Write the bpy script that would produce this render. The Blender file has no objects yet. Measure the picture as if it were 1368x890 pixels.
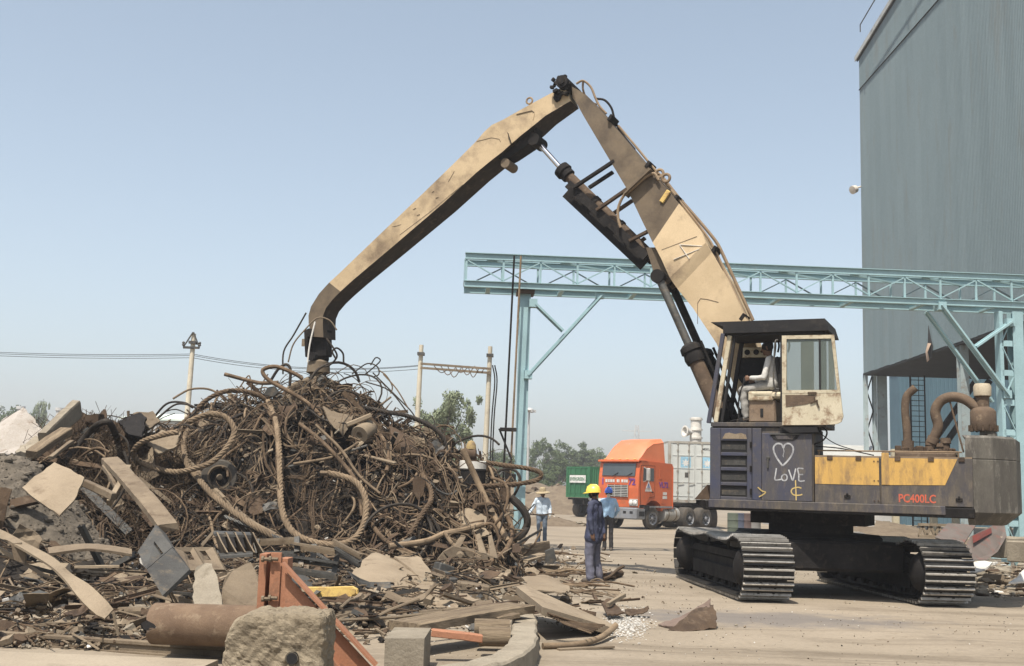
import bpy, bmesh, math, random
import numpy as np
from mathutils import Vector, Matrix, noise as mnoise
random.seed(7); RNG = np.random.default_rng(7)
SC = bpy.context.scene; COL = SC.collection
R = math.radians
# ------------------------------------------------------------------ camera
FPX = 1500.0; PITCH = math.atan(210.5/1500); ROLL = 0.030; EYE = 1.62
_f = np.array([0, math.cos(PITCH), math.sin(PITCH)]); _u0 = np.array([0, -math.sin(PITCH), math.cos(PITCH)])
_r0 = np.array([1.0, 0, 0])
_r = math.cos(ROLL)*_r0 + math.sin(ROLL)*_u0; _u = -math.sin(ROLL)*_r0 + math.cos(ROLL)*_u0
_O = np.array([0, 0, EYE])
cam = bpy.data.cameras.new('camera'); camo = bpy.data.objects.new('camera', cam); COL.objects.link(camo)
M = Matrix.Identity(4)
for i in range(3):
    M[i][0] = _r[i]; M[i][1] = _u[i]; M[i][2] = -_f[i]; M[i][3] = _O[i]
camo.matrix_world = M
cam.sensor_width = 36; cam.lens = 36*FPX/1368; cam.clip_start = 0.1; cam.clip_end = 9000
SC.camera = camo
# ------------------------------------------------------------------ light
SUN_EL = R(64); SUN_SH = Vector((0.42, 0.907, 0)).normalized()      # where shadows fall
sd = bpy.data.lights.new('sun', 'SUN'); sd.energy = 4.8; sd.angle = R(0.5); sd.color = (1.0, 0.93, 0.82)
so = bpy.data.objects.new('sun', sd); COL.objects.link(so)
_dir = Vector((SUN_SH.x*math.cos(SUN_EL), SUN_SH.y*math.cos(SUN_EL), -math.sin(SUN_EL)))
so.rotation_euler = _dir.to_track_quat('-Z', 'Y').to_euler()
W = bpy.data.worlds.new('World'); SC.world = W; W.use_nodes = True
wn = W.node_tree.nodes; wl = W.node_tree.links
sky = wn.new('ShaderNodeTexSky'); sky.sky_type = 'NISHITA'; sky.sun_disc = False
sky.sun_elevation = SUN_EL; sky.sun_rotation = math.atan2(-SUN_SH.x, -SUN_SH.y)
sky.altitude = 0; sky.air_density = 1.0; sky.dust_density = 2.4; sky.ozone_density = 1.0
wn['Background'].inputs[1].default_value = 0.125
_hs = wn.new('ShaderNodeHueSaturation'); _hs.inputs['Hue'].default_value = .488; _hs.inputs['Saturation'].default_value = .68
wl.new(sky.outputs[0], _hs.inputs['Color']); wl.new(_hs.outputs[0], wn['Background'].inputs[0])
SC.view_settings.view_transform = 'Standard'; SC.view_settings.look = 'None'
SC.view_settings.exposure = 0.62; SC.view_settings.gamma = 1
# ------------------------------------------------------------------ photo pixel -> place
def ray(a, b): return (a-684)/FPX*_r + (445-b)/FPX*_u + _f
def atY(a, b, Y):
    d = ray(a, b); p = _O + d*Y/d[1]; return Vector(p)
def gnd(a, b, z=0.0):
    d = ray(a, b); return Vector(_O + d*(z-EYE)/d[2])
def pxm(Y): return Y/FPX
# ------------------------------------------------------------------ materials
def mat(name, c1, c2=None, c3=None, scale=2.0, rough=0.85, metal=0.0, bump=0.25, bscale=30, spec=0.3,
        c3_at=0.62, rnd=0.12, stretch=(1, 1, 1), c3_scale=None, soft=0.08):
    m = bpy.data.materials.new(name); m.use_nodes = True
    n = m.node_tree.nodes; l = m.node_tree.links; b = n['Principled BSDF']
    b.inputs['Roughness'].default_value = rough; b.inputs['Metallic'].default_value = metal
    b.inputs['Specular IOR Level'].default_value = spec
    tc = n.new('ShaderNodeTexCoord'); mp = n.new('ShaderNodeMapping'); mp.inputs['Scale'].default_value = stretch
    l.new(tc.outputs['Object'], mp.inputs[0])
    oi = n.new('ShaderNodeObjectInfo')
    addv = n.new('ShaderNodeVectorMath'); addv.operation = 'ADD'
    mul = n.new('ShaderNodeMath'); mul.operation = 'MULTIPLY'; mul.inputs[1].default_value = 37.0
    l.new(oi.outputs['Random'], mul.inputs[0]); l.new(mp.outputs[0], addv.inputs[0]); l.new(mul.outputs[0], addv.inputs[1])
    vec = addv.outputs[0]
    def nz(s, det=6, ro=0.6):
        t = n.new('ShaderNodeTexNoise'); t.inputs['Scale'].default_value = s; t.inputs['Detail'].default_value = det
        t.inputs['Roughness'].default_value = ro; l.new(vec, t.inputs['Vector']); return t.outputs[0]
    def mix(fac, a, bb):
        x = n.new('ShaderNodeMix'); x.data_type = 'RGBA'
        l.new(fac, x.inputs[0])
        for s, v in ((6, a), (7, bb)):
            if isinstance(v, tuple): x.inputs[s].default_value = (*v, 1)
            else: l.new(v, x.inputs[s])
        return x.outputs[2]
    def ramp(v, a, bb):
        x = n.new('ShaderNodeMapRange'); x.inputs[1].default_value = a; x.inputs[2].default_value = bb; l.new(v, x.inputs[0]); return x.outputs[0]
    c2 = c2 or tuple(x*0.7 for x in c1)
    col = mix(ramp(nz(scale, 8, 0.68), 0.38, 0.62), c1, c2)
    if c3: col = mix(ramp(nz(c3_scale or scale*2.3, 9, 0.7), c3_at-soft, c3_at+soft), col, c3)
    hs = n.new('ShaderNodeHueSaturation'); l.new(col, hs.inputs['Color'])
    l.new(ramp_out(n, l, oi.outputs['Random'], 1-rnd, 1+rnd), hs.inputs['Value'])
    fine = n.new('ShaderNodeHueSaturation'); l.new(hs.outputs[0], fine.inputs['Color'])
    l.new(ramp_out(n, l, nz(bscale*1.7, 3, 0.7), 0.72, 1.28), fine.inputs['Value'])
    l.new(fine.outputs[0], b.inputs['Base Color'])
    if bump:
        bp = n.new('ShaderNodeBump'); bp.inputs['Strength'].default_value = bump; bp.inputs['Distance'].default_value = 0.02
        l.new(nz(bscale, 6, 0.65), bp.inputs['Height']); l.new(bp.outputs[0], b.inputs['Normal'])
    l.new(ramp_out(n, l, nz(scale*3, 4), max(rough-0.15, 0.05), min(rough+0.12, 1)), b.inputs['Roughness'])
    return m
def ramp_out(n, l, v, a, b):
    x = n.new('ShaderNodeMapRange'); x.inputs[3].default_value = a; x.inputs[4].default_value = b; l.new(v, x.inputs[0]); return x.outputs[0]
def glassmat(name, tint, alpha, rough=0.08):
    m = bpy.data.materials.new(name); m.use_nodes = True
    n = m.node_tree.nodes; l = m.node_tree.links; b = n['Principled BSDF']
    b.inputs['Base Color'].default_value = (*tint, 1); b.inputs['Roughness'].default_value = rough
    b.inputs['Alpha'].default_value = alpha; b.inputs['Specular IOR Level'].default_value = 0.6
    return m
# ------------------------------------------------------------------ mesh building
class MB:
    def __init__(s): s.v = []; s.f = []; s.m = []; s.sm = []
    def add(s, vs, fs, mi=0, smooth=False):
        o = len(s.v); s.v.extend([tuple(map(float, p)) for p in vs])
        s.f.extend([tuple(i+o for i in f) for f in fs]); s.m.extend([mi]*len(fs)); s.sm.extend([smooth]*len(fs)); return s
    def merge(s, o):
        k = len(s.v); s.v.extend(o.v); s.f.extend([tuple(i+k for i in f) for f in o.f]); s.m.extend(o.m); s.sm.extend(o.sm); return s
    def xf(s, M):
        s.v = [tuple(M @ Vector(p)) for p in s.v]; return s
    def box(s, x0, x1, y0, y1, z0, z1, mi=0, c=0.0):
        x0, x1 = sorted((x0, x1)); y0, y1 = sorted((y0, y1)); z0, z1 = sorted((z0, z1))
        return s.obox(((x0+x1)/2, (y0+y1)/2, (z0+z1)/2), (x1-x0, y1-y0, z1-z0), None, mi, c)
    def obox(s, cen, size, rot=None, mi=0, c=0.0):
        """oriented box, chamfered by c"""
        h = [q/2 for q in size]; c = min(c, 0.45*min(size)); vs = []; 
        rot = rot or Matrix.Identity(3); cen = Vector(cen)
        if c <= 0:
            for sx in (-1, 1):
                for sy in (-1, 1):
                    for sz in (-1, 1): vs.append(cen + rot @ Vector((sx*h[0], sy*h[1], sz*h[2])))
            return s.add(vs, [(0, 1, 3, 2), (4, 6, 7, 5), (0, 4, 5, 1), (2, 3, 7, 6), (0, 2, 6, 4), (1, 5, 7, 3)], mi)
        idx = {}
        for sx in (-1, 1):
            for sy in (-1, 1):
                for sz in (-1, 1):
                    for ax in range(3):
                        p = [sx*(h[0]-c), sy*(h[1]-c), sz*(h[2]-c)]; p[ax] = (sx, sy, sz)[ax]*h[ax]
                        idx[(sx, sy, sz, ax)] = len(vs); vs.append(cen + rot @ Vector(p))
        fs = []
        for ax in range(3):
            a, b = [k for k in range(3) if k != ax]
            for sg in (-1, 1):
                q = []
                for (p, r) in ((-1, -1), (1, -1), (1, 1), (-1, 1)):
                    t = [0, 0, 0]; t[ax] = sg; t[a] = p; t[b] = r; q.append(idx[(t[0], t[1], t[2], ax)])
                fs.append(tuple(q))
        for ax in range(3):
            a, b = [k for k in range(3) if k != ax]
            for p in (-1, 1):
                for r in (-1, 1):
                    q = []
                    for (sg, k) in ((-1, a), (1, a), (1, b), (-1, b)):
                        t = [0, 0, 0]; t[ax] = sg; t[a] = p; t[b] = r; q.append(idx[(t[0], t[1], t[2], k)])
                    fs.append(tuple(q))
        for sx in (-1, 1):
            for sy in (-1, 1):
                for sz in (-1, 1): fs.append(tuple(idx[(sx, sy, sz, k)] for k in range(3)))
        return s.add(vs, fs, mi)
    def bar(s, a, b, w, h, up=(0, 0, 1), mi=0, c=0.0):
        """rectangular bar from a to b; w across, h along up"""
        a = Vector(a); b = Vector(b); x = (b-a); L = x.length; x.normalize()
        y = Vector(up).cross(x)
        if y.length < 1e-4: y = Vector((0, 1, 0)).cross(x)
        y.normalize(); z = x.cross(y)
        return s.obox((a+b)/2, (L, w, h), Matrix((x, y, z)).transposed(), mi, c)
    def tube(s, path, r, n=8, mi=0, cap=True, smooth=True, lobes=0, pitch=0.15, depth=0.25):
        P = np.array([tuple(p) for p in path], float); k = len(P)
        T = np.gradient(P, axis=0); T /= (np.linalg.norm(T, axis=1)[:, None]+1e-9)
        ref = np.array([0.31, 0.52, 0.79]) if abs(T[0] @ np.array([0.31, 0.52, 0.79])) < 0.85 else np.array([0.9, -0.3, 0.1])
        A = np.zeros_like(P); a = ref - T[0]*(ref @ T[0]); a /= np.linalg.norm(a)
        for i in range(k):
            a = a - T[i]*(a @ T[i]); a /= (np.linalg.norm(a)+1e-9); A[i] = a
        B = np.cross(T, A)
        rr = np.full(k, r) if np.isscalar(r) else np.array(r, float)
        ang = np.arange(n)*2*math.pi/n
        rad = np.ones((k, n))
        if lobes:
            L = np.concatenate([[0], np.cumsum(np.linalg.norm(np.diff(P, axis=0), axis=1))])
            rad = 1 - depth*0.5*(1 - np.abs(np.cos((ang[None, :]*lobes + L[:, None]/pitch*2*math.pi)/2))*2)
        V = P[:, None, :] + (np.cos(ang)[None, :, None]*A[:, None, :] + np.sin(ang)[None, :, None]*B[:, None, :])*(rr[:, None]*rad)[:, :, None]
        fs = [(i*n+j, i*n+(j+1) % n, (i+1)*n+(j+1) % n, (i+1)*n+j) for i in range(k-1) for j in range(n)]
        if cap: fs += [tuple(range(n-1, -1, -1)), tuple((k-1)*n+j for j in range(n))]
        return s.add(V.reshape(-1, 3), fs, mi, smooth)
    def strands(s, path, r, k=4, pitch=.34, mi=0):
        P = np.array([tuple(p) for p in path], float); T = np.gradient(P, axis=0); T /= np.linalg.norm(T, axis=1)[:, None]+1e-9
        a = np.cross(T[0], [.3, .5, .8]); a /= np.linalg.norm(a); A = np.zeros_like(P)
        for i in range(len(P)): a = a-T[i]*(a@T[i]); a /= np.linalg.norm(a)+1e-9; A[i] = a
        B = np.cross(T, A); L = np.concatenate([[0], np.cumsum(np.linalg.norm(np.diff(P, axis=0), axis=1))])
        for j in range(k):
            ph = L/pitch*2*math.pi+j*2*math.pi/k; s.tube(P+(np.cos(ph)[:, None]*A+np.sin(ph)[:, None]*B)*r*.54, r*.50, 6, mi)
        return s
    def cyl(s, a, b, r, r2=None, n=16, mi=0, smooth=True):
        a = Vector(a); b = Vector(b); o = len(s.f)
        s.tube([a, b], [r, r if r2 is None else r2], n, mi, True, smooth)
        s.sm[-1] = s.sm[-2] = False; return s
    def lathe(s, prof, axis_o, axis_d, n=20, mi=0, smooth=True, cap=True):
        """prof: (distance along axis, radius)"""
        d = Vector(axis_d).normalized(); o = Vector(axis_o)
        x = d.orthogonal().normalized(); y = d.cross(x); vs = []
        for (t, r) in prof:
            for j in range(n):
                an = 2*math.pi*j/n; vs.append(o + d*t + (x*math.cos(an)+y*math.sin(an))*r)
        k = len(prof)
        fs = [(i*n+j, i*n+(j+1) % n, (i+1)*n+(j+1) % n, (i+1)*n+j) for i in range(k-1) for j in range(n)]
        if not cap: return s.add(vs, fs, mi, smooth)
        fs += [tuple(range(n-1, -1, -1)), tuple((k-1)*n+j for j in range(n))]
        s.add(vs, fs, mi, smooth); s.sm[-1] = s.sm[-2] = False; return s
    def slab(s, pts, off, mi=0, mi_side=None):
        """polygon of 3d points pushed through by vector off"""
        n = len(pts); a = [Vector(p) for p in pts]; off = Vector(off); b = [p+off for p in a]
        s.add(a+b, [tuple(range(n)), tuple(range(2*n-1, n-1, -1))], mi)
        o = len(s.v)-2*n
        for i in range(n):
            j = (i+1) % n; s.f.append((o+i, o+n+i, o+n+j, o+j)); s.m.append(mi if mi_side is None else mi_side); s.sm.append(False)
        return s
    def plate(s, pts, t, mi=0):
        a = [Vector(p) for p in pts]; nrm = Vector((0, 0, 0))
        for i in range(len(a)): nrm += (a[i]-a[0]).cross(a[(i+1) % len(a)]-a[0])
        nrm.normalize(); return s.slab(a, nrm*t, mi)
    def sheet(s, rows, t, mi=0):
        """grid of points (rows of equal length) made into a thick, bent sheet"""
        G = np.array([[tuple(p) for p in r] for r in rows], float); a, b = G.shape[:2]
        du = np.gradient(G, axis=0); dv = np.gradient(G, axis=1); N = np.cross(du, dv)
        N /= np.linalg.norm(N, axis=2)[:, :, None]+1e-9
        V = np.concatenate([(G+N*t/2).reshape(-1, 3), (G-N*t/2).reshape(-1, 3)]); k = a*b; fs = []
        for i in range(a-1):
            for j in range(b-1):
                q = (i*b+j, i*b+j+1, (i+1)*b+j+1, (i+1)*b+j); fs.append(q); fs.append(tuple(x+k for x in q[::-1]))
        edge = [(0, j, 0, j+1) for j in range(b-1)] + [(a-1, j+1, a-1, j) for j in range(b-1)] + [(i+1, 0, i, 0) for i in range(a-1)] + [(i, b-1, i+1, b-1) for i in range(a-1)]
        for (i0, j0, i1, j1) in edge: fs.append((i0*b+j0, k+i0*b+j0, k+i1*b+j1, i1*b+j1))
        return s.add(V, fs, mi, True)
    def mesh(s, name, mats):
        me = bpy.data.meshes.new(name); me.from_pydata(s.v, [], s.f)
        for m in (mats if isinstance(mats, (list, tuple)) else [mats]): me.materials.append(m)
        me.polygons.foreach_set('material_index', s.m); me.polygons.foreach_set('use_smooth', s.sm); me.update()
        bm = bmesh.new(); bm.from_mesh(me); bmesh.ops.recalc_face_normals(bm, faces=bm.faces[:]); bm.to_mesh(me); bm.free()
        if any(s.sm):
            try: me.set_sharp_from_angle(angle=R(40))
            except Exception: pass
        return me
def props(o, label=None, cat=None, group=None, kind=None):
    if label: o['label'] = label
    if cat: o['category'] = cat
    if group: o['group'] = group
    if kind: o['kind'] = kind
    return o
def thing(name, label, cat, loc=(0, 0, 0), rz=0.0, group=None):
    o = bpy.data.objects.new(name, None); COL.objects.link(o); o.location = loc; o.rotation_euler = (0, 0, rz)
    o.empty_display_size = 0.2; return props(o, label, cat, group)
def part(name, mb, m, parent, loc=(0, 0, 0), rz=0.0, label=None, kind=None):
    me = mb.mesh(name, m) if isinstance(mb, MB) else mb
    o = bpy.data.objects.new(name, me); COL.objects.link(o); o.parent = parent; o.location = loc; o.rotation_euler = (0, 0, rz)
    return props(o, label, None, None, kind)
def solo(name, mb, m, label, cat, group=None):
    """a thing that is one mesh: origin at the middle of its base"""
    V = np.array(mb.v); c = Vector(((V[:, 0].min()+V[:, 0].max())/2, (V[:, 1].min()+V[:, 1].max())/2, V[:, 2].min()))
    mb.v = [(p[0]-c.x, p[1]-c.y, p[2]-c.z) for p in mb.v]
    o = bpy.data.objects.new(name, mb.mesh(name, m)); COL.objects.link(o); o.location = c
    return props(o, label, cat, group)
def stuff(name, mb, m, label=None, cat=None, kind='stuff'):
    o = bpy.data.objects.new(name, mb.mesh(name, m)); COL.objects.link(o); return props(o, label, cat, None, kind)
def dup(root, loc, rz, label=None, group=None):
    r = root.copy(); COL.objects.link(r); r.location = loc; r.rotation_euler = (0, 0, rz)
    if label: r['label'] = label
    if group: r['group'] = group
    for ch in list(root.children):
        c = ch.copy(); COL.objects.link(c); c.parent = r
        for g in list(ch.children):
            d = g.copy(); COL.objects.link(d); d.parent = c
    return r
def smooth_path(pts, per=6):
    P = [Vector(p) for p in pts]; P = [P[0]*2-P[1]] + P + [P[-1]*2-P[-2]]; out = []
    for i in range(1, len(P)-2):
        for k in range(per):
            t = k/per; a, b, c, d = P[i-1:i+3]
            out.append(0.5*((2*b)+(c-a)*t+(2*a-5*b+4*c-d)*t*t+(3*b-a-3*c+d)*t**3))
    out.append(P[-2]); return out
def text_mesh(s, size, extr=0.002, bold=0.0, align='LEFT'):
    cu = bpy.data.curves.new('text', 'FONT'); cu.body = s; cu.size = size; cu.extrude = extr; cu.offset = bold; cu.align_x = align
    cu.resolution_u = 3
    o = bpy.data.objects.new('text', cu); COL.objects.link(o)
    dg = bpy.context.evaluated_depsgraph_get(); me = bpy.data.meshes.new_from_object(o.evaluated_get(dg))
    bpy.data.objects.remove(o); return me
def text_mb(s, size, X, Y, org, extr=0.002, bold=0.0, sx=1.0, align='LEFT'):
    """text laid with its right along X and its up along Y, from org"""
    me = text_mesh(s, size, extr, bold, align); mb = MB(); X = Vector(X).normalized(); Y = Vector(Y).normalized(); Z = X.cross(Y); org = Vector(org)
    mb.add([org + X*v.co.x*sx + Y*v.co.y + Z*v.co.z for v in me.vertices], [tuple(p.vertices) for p in me.polygons])
    bpy.data.meshes.remove(me); return mb
# ------------------------------------------------------------------ palette
m_rust = mat('rust_steel', (.088, .058, .036), (.05, .033, .022), (.14, .10, .066), 2.2, .9, .1, .35, 45)
m_dust = mat('dusty_steel', (.175, .137, .094), (.12, .091, .062), (.075, .052, .034), 1.6, .92, 0, .3, 40)
m_tan = mat('dust_covered_plate', (.235, .188, .132), (.185, .145, .10), (.12, .088, .058), 1.3, .95, 0, .25, 35)
m_dark = mat('oily_dark_steel', (.022, .02, .019), (.012, .011, .011), (.042, .035, .029), 2.5, .75, .0, .3, 40, spec=.08)
m_grey = mat('grey_steel', (.085, .083, .076), (.05, .048, .045), (.15, .12, .085), 2.5, .6, .35, .3, 35)
m_orange_rust = mat('red_lead_primer', (.30, .14, .08), (.25, .115, .065), (.14, .08, .05), 1.6, .85, 0, .2, 40)
m_rope = mat('rusty_wire_rope', (.122, .083, .051), (.066, .044, .027), (.185, .134, .086), 3, .9, .1, .3, 60, rnd=.25)
m_ropelt = mat('dusty_wire_rope', (.20, .147, .095), (.128, .092, .058), (.072, .05, .031), 3, .95, 0, .3, 60, rnd=.2)
m_ropedk = mat('dark_hose', (.034, .027, .02), (.02, .016, .013), (.075, .056, .04), 3, .75, .1, .3, 60, rnd=.2)
m_conc = mat('concrete', (.25, .218, .168), (.19, .163, .124), (.14, .117, .085), 2.2, .95, 0, .5, 28)
m_concw = mat('pale_plaster', (.36, .33, .30), (.28, .25, .215), (.19, .145, .11), 2.0, .95, 0, .5, 25)
m_wood = mat('weathered_wood', (.235, .182, .12), (.125, .093, .062), (.085, .062, .043), 2.2, .95, 0, .9, 26, stretch=(.5, 7, 7), c3_at=.60)
m_yel = mat('yellow_paint_worn', (.56, .40, .13), (.48, .33, .11), (.25, .15, .08), 2.0, .7, 0, .15, 40)
m_white = mat('white_scrap', (.58, .56, .52), (.46, .44, .40), None, 2.0, .8, 0, .2, 30)
m_rubber = mat('old_rubber', (.045, .041, .036), (.08, .068, .054), (.03, .028, .026), 3, .95, 0, .3, 40)
# ================================================================== SETTING
# ---- ground: fine near the camera, coarse to the horizon
m_ground = mat('dusty_ground', (.245, .205, .155), (.205, .17, .126), (.15, .122, .09), .22, .97, 0, .5, 9, rnd=0, c3_at=.66, c3_scale=.55, soft=.12)
def ground_z(x, y):
    return 0.02*mnoise.noise((x*.6, y*.6, 3)) + 0.012*mnoise.noise((x*2.3, y*2.3, 9))
# drag marks and an oily stain worn into the yard
_n = m_ground.node_tree.nodes; _l = m_ground.node_tree.links; _b = _n['Principled BSDF']; _src = _b.inputs['Base Color'].links[0].from_socket
_tc = _n.new('ShaderNodeTexCoord')
def _gm(scale, stretch, rotz, lo, hi, tint, src):
    mp = _n.new('ShaderNodeMapping'); mp.inputs['Scale'].default_value = stretch; mp.inputs['Rotation'].default_value = (0, 0, rotz); _l.new(_tc.outputs['Object'], mp.inputs[0])
    t = _n.new('ShaderNodeTexNoise'); t.inputs['Scale'].default_value = scale; t.inputs['Detail'].default_value = 7; t.inputs['Roughness'].default_value = .7; t.inputs['Distortion'].default_value = .6; _l.new(mp.outputs[0], t.inputs[0])
    r = _n.new('ShaderNodeMapRange'); r.inputs[1].default_value = lo; r.inputs[2].default_value = hi; _l.new(t.outputs[0], r.inputs[0])
    x = _n.new('ShaderNodeMix'); x.data_type = 'RGBA'; x.blend_type = 'MULTIPLY'; _l.new(r.outputs[0], x.inputs[0]); _l.new(src, x.inputs[6]); x.inputs[7].default_value = (*tint, 1); return x.outputs[2]
_c = _gm(1.0, (.10, 1.1, 1), .12, .52, .68, (.62, .60, .58), _src); _c = _gm(1.0, (.22, 2.6, 1), -.25, .56, .66, (.80, .78, .76), _c); _c = _gm(.35, (1, 1, 1), 0, .56, .70, (.70, .69, .70), _c); _c = _gm(5, (1, 1, 1), 0, .60, .70, (.72, .68, .62), _c)
# oil stain in front of the tracks
_sx = _n.new('ShaderNodeVectorMath'); _sx.operation = 'SUBTRACT'; _l.new(_tc.outputs['Object'], _sx.inputs[0]); _sx.inputs[1].default_value = (3.6, 15.6, 0)
_mp = _n.new('ShaderNodeMapping'); _mp.inputs['Scale'].default_value = (.45, 1.0, 0); _l.new(_sx.outputs[0], _mp.inputs[0])
_ln = _n.new('ShaderNodeVectorMath'); _ln.operation = 'LENGTH'; _l.new(_mp.outputs[0], _ln.inputs[0])
_nz = _n.new('ShaderNodeTexNoise'); _nz.inputs['Scale'].default_value = 1.6; _nz.inputs['Detail'].default_value = 8; _nz.inputs['Roughness'].default_value = .75; _l.new(_tc.outputs['Object'], _nz.inputs[0])
_ad = _n.new('ShaderNodeMath'); _ad.operation = 'MULTIPLY_ADD'; _l.new(_nz.outputs[0], _ad.inputs[0]); _ad.inputs[1].default_value = -2.2; _l.new(_ln.outputs['Value'], _ad.inputs[2])
_mr = _n.new('ShaderNodeMapRange'); _mr.inputs[1].default_value = -.55; _mr.inputs[2].default_value = .05; _mr.inputs[3].default_value = .75; _mr.inputs[4].default_value = 0; _l.new(_ad.outputs[0], _mr.inputs[0])
_mx = _n.new('ShaderNodeMix'); _mx.data_type = 'RGBA'; _l.new(_mr.outputs[0], _mx.inputs[0]); _l.new(_c, _mx.inputs[6]); _mx.inputs[7].default_value = (.115, .105, .10, 1)
_l.new(_mx.outputs[2], _b.inputs['Base Color'])
mb = MB()
xs = [-2500, -600, -150, -60, -35] + [round(-22+i*.4, 2) for i in range(136)] + [45, 70, 150, 600, 2500]
ys = [-120, -20, 0, 5] + [round(7+i*.4, 2) for i in range(110)] + [55, 62, 70, 85, 120, 200, 500, 1200, 4000]
vs = [(x, y, ground_z(x, y) if 7 < y < 50 and -22 < x < 32 else 0) for y in ys for x in xs]; nx = len(xs)
mb.add(vs, [(j*nx+i, j*nx+i+1, (j+1)*nx+i+1, (j+1)*nx+i) for j in range(len(ys)-1) for i in range(nx-1)], 0, True)
stuff('ground', mb, m_ground, 'bare dusty tan yard ground', kind='structure')
# ---- concrete apron strip at the lower left
mb = MB(); a = gnd(-60, 866, .05); b = gnd(306, 884, .05)
mb.slab([(-9, a.y+.1, .06), (b.x-.1, b.y+.02, .06), (b.x-.3, 7.5, .06), (-9, 7.5, .06)], (0, 0, -.3))
stuff('pavement', mb, mat('apron_concrete', (.29, .245, .185), (.24, .20, .15), (.19, .155, .115), .8, .95, 0, .3, 25, rnd=0), 'smooth concrete apron', kind='structure')
# ---- mill building
m_clad = mat('blue_grey_cladding', (.142, .185, .20), (.122, .162, .176), (.125, .135, .13), .35, .65, 0, .04, 20, rnd=.014, stretch=(1, 1, .25), c3_at=.66, soft=.12)
m_clad2 = mat('inner_cladding', (.20, .31, .36), (.17, .265, .31), None, .4, .7, 0, .04, 20, rnd=.02)
m_roofm = mat('roof_metal', (.45, .46, .44), (.36, .37, .36), (.2, .2, .19), .6, .6, 0, .1, 12)
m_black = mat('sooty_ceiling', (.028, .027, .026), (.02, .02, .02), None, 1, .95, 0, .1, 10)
m_col = mat('grey_column_paint', (.30, .36, .37), (.24, .29, .30), (.19, .15, .12), 1, .7, 0, .1, 20)
bx, y0b, y1b, zb = 20.85, 24.0, 66.0, 9.1
bld = thing('mill_building', 'tall blue grey corrugated steel mill with open dark bay underneath', 'building', (bx, y1b, 0))
def ztop(y): return 28.6+(y1b-y)*.125
def corr(ya, yb, zlo, zhi, x=0.0, amp=.022, per=.15):
    mb = MB(); y = yb; prof = []
    while y > ya:
        for dy, d in ((0, 0), (.10, 0), (.14, 1), (.25, 1)): prof.append((y-dy*per/.30, d*amp))
        y -= per
    vs = []
    for (yy, d) in prof: vs += [(x-d, yy-y1b, zlo(yy)), (x-d, yy-y1b, zhi(yy))]
    mb.add(vs, [(2*i, 2*i+1, 2*i+3, 2*i+2) for i in range(len(prof)-1)]); return mb
seam = lambda y: 26.55+(y1b-y)*.004
for k in range(42):    # overlapping cladding sheets, one metre each
    ya, yb = y1b-(k+1)*.9-.03, y1b-k*.9; j = .003*(k % 2)
    if ya < y0b: break
    part('wall_panel', corr(ya+.001, yb, lambda y: zb+.02*math.sin(k*2.1), seam, -j), m_clad, bld)
    part('wall_panel', corr(ya+.001, yb, lambda y: seam(y)-.05, lambda y: ztop(y)-.05, -.012-j), m_clad, bld)
mb = MB(); mb.box(-.072, .02, y0b-y1b, 0, 26.54, 26.56); part('seam_strip', mb, m_dark, bld)
mb = MB()   # solid mass behind the sheeting
mb.slab([(.06, 0, zb+.02), (.06, y0b-y1b, zb+.02), (.06, y0b-y1b, ztop(y0b)-.1), (.06, 0, ztop(y1b)-.1)], (26, 0, 0)); part('wall', mb, m_clad2, bld)
mb = MB()
mb.slab([(-.10, .35, ztop(y1b+.35)+.02), (-.10, y0b-y1b, ztop(y0b)+.02), (-.10, y0b-y1b, ztop(y0b)+.22), (-.10, .35, ztop(y1b+.35)+.22)], (27, 0, 0))
part('roof', mb, m_roofm, bld)
mb = MB(); mb.bar((-.14, .4, ztop(66.4)+.13), (-.14, y0b-y1b, ztop(y0b)+.13), .06, .30); part('roof_trim', mb, m_roofm, bld)
mb = MB(); mb.bar((-.06, .2, ztop(66.2)-.07), (-.06, y0b-y1b, ztop(y0b)-.07), .08, .10); part('purlin', mb, m_dark, bld)
mb = MB(); mb.bar((-.7, -2.5, ztop(63.5)+.75), (-.7, y0b-y1b, ztop(y0b)+.75), .05, .05)
for yy in (-2.5, -6, -10, -14): mb.bar((-.7, yy, ztop(66+yy)+.3), (-.7, yy, ztop(66+yy)+.78), .05, .05, (0, 1, 0))
part('roof_rail', mb, m_grey, bld)
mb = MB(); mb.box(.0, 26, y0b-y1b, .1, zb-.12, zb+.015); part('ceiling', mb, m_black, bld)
sh2 = thing('sunlit_bay_wall', 'blue corrugated end wall of the mill bay, added outside where sun reaches it', 'shed', (28.7, 82.5, 0))  # end wall of the bay, added as a free wall behind so sun reaches it
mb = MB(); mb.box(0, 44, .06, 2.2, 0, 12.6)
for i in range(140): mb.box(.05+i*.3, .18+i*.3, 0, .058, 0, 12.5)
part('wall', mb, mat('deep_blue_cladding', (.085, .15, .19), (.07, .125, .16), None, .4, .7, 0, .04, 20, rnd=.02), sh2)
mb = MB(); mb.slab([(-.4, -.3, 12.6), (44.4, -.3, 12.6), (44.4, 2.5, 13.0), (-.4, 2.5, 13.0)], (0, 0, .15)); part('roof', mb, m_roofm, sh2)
for (dx, yy) in ((.1, -.15), (.62, -.15)):
    mb = MB(); mb.box(dx-.10, dx+.10, yy-.02, yy, 0, zb-.125); mb.box(dx-.015, dx+.015, yy, yy+.28, 0, zb-.125); mb.box(dx-.10, dx+.10, yy+.28, yy+.30, 0, zb-.125)
    part('column', mb, m_col, bld)
mb = MB(); mb.box(.78, 1.35, -.10, -.02, 0, zb-.125); part('column_plate', mb, m_col, bld)
mb = MB(); z = .3; k = 0
while z < 8.2:
    mb.bar((.2 if k % 2 else .55, .02, z), (.55 if k % 2 else .2, .02, z+1.1), .07, .05, (0, 1, 0)); z += 1.1; k += 1
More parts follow.
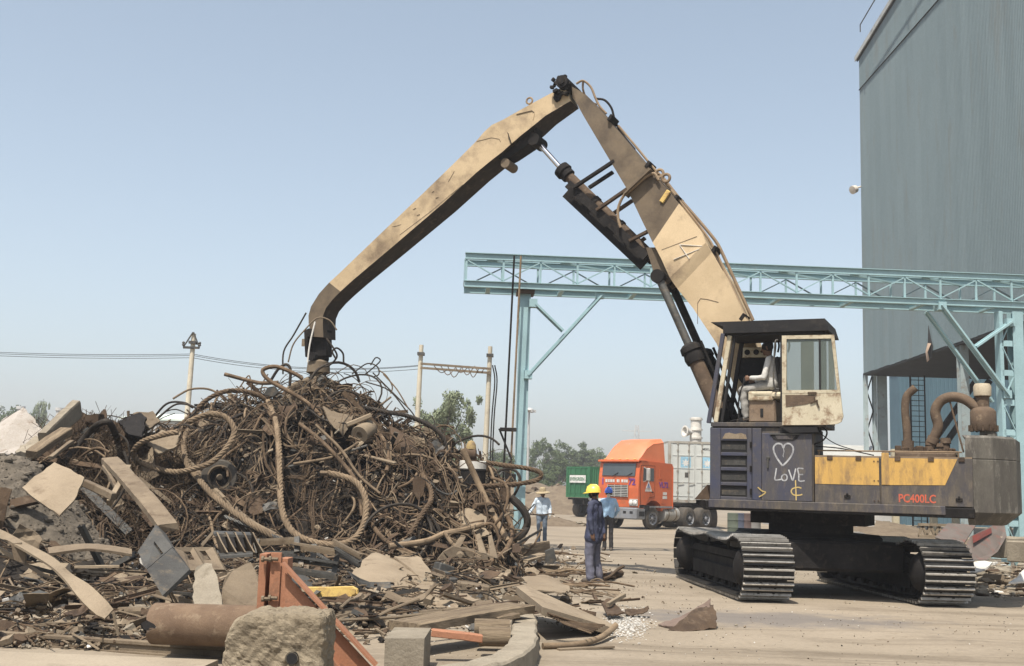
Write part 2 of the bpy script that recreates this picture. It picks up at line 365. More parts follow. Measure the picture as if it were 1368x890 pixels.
part('column_lacing', mb, m_dark, bld)
for (yy) in (-14, -28):
    mb = MB(); mb.box(.1, .5, yy-.02, yy+.02, 0, zb-.125); mb.box(.1, .5, yy+.4, yy+.44, 0, zb-.125); mb.box(.28, .32, yy+.02, yy+.4, 0, zb-.125); part('column', mb, m_col, bld)
# stair braces, ladder and bollards inside the bay
p1 = atY(1303, 508, 64); p2 = atY(1246, 594, 64)
for dx in (0, .75):
    mb = MB(); mb.bar((p1.x-bx+dx, -2.2, p1.z), (p2.x-bx+dx-1.0, -2.2, p2.z-1.2), .12, .34); part('stair_stringer', mb, m_dark, bld)
lad = MB(); x0 = atY(1218, 560, 65).x-bx; x1 = atY(1237, 560, 65).x-bx
for x in (x0, x1): lad.bar((x, -.9, 0), (x, -.9, 9), .07, .07, (0, 1, 0))
for x in (x0+.15, x1-.15): lad.bar((x, -.35, 0), (x, -.35, 9), .03, .03, (0, 1, 0))
for i in range(29): lad.bar((x0, -.9, .3+i*.3), (x1, -.9, .3+i*.3), .03, .04)
part('caged_ladder', lad, m_dark, bld)
for u in (1194, 1244, 1273, 1341):
    mb = MB(); p = atY(u, 560, 63); mb.box(p.x-bx-.17, p.x-bx+.17, -3.2, -2.86, 0, 4.55, 0, .02); part('concrete_post', mb, mat('post_paint%d' % u, (.46, .41, .29), (.38, .34, .25)), bld)
# torn sheet at the lower edge, small lamp on the far corner
yt = bx/((1232-665)/1500); tz = lambda v: EYE+(671-v)/1500*yt
tear = MB(); tear.slab([(-.075, yt-y1b+.25, tz(432)), (-.075, yt-y1b-.05, tz(452)), (-.075, yt-y1b-.28, tz(462)), (-.075, yt-y1b-.1, tz(478)), (-.075, yt-y1b+.5, tz(470)), (-.075, yt-y1b+.38, tz(456))], (.01, 0, 0))
part('torn_hole', tear, m_black, bld)
tear = MB(); tear.sheet([[(-.10, yt-y1b+.30, tz(456)), (-.10, yt-y1b-.12, tz(458))], [(-.25, yt-y1b+.2, tz(468)), (-.30, yt-y1b-.15, tz(470))], [(-.14, yt-y1b+.35, tz(482)), (-.16, yt-y1b+.0, tz(480))]], .02)
part('torn_flap', tear, mat('peeled_sheet', (.45, .33, .24), (.3, .22, .17)), bld)
lm = MB(); lm.lathe([(0, .05), (.12, .22), (.42, .26), (.45, .05)], (-.28, -.15, 20.3), (-.75, -.4, -.35), 12); lm.cyl((.1, 0, 20.5), (-.28, -.15, 20.35), .05)
part('flood_lamp', lm, mat('lamp_housing', (.5, .45, .38), (.4, .35, .3)), bld)
# ---- gantry
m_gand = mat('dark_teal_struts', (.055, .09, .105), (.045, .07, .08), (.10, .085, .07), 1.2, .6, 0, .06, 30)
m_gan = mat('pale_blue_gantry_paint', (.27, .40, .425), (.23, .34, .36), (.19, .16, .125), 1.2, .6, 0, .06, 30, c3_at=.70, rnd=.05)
GY = 30.0; gl = atY(621, 360, GY); gr = atY(1368, 388, GY*1.026)
zt = atY(621, 338, GY).z; zbt = atY(621, 382, GY).z
grz = math.atan2(GY*.026, gr.x-gl.x)
gan = thing('gantry', 'pale blue lattice girder carried on two braced steel legs', 'gantry', (gl.x, GY, 0), grz)
LB = 17.3; pn = 1.014; fw = 1.0
def loc_x(u): return atY(u, 390, GY*(1+.026*(u-621)/747)).x-gl.x
for yy, nm in ((0, 'near'), (fw, 'far')):
    for zz in (zt-.14, zbt):
        mb = MB(); mb.box(0, LB, yy, yy+.02, zz, zz+.135); mb.box(-.003, LB, yy-.05, yy+.11, zz+.137, zz+.155, 0); mb.box(-.003, LB, yy-.004, yy+.10, zz-.016, zz-.001)
        part('chord', mb, m_gan, gan)
    for i in range(18):
        x = .04+i*pn
        if x > LB: break
        mb = MB(); mb.box(x-.028, x+.028, yy+.022, yy+.06, zbt+.157, zt-.157); part('vertical_strut', mb, m_gan, gan)
        if x+pn < LB:
            up = (i % 2 == 0) != (yy > 0)
            za, zc = (zt-.2, zbt+.2) if up else (zbt+.2, zt-.2)
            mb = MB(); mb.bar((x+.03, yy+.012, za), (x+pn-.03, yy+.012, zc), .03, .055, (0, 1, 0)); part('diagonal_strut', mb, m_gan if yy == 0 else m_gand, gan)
mb = MB(); mb.box(-.02, .10, .0, fw+.1, zbt+.16, zt-.16); mb2 = MB(); mb2.box(-.02, .0, .05, fw, zbt+.157, zt-.157)
part('end_plate', mb2, m_gan, gan)
for i in range(9):
    x = .6+i*2.02; mb = MB(); mb.box(x, x+.12, .03, fw, zbt-.012, zbt+.05); part('cross_tie', mb, m_gan, gan)
    mb = MB(); mb.bar((x, .05, zt-.16), (x+1.6, fw, zt-.16), .05, .05); part('cross_tie', mb, m_gan, gan)
def hcol(x, w, y, d, z0, z1):
    mb = MB(); mb.box(x-w/2, x+w/2, y, y+.022, z0, z1); mb.box(x-.012, x+.012, y+.022, y+d-.02, z0, z1); mb.box(x-w/2, x+w/2, y+d-.02, y+d, z0, z1); return mb
lx = loc_x(703); rx = loc_x(1359)
leg = part('leg', hcol(lx, .29, .2, .34, 0, zbt-.12), m_gan, gan)
mb = MB(); mb.box(lx-.24, lx+.24, .05, .7, zbt-.12, zbt-.02); part('cap_plate', mb, m_rust, leg)
mb = MB(); mb.box(lx-.3, lx+.3, .0, .75, 0, .06); part('base_plate', mb, m_rust, leg)
leg = part('leg', hcol(rx, .30, -.02, .34, 0, zbt-.12), m_gan, gan)
mb = MB(); mb.box(rx-.52, rx-.49, .0, .30, 0, zbt-.12); z = .4; k = 0
mb.box(rx-.49, rx-.42, .0, .02, 0, zbt-.12)
while z < zbt-.9:
    mb.bar((rx-.45 if k % 2 else rx-.17, .012, z), (rx-.17 if k % 2 else rx-.45, .012, z+.62), .02, .07, (0, 1, 0))
    mb.box(rx-.46, rx-.16, .0, .02, z-.16, z); z += .82; k += 1
part('lacing', mb, m_gan, leg)
mb = MB(); mb.slab([(rx-.55, -.05, .95), (rx-.25, -.05, .2), (rx-.95, -.05, .2), (rx-.95, -.05, .75)], (0, .05, 0)); part('gusset', mb, m_gan, leg)
def gp(u, v): p = atY(u, v, GY*(1+.026*(u-621)/747)); return p.x-gl.x, p.z
def brace(a, b, w, y=0.12, h=.05):
    (xa, za), (xb, zb2) = gp(*a), gp(*b); mb = MB(); mb.bar((xa, y, za), (xb, y, zb2), h, w, (0, 1, 0)); mb.bar((xa, y+.09, za), (xb, y+.09, zb2), .11, w*.3, (0, 1, 0))
    part('brace', mb, m_gan, gan)
brace((806, 392), (706, 501), .0 + .17); brace((716, 405), (753, 441), .16)
brace((1257, 408), (1347, 529), .20, -.06); brace((1250, 412), (1340, 535), .12, .55); brace((1352, 430), (1303, 464), .17, -.05)
for (u, v) in ((803, 392), (713, 404), (706, 500), (1259, 409), (1350, 431), (1346, 527)):
    x, z = gp(u, v); mb = MB(); mb.box(x-.11, x+.11, -.07 if u > 1000 else .06, .32, z-.11, z+.11); part('gusset_box', mb, m_gan, gan)
# hoist ropes hanging from the girder
for u, mm, l in ((678, m_dark, 'dark rope hanging from the blue gantry down to a crossbar'), (687, m_ropelt, 'pale dusty rope hanging from the blue gantry beside the leg')):
    p = atY(u-2, 460, GY-.3); mb = MB(); mb.cyl((p.x+.15, p.y, zt-.1), (p.x, p.y, 0), .028, n=8)
    h = solo('hoist_rope', mb, mm, l, 'rope')
p = atY(679, 574, GY-.42); mb = MB(); mb.box(p.x-.22, p.x+.22, p.y-.06, p.y+.04, p.z-.05, p.z+.05, 0, .01); mb.bar((p.x-.24, p.y+.06, p.z+.02), (p.x+.12, p.y+.06, p.z-.8), .07, .05)
mb.box(p.x-.05, p.x+.07, p.y-.05, p.y+.06, p.z-1.35, p.z-1.0, 0, .02); mb.box(p.x+.12, p.x+.24, p.y-.05, p.y+.06, p.z-1.5, p.z-1.15, 0, .02)
solo('spreader_bar', mb, m_dark, 'dark crossbar clamped across the two hanging hoist ropes', 'bar')
# ---- power poles and lines
m_pole = mat('concrete_pole', (.48, .44, .35), (.42, .38, .30), (.30, .26, .2), 1.5, .95, 0, .15, 20)
PY = 48.0
def pole(u, v, u0, label, knob):
    t = atY(u, v, PY); r = thing('power_pole', label, 'pole', (t.x-.10, PY, 0))
    mb = MB(); mb.tube([(0, 0, 0), (.05, 0, t.z*.5), (.10, 0, t.z)], [.145, .12, .095], 10); part('pole', mb, m_pole, r)
    mb = MB(); mb.box(-.05, .25, -.2, -.1, t.z-.45, t.z-.33); part('clamp', mb, m_grey, r)
    mb = MB(); mb.box(-.05, .25, .1, .2, t.z-.45, t.z-.33); part('clamp', mb, m_grey, r)
    if knob:
        mb = MB()
        mb.bar((-.28, -.13, t.z-.62), (.42, -.13, t.z-.62), .06, .1); mb.bar((-.28, -.13, t.z-.62), (.10, -.13, t.z+.05), .05, .05); mb.bar((.42, -.13, t.z-.62), (.12, -.13, t.z+.05), .05, .05); part('bracket', mb, m_grey, r)
        for dx in (-.28, .42):
            mb = MB(); mb.lathe([(0, .03), (.05, .07), (.1, .04), (.15, .07), (.2, .03)], (dx, -.13, t.z-.56), (0, 0, 1), 8); part('insulator', mb, m_grey, r)
    return t, r
tl, _ = pole(259, 446, 252, 'single concrete power pole with triangular bracket beyond the left scrap', True)
t1, ph1 = pole(563, 461, 560, 'left concrete pole of the H frame behind the wire heap', False)
t2, ph2 = pole(655, 463, 653, 'right concrete pole of the H frame beside the blue gantry leg', False)
for dz in (0, .18):
    a = atY(562, 486, PY-.16); b = atY(656, 493, PY-.16)
    mb = MB(); mb.bar((a.x, PY-.2, a.z-dz), (b.x, PY-.2, b.z-dz), .09, .09); solo('crossarm', mb, m_dust, ['upper dusty crossarm between the two H frame poles', 'lower dusty crossarm between the two H frame poles'][dz > 0], 'crossarm')
m_wire = mat('power_wire', (.05, .05, .05), None, None, 1, .6, .2, 0)
def line(a, b, sag, lbl):
    pts = [a.lerp(b, i/16)+Vector((0, 0, -sag*4*(i/16)*(1-i/16))) for i in range(17)]
    mb = MB(); mb.tube(pts, .014, 4); solo('power_line', mb, m_wire, lbl, 'cable', 'power lines strung behind the scrap')
for k, (v0, v1, v2) in enumerate(((463, 473, 488), (465, 475, 489), (467.5, 478, 493))):
    a = atY(-260, v0-10, PY); b = atY(257, v1, PY); c = atY(561, v2, PY)
    w_ = ('topmost', 'middle', 'lowest')[k]; line(a, b, .25, w_+' thin power line running left from the single pole out of the frame'); line(b, c, .35, w_+' thin power line from the single pole to the H frame poles')
for k in range(7):
    a = atY(580+k*9, 489, PY-.2); b = atY(600+k*8, 492, PY-.2); q = a.lerp(b, .5)+Vector((.0, -.1, -.25-.1*(k % 3)))
    mb = MB(); mb.tube(smooth_path([a, q, b], 4), .02, 5); solo('slack_wire', mb, m_rope, 'slack wire loop tangled under the H frame crossarm', 'wire', 'slack wires on the H frame')
for k, du in enumerate((2, 5)):
    pts = smooth_path([atY(656+du, 488, PY-.3), atY(659+du, 510, PY-.3), atY(655+du, 560, PY-.3), atY(652+du, 640, PY-.3)], 5)
    mb = MB(); mb.tube(pts, .03, 5); solo('down_cable', mb, m_dark, 'dark cable running down the right H frame pole', 'cable', 'cables down the right H frame pole')
# ---- far small things: mast, pylon, stacks, low roofs
m_far = mat('far_grey', (.42, .42, .41), (.36, .36, .35))
t = atY(707, 549, 110); mast = thing('light_mast', 'slim tall floodlight mast far behind the gantry leg', 'light mast', (t.x, 110, 0))
mb = MB(); mb.cyl((0, 0, 0), (0, 0, t.z), .16, .09); part('mast', mb, m_far, mast)
mb = MB(); mb.lathe([(0, .3), (.15, .5), (.3, .35), (.4, .1)], (0, 0, t.z-.1), (0, 0, 1), 12); part('lamp_ring', mb, m_far, mast)
for k in range(6):
    an = k*math.pi/3; mb = MB(); mb.box(-.12, .12, -.1, .1, -.15, .1); mb.xf(Matrix.Translation((.55*math.cos(an), .55*math.sin(an), t.z)) @ Matrix.Rotation(an, 4, 'Z')); part('floodlight', mb, m_far, mast)
t = atY(851, 568, 300); py = thing('pylon', 'faint lattice transmission pylon on the horizon above the truck', 'pylon', (t.x, 300, 0)); mb = MB()
for sx in (-1, 1):
    for sy in (-1, 1): mb.bar((sx*2.2, sy*2.2, 0), (sx*.35, sy*.35, t.z), .16, .16)
for k in range(9):
    za, zc = t.z*k/9, t.z*(k+1)/9; wa, wc = 2.2-1.85*k/9, 2.2-1.85*(k+1)/9
    for s in (-1, 1): mb.bar((-wa, s*wa, za), (wc, s*wc, zc), .1, .1); mb.bar((wa, s*wa, za), (-wc, s*wc, zc), .1, .1)
for zz in (.78, .92): mb.bar((-4, 0, t.z*zz), (4, 0, t.z*zz), .2, .2)
part('tower', mb, m_far, py)
for (u, v, w, l) in ((28, 543, 9, 'small grey vent stack on the skyline above the white slab'), (80, 545, 9, 'small grey vent stack on the skyline left of the tilted planks')):
    t = atY(u, v, 120); r = w/2/1500*120; mb = MB(); mb.cyl((t.x, 120, 0), (t.x, 120, t.z-.3), r); mb.cyl((t.x, 120, t.z-.3), (t.x, 120, t.z), r*1.3); mb.cyl((t.x, 120, t.z-1.2), (t.x, 120, t.z-1.0), r*1.15)
    solo('vent_stack', mb, m_far, l, 'stack')
t = atY(930, 558, 75); mb = MB(); st = thing('flue_stack', 'white cylindrical flue with collars rising behind the container', 'flue', (t.x, 75, 0))
mb.cyl((0, 0, 0), (0, 0, t.z), .36, n=20); part('shaft', mb, m_white, st)
for dz in (.05, .75, 1.3): mb = MB(); mb.cyl((0, 0, t.z-dz-.12), (0, 0, t.z-dz), .43, n=20); part('collar', mb, m_white, st)
t = atY(919, 578, 73); mb = MB(); mb.lathe([(0, .12), (.2, .2), (.5, .36), (.56, .40), (.57, .3), (.3, .12)], (t.x+.25, 73, t.z), (-.9, -.4, .1), 14); mb.cyl((t.x+.2, 73.1, 0), (t.x+.2, 73.1, t.z), .06)
solo('siren_horn', mb, m_white, 'white horn loudspeaker on a post beside the flue', 'horn')
def shed(u0, u1, v_eave, v_ridge, Y, m, label, mw=None):
    a = atY(u0, v_eave, Y); b = atY(u1, v_eave, Y); zr = atY((u0+u1)/2, v_ridge, Y).z; D = 9
    h = thing('shed', label, 'shed', (a.x, Y, 0)); L = b.x-a.x; ze = a.z
    mb = MB(); mb.box(0.15, L-.15, .15, D-.15, 0, ze-.02); part('wall', mb, mw or m_far, h)
    mb = MB(); mb.slab([(0, 0, ze), (L, 0, ze), (L, D/2, zr), (0, D/2, zr)], (0, 0, .1)); mb.slab([(0, D/2, zr), (L, D/2, zr), (L, D, ze), (0, D, ze)], (0, 0, .1)); part('roof', mb, m, h)
shed(158, 262, 560, 549, 62, mat('pale_green_roof', (.55, .62, .57), (.48, .55, .5)), 'low shed with pale green roof behind the left scrap')
shed(1062, 1205, 609, 592, 64, mat('grey_roof', (.36, .36, .34), (.3, .3, .28)), 'low grey roofed shed behind the engine hood')
# ---- trees
m_leaf = [mat('leaf_mid', (.085, .115, .04), (.06, .085, .03), None, .8, .8, 0, 0, rnd=.25), mat('leaf_hazed', (.17, .195, .12), (.13, .155, .09), None, .8, .8, 0, 0, rnd=.25)]  # second leaf colour is paled and greyed, haze put into the colour
m_bark = mat('bark', (.14, .11, .08), (.09, .07, .05))
def tree_mesh(seed, H, W, nl, ls, m, crown0=.3):
    rg = np.random.default_rng(seed); tr = MB(); top = []
    tr.tube([(0, 0, 0), (.1, .05, H*.25), (.0, .1, H*.5), (.1, 0, H*.8)], [H*.026, H*.02, H*.014, H*.005], 7)
    for k in range(11):
        an = rg.uniform(0, 6.28); z0 = H*rg.uniform(crown0*.8, .7); rr = W*.5*rg.uniform(.45, .95); z1 = z0+H*rg.uniform(.08, .28)
        e = (rr*math.cos(an), rr*math.sin(an), min(z1, H*.93)); tr.tube([(0, 0, z0), (e[0]*.5, e[1]*.5, z0+(e[2]-z0)*.35), e], [H*.009, H*.006, .01], 5); top.append(e)
    top += [(rg.normal(0, W*.12), rg.normal(0, W*.12), H*rg.uniform(.75, .95)) for _ in range(4)]
    cl = []
    for e in top:
        for _ in range(5): cl.append((np.array(e)+rg.normal(0, 1, 3)*np.array([W*.10, W*.10, H*.06]), rg.uniform(.5, 1.0)*W*.11))
    lf = MB(); per = nl//len(cl); vs = []; fs = []
    for (c, rad) in cl:
        d = rg.normal(0, 1, (per, 3)); d /= np.linalg.norm(d, axis=1)[:, None]; p = c+d*(rad*rg.uniform(.3, 1.1, per)**.6)[:, None]
        a = rg.normal(0, 1, (per, 3)); a /= np.linalg.norm(a, axis=1)[:, None]; b = np.cross(a, d); b /= np.linalg.norm(b, axis=1)[:, None]+1e-6
        s = ls*rg.uniform(.6, 1.4, per)[:, None]
        for q in range(per):
            k = len(vs); vs += [p[q]-a[q]*s[q], p[q]-b[q]*s[q]*.45, p[q]+a[q]*s[q], p[q]+b[q]*s[q]*.45]; fs.append((k, k+1, k+2, k+3))
    lf.add(vs, fs); return tr.mesh('trunk', m_bark), lf.mesh('crown', m)
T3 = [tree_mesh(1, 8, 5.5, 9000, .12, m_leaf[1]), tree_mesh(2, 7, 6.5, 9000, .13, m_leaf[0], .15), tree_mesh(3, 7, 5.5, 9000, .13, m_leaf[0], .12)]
def tree(u, v, Y, k, wpx, label, group=None):
    t = atY(u, v, Y); H = (8, 7, 7)[k]; Wd = (5.5, 6.5, 5.5)[k]
    r = thing('tree', label, 'tree', (t.x, Y, 0), random.uniform(0, 6), group)
    sz = t.z/H/.97; sx = wpx/1500*Y/Wd
    for me, nm in zip(T3[k], ('trunk', 'crown')):
        o = part(nm, me, None, r); o.scale = (sx, sx, sz)
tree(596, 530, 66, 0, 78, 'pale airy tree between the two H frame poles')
tree(582, 560, 72, 1, 60, 'lower bushy tree behind the wire heap left of the airy one')
tree(727, 594, 175, 1, 62, 'round crowned tree just right of the blue gantry leg')
for u, v, Y, k, w, l in ((765, 601, 190, 2, 70, 'hazy tree above the left end of the green container'), (790, 604, 200, 1, 60, 'hazy broad tree just left of the orange roof fairing'), (748, 622, 150, 2, 70, 'lower hazy tree left of the green container'), (812, 612, 205, 2, 60, 'hazy tree behind the orange truck cab'), (668, 607, 165, 1, 50, 'hazy tree right of the right H frame pole'),
        (690, 612, 190, 2, 50, 'hazy tree straight behind the blue gantry leg'), (718, 632, 130, 1, 52, 'low hazy bush tree above the person in the straw hat'), (778, 625, 160, 2, 60, 'hazy bushy tree directly behind the green container'), (840, 622, 210, 1, 60, 'hazy tree hidden behind the roof fairing'), (640, 615, 170, 1, 60, 'hazy tree between the right H frame pole and the banded drum'), (702, 640, 120, 2, 40, 'small hazy tree at the foot of the blue gantry leg')):
    tree(u, v, Y, k, w, l, 'trees of the far belt')
tree(16, 551, 170, 1, 60, 'hazy dark tree at the left edge behind the white slab')
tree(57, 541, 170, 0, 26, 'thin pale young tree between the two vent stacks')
tree(-35, 556, 100, 2, 60, 'hazy tree outside the left edge')
# ================================================================== EXCAVATOR
m_boom = mat('faded_tan_paint', (.47, .362, .228), (.385, .292, .178), (.175, .127, .082), .9, .75, 0, .10, 40, c3_at=.59, c3_scale=1.1, soft=.10, rnd=.03)
m_boomd = mat('grimy_boom_paint', (.15, .115, .077), (.112, .085, .058), (.06, .046, .034), 1.1, .85, 0, .12, 40, c3_at=.58, c3_scale=1.6, soft=.14, rnd=.03)
m_hyel = mat('hood_yellow', (.47, .285, .08), (.40, .245, .07), (.20, .13, .065), 1.9, .65, 0, .06, 40, c3_at=.58, soft=.1, rnd=.02, stretch=(1.6, 1, .45))
m_hblu = mat('grimy_blue_grey', (.048, .046, .056), (.07, .061, .051), (.12, .098, .073), 2.2, .7, .1, .1, 40, c3_at=.57, soft=.10, rnd=.05, stretch=(1.5, 1, .5))
m_blue = mat('dark_blue_paint', (.042, .046, .075), (.06, .057, .062), (.12, .094, .07), 2.4, .55, .1, .1, 40, c3_at=.66, soft=.1, rnd=.05)
m_cw = mat('counterweight_grime', (.10, .092, .077), (.068, .061, .053), (.19, .175, .15), 2.2, .75, .1, .2, 30, c3_at=.60, rnd=.02, stretch=(1.5, 1, .5))
m_cream = mat('cream_door_paint', (.46, .41, .305), (.38, .335, .24), (.20, .14, .09), 2.4, .7, 0, .08, 40, c3_at=.57, soft=.06, rnd=.02)
m_shoe = mat('worn_track_steel', (.014, .013, .012), (.026, .024, .021), (.008, .0075, .007), 4, .55, .2, .3, 50, rnd=.25)
m_ridge = mat('polished_grouser', (.36, .34, .31), (.25, .235, .21), (.12, .11, .095), 6, .38, .4, .2, 60, rnd=.2)
m_chrome = mat('chrome_rod', (.55, .56, .58), (.45, .46, .48), None, 2, .2, 1.0, 0)
m_hose = mat('rusty_exhaust', (.112, .078, .052), (.075, .052, .036), (.165, .122, .083), 4, .9, 0, .3, 50)
m_pipe = mat('tan_pipe', (.24, .175, .11), (.17, .12, .076), None, 3, .8, 0, .1, 40)
m_glassd = glassmat('dirty_glass', (.12, .145, .125), .5)
m_soot = mat('canopy_black', (.011, .011, .012), (.016, .015, .015), (.035, .03, .026), 2, .9, 0, .2, 30)
m_under = mat('rusty_shaded_underside', (.045, .036, .028), (.028, .023, .019), (.10, .07, .045), 2.5, .9, 0, .3, 30, c3_at=.62, rnd=.03)  # mottled rust, darkened further with underside shade put into the colour
EC = Vector((5.35, 20.0, 0)); PSI = R(24); HR = math.pi-PSI
_d = np.array([-math.cos(PSI), math.sin(PSI), 0]); _n = np.array([-math.sin(PSI), -math.cos(PSI), 0]); _ec = np.array(EC)
def ring(c, r, t, n=14): return smooth_path([Vector((c[0]+r*math.cos(2*math.pi*i/n), c[1], c[2]+r*math.sin(2*math.pi*i/n))) for i in range(n+1)], 2)
def HL(a, b, yl):
    d = ray(a, b); p0 = _ec+_n*yl; p = _O+d*((p0-_O)@_n)/(d@_n); q = p-_ec
    return float(q@_d), float(p[2])
exc = thing('excavator', 'grimy yellow and blue crawler excavator with very long arm reaching over the wire heap', 'excavator', EC)
def hp(name, mb, m, parent=None, label=None, kind=None):
    return part(name, mb, m, parent or exc, rz=0 if parent else HR, label=label, kind=kind)
# ---- deck
mb = MB(); mb.box(-2.72, 1.52, -1.45, 1.50, 1.40, 1.56, 0, .015); mb.slab([(1.52, 1.50, 1.40), (1.72, 1.3, 1.5), (1.72, 1.3, 1.56), (1.52, 1.50, 1.56)], (0, -2.7, 0))
deck = hp('deck', mb, m_dark)
mb = MB(); mb.box(-2.3, 1.45, 1.44, 1.515, 1.44, 1.58, 0, .01); hp('deck_edge', mb, m_hblu, deck)
mb = MB(); mb.slab([(1.45, 1.42, 1.565), (1.72, 1.42, 1.565), (1.5, 1.42, 1.82)], (0, -.5, 0)); hp('step', mb, m_rust, deck)
mb = MB(); mb.cyl((0, 0, 1.05), (0, 0, 1.40), .72, n=28); mb.box(-1.0, .9, -.75, .75, 1.2, 1.39); hp('slew_ring', mb, m_dark)
# ---- house box under the cab, grille and graffiti door
mb = MB(); mb.box(-.29, 1.44, .42, 1.46, 1.565, 2.80, 0, .012); box = hp('cab_base', mb, m_hblu)
mb = MB(); mb.box(.78, 1.44, 1.462, 1.492, 1.575, 2.80); mb2 = MB(); gx = [(.74, .80), (1.24, 1.42)]
g = MB()
for (a, b) in ((.72, .80), (1.25, 1.43)): g.box(a, b, 1.462, 1.50, 1.58, 2.78, 0, .006)
for z in (1.575, 1.815, 2.065, 2.315, 2.57): g.box(.802, 1.248, 1.462, 1.497, z, z+.055 if z < 2.5 else 2.78, 0, .006)
grl = hp('grille_frame', g, m_blue, box)
mb = MB(); mb.box(.80, 1.25, 1.461, 1.468, 1.6, 2.6); hp('grille_recess', mb, m_soot, box)
fins = MB()
for z in (1.66, 1.91, 2.16, 2.42):
    for i in range(20): fins.bar((.84+i*.02, 1.472, z), (.845+i*.02, 1.472, z+.08), .012, .006, (0, 1, 0))
hp('radiator_fins', fins, m_grey, box, kind='stuff')
mb = MB(); mb.slab([(.80, 1.501, 2.60), (.82, 1.501, 2.67), (.9, 1.501, 2.70), (1.0, 1.501, 2.68), (1.1, 1.501, 2.705), (1.17, 1.501, 2.69), (1.22, 1.501, 2.60)], (0, .004, 0)); hp('dust_patch', mb, m_tan, box)
mb = MB(); mb.box(-.27, .555, 1.462, 1.500, 1.585, 2.70, 0, .008); sdoor = hp('side_door', mb, mat('navy_door_grime', (.046, .048, .072), (.07, .064, .062), (.115, .098, .08), 2.2, .6, .1, .1, 40, c3_at=.60, stretch=(1.5, 1, .5), rnd=.02), box)
mb = MB(); mb.box(.56, .715, 1.462, 1.492, 1.585, 2.78, 0, .006); hp('side_strip', mb, m_blue, box)
mb = MB()
for z in (2.50, 2.1, 1.72): mb.cyl((.735, 1.505, z-.05), (.735, 1.505, z+.05), .018, n=8)
hp('hinge', mb, m_dark, box)
mb = MB(); mb.slab([(.41, 1.501, 2.675), (.36, 1.501, 2.60), (.29, 1.501, 2.575), (.04, 1.501, 2.575), (-.03, 1.501, 2.61), (-.07, 1.501, 2.675)], (0, .006, 0)); hp('recessed_pull', mb, m_soot, box)
mb = MB(); mb.bar((.42, 1.51, 2.685), (-.08, 1.51, 2.685), .02, .022); hp('pull_lip', mb, m_grey, box)
mb = MB(); mb.slab([(.33, 1.508, 2.665), (.29, 1.508, 2.60), (.04, 1.508, 2.60), (-.01, 1.508, 2.665)], (0, .003, 0)); hp('pull_plate', mb, m_hblu, box)
mb = MB(); mb.box(.435, .465, 1.501, 1.53, 2.12, 2.27, 0, .006); mb.box(.415, .475, 1.501, 1.52, 2.27, 2.31, 0, .006); hp('handle', mb, m_grey, box)
# handwriting on the door (flat strokes a few mm proud)
m_chalk = mat('white_spray', (.40, .405, .41), (.20, .20, .21), None, 9, .9, 0, 0)
m_ochre = mat('yellow_spray', (.45, .33, .12), (.36, .27, .11), None, 6, .9, 0, 0)
def stroke(mb, pts, w, y=1.5035, mi=0):
    P = smooth_path([(x, y, z) for x, z in pts], 5) if len(pts) > 2 else [Vector((x, y, z)) for x, z in pts]
    L = []; Rr = []
    for i, p in enumerate(P):
        t = (P[min(i+1, len(P)-1)]-P[max(i-1, 0)]); t.normalize(); nn = Vector((-t.z, 0, t.x))*w/2; L.append(p+nn); Rr.append(p-nn)
    k = len(P); mb.add(L+Rr, [(i, i+1, k+i+1, k+i) for i in range(k-1)], mi)
gm = MB()
stroke(gm, [(.195, 2.455), (.225, 2.515), (.30, 2.525), (.355, 2.47), (.345, 2.38), (.29, 2.27), (.21, 2.16)], .028)
stroke(gm, [(.195, 2.455), (.165, 2.515), (.09, 2.525), (.035, 2.46), (.05, 2.36), (.12, 2.25), (.21, 2.16)], .028, 1.5045)
stroke(gm, [(.195, 2.455), (.185, 2.39), (.20, 2.33), (.19, 2.30)], .010, 1.5055)
stroke(gm, [(.31, 2.12), (.325, 2.02), (.335, 1.93), (.27, 1.93), (.235, 1.94)], .022)
stroke(gm, [(.19, 2.02), (.225, 1.98), (.215, 1.93), (.165, 1.92), (.135, 1.96), (.15, 2.01), (.19, 2.02)], .022)
stroke(gm, [(.11, 2.10), (.075, 2.0), (.045, 1.925), (.02, 2.01), (-.005, 2.12)], .022)
stroke(gm, [(-.13, 2.12), (-.04, 2.12), (-.055, 2.02), (-.06, 1.92), (-.15, 1.925)], .022); stroke(gm, [(-.055, 2.02), (-.125, 2.025)], .022, 1.5045)
hp('graffiti', gm, m_chalk, box, label='white sprayed heart over the word LOVE')
gm = MB(); stroke(gm, [(.0, 1.93), (-.005, 1.8), (-.01, 1.60)], .018, 1.5048)
stroke(gm, [(-.095, 1.80), (-.04, 1.815), (.045, 1.79), (.07, 1.74), (.03, 1.69), (-.05, 1.685), (-.11, 1.70)], .02)
hp('graffiti', gm, m_ochre, box, label='yellow sprayed cent sign'); gm = MB()
stroke(gm, [(.62, 1.80), (.55, 1.74), (.49, 1.72), (.53, 1.68), (.60, 1.64)], .02, 1.504)
hp('graffiti', gm, m_ochre, box, label='small yellow sprayed chevron')
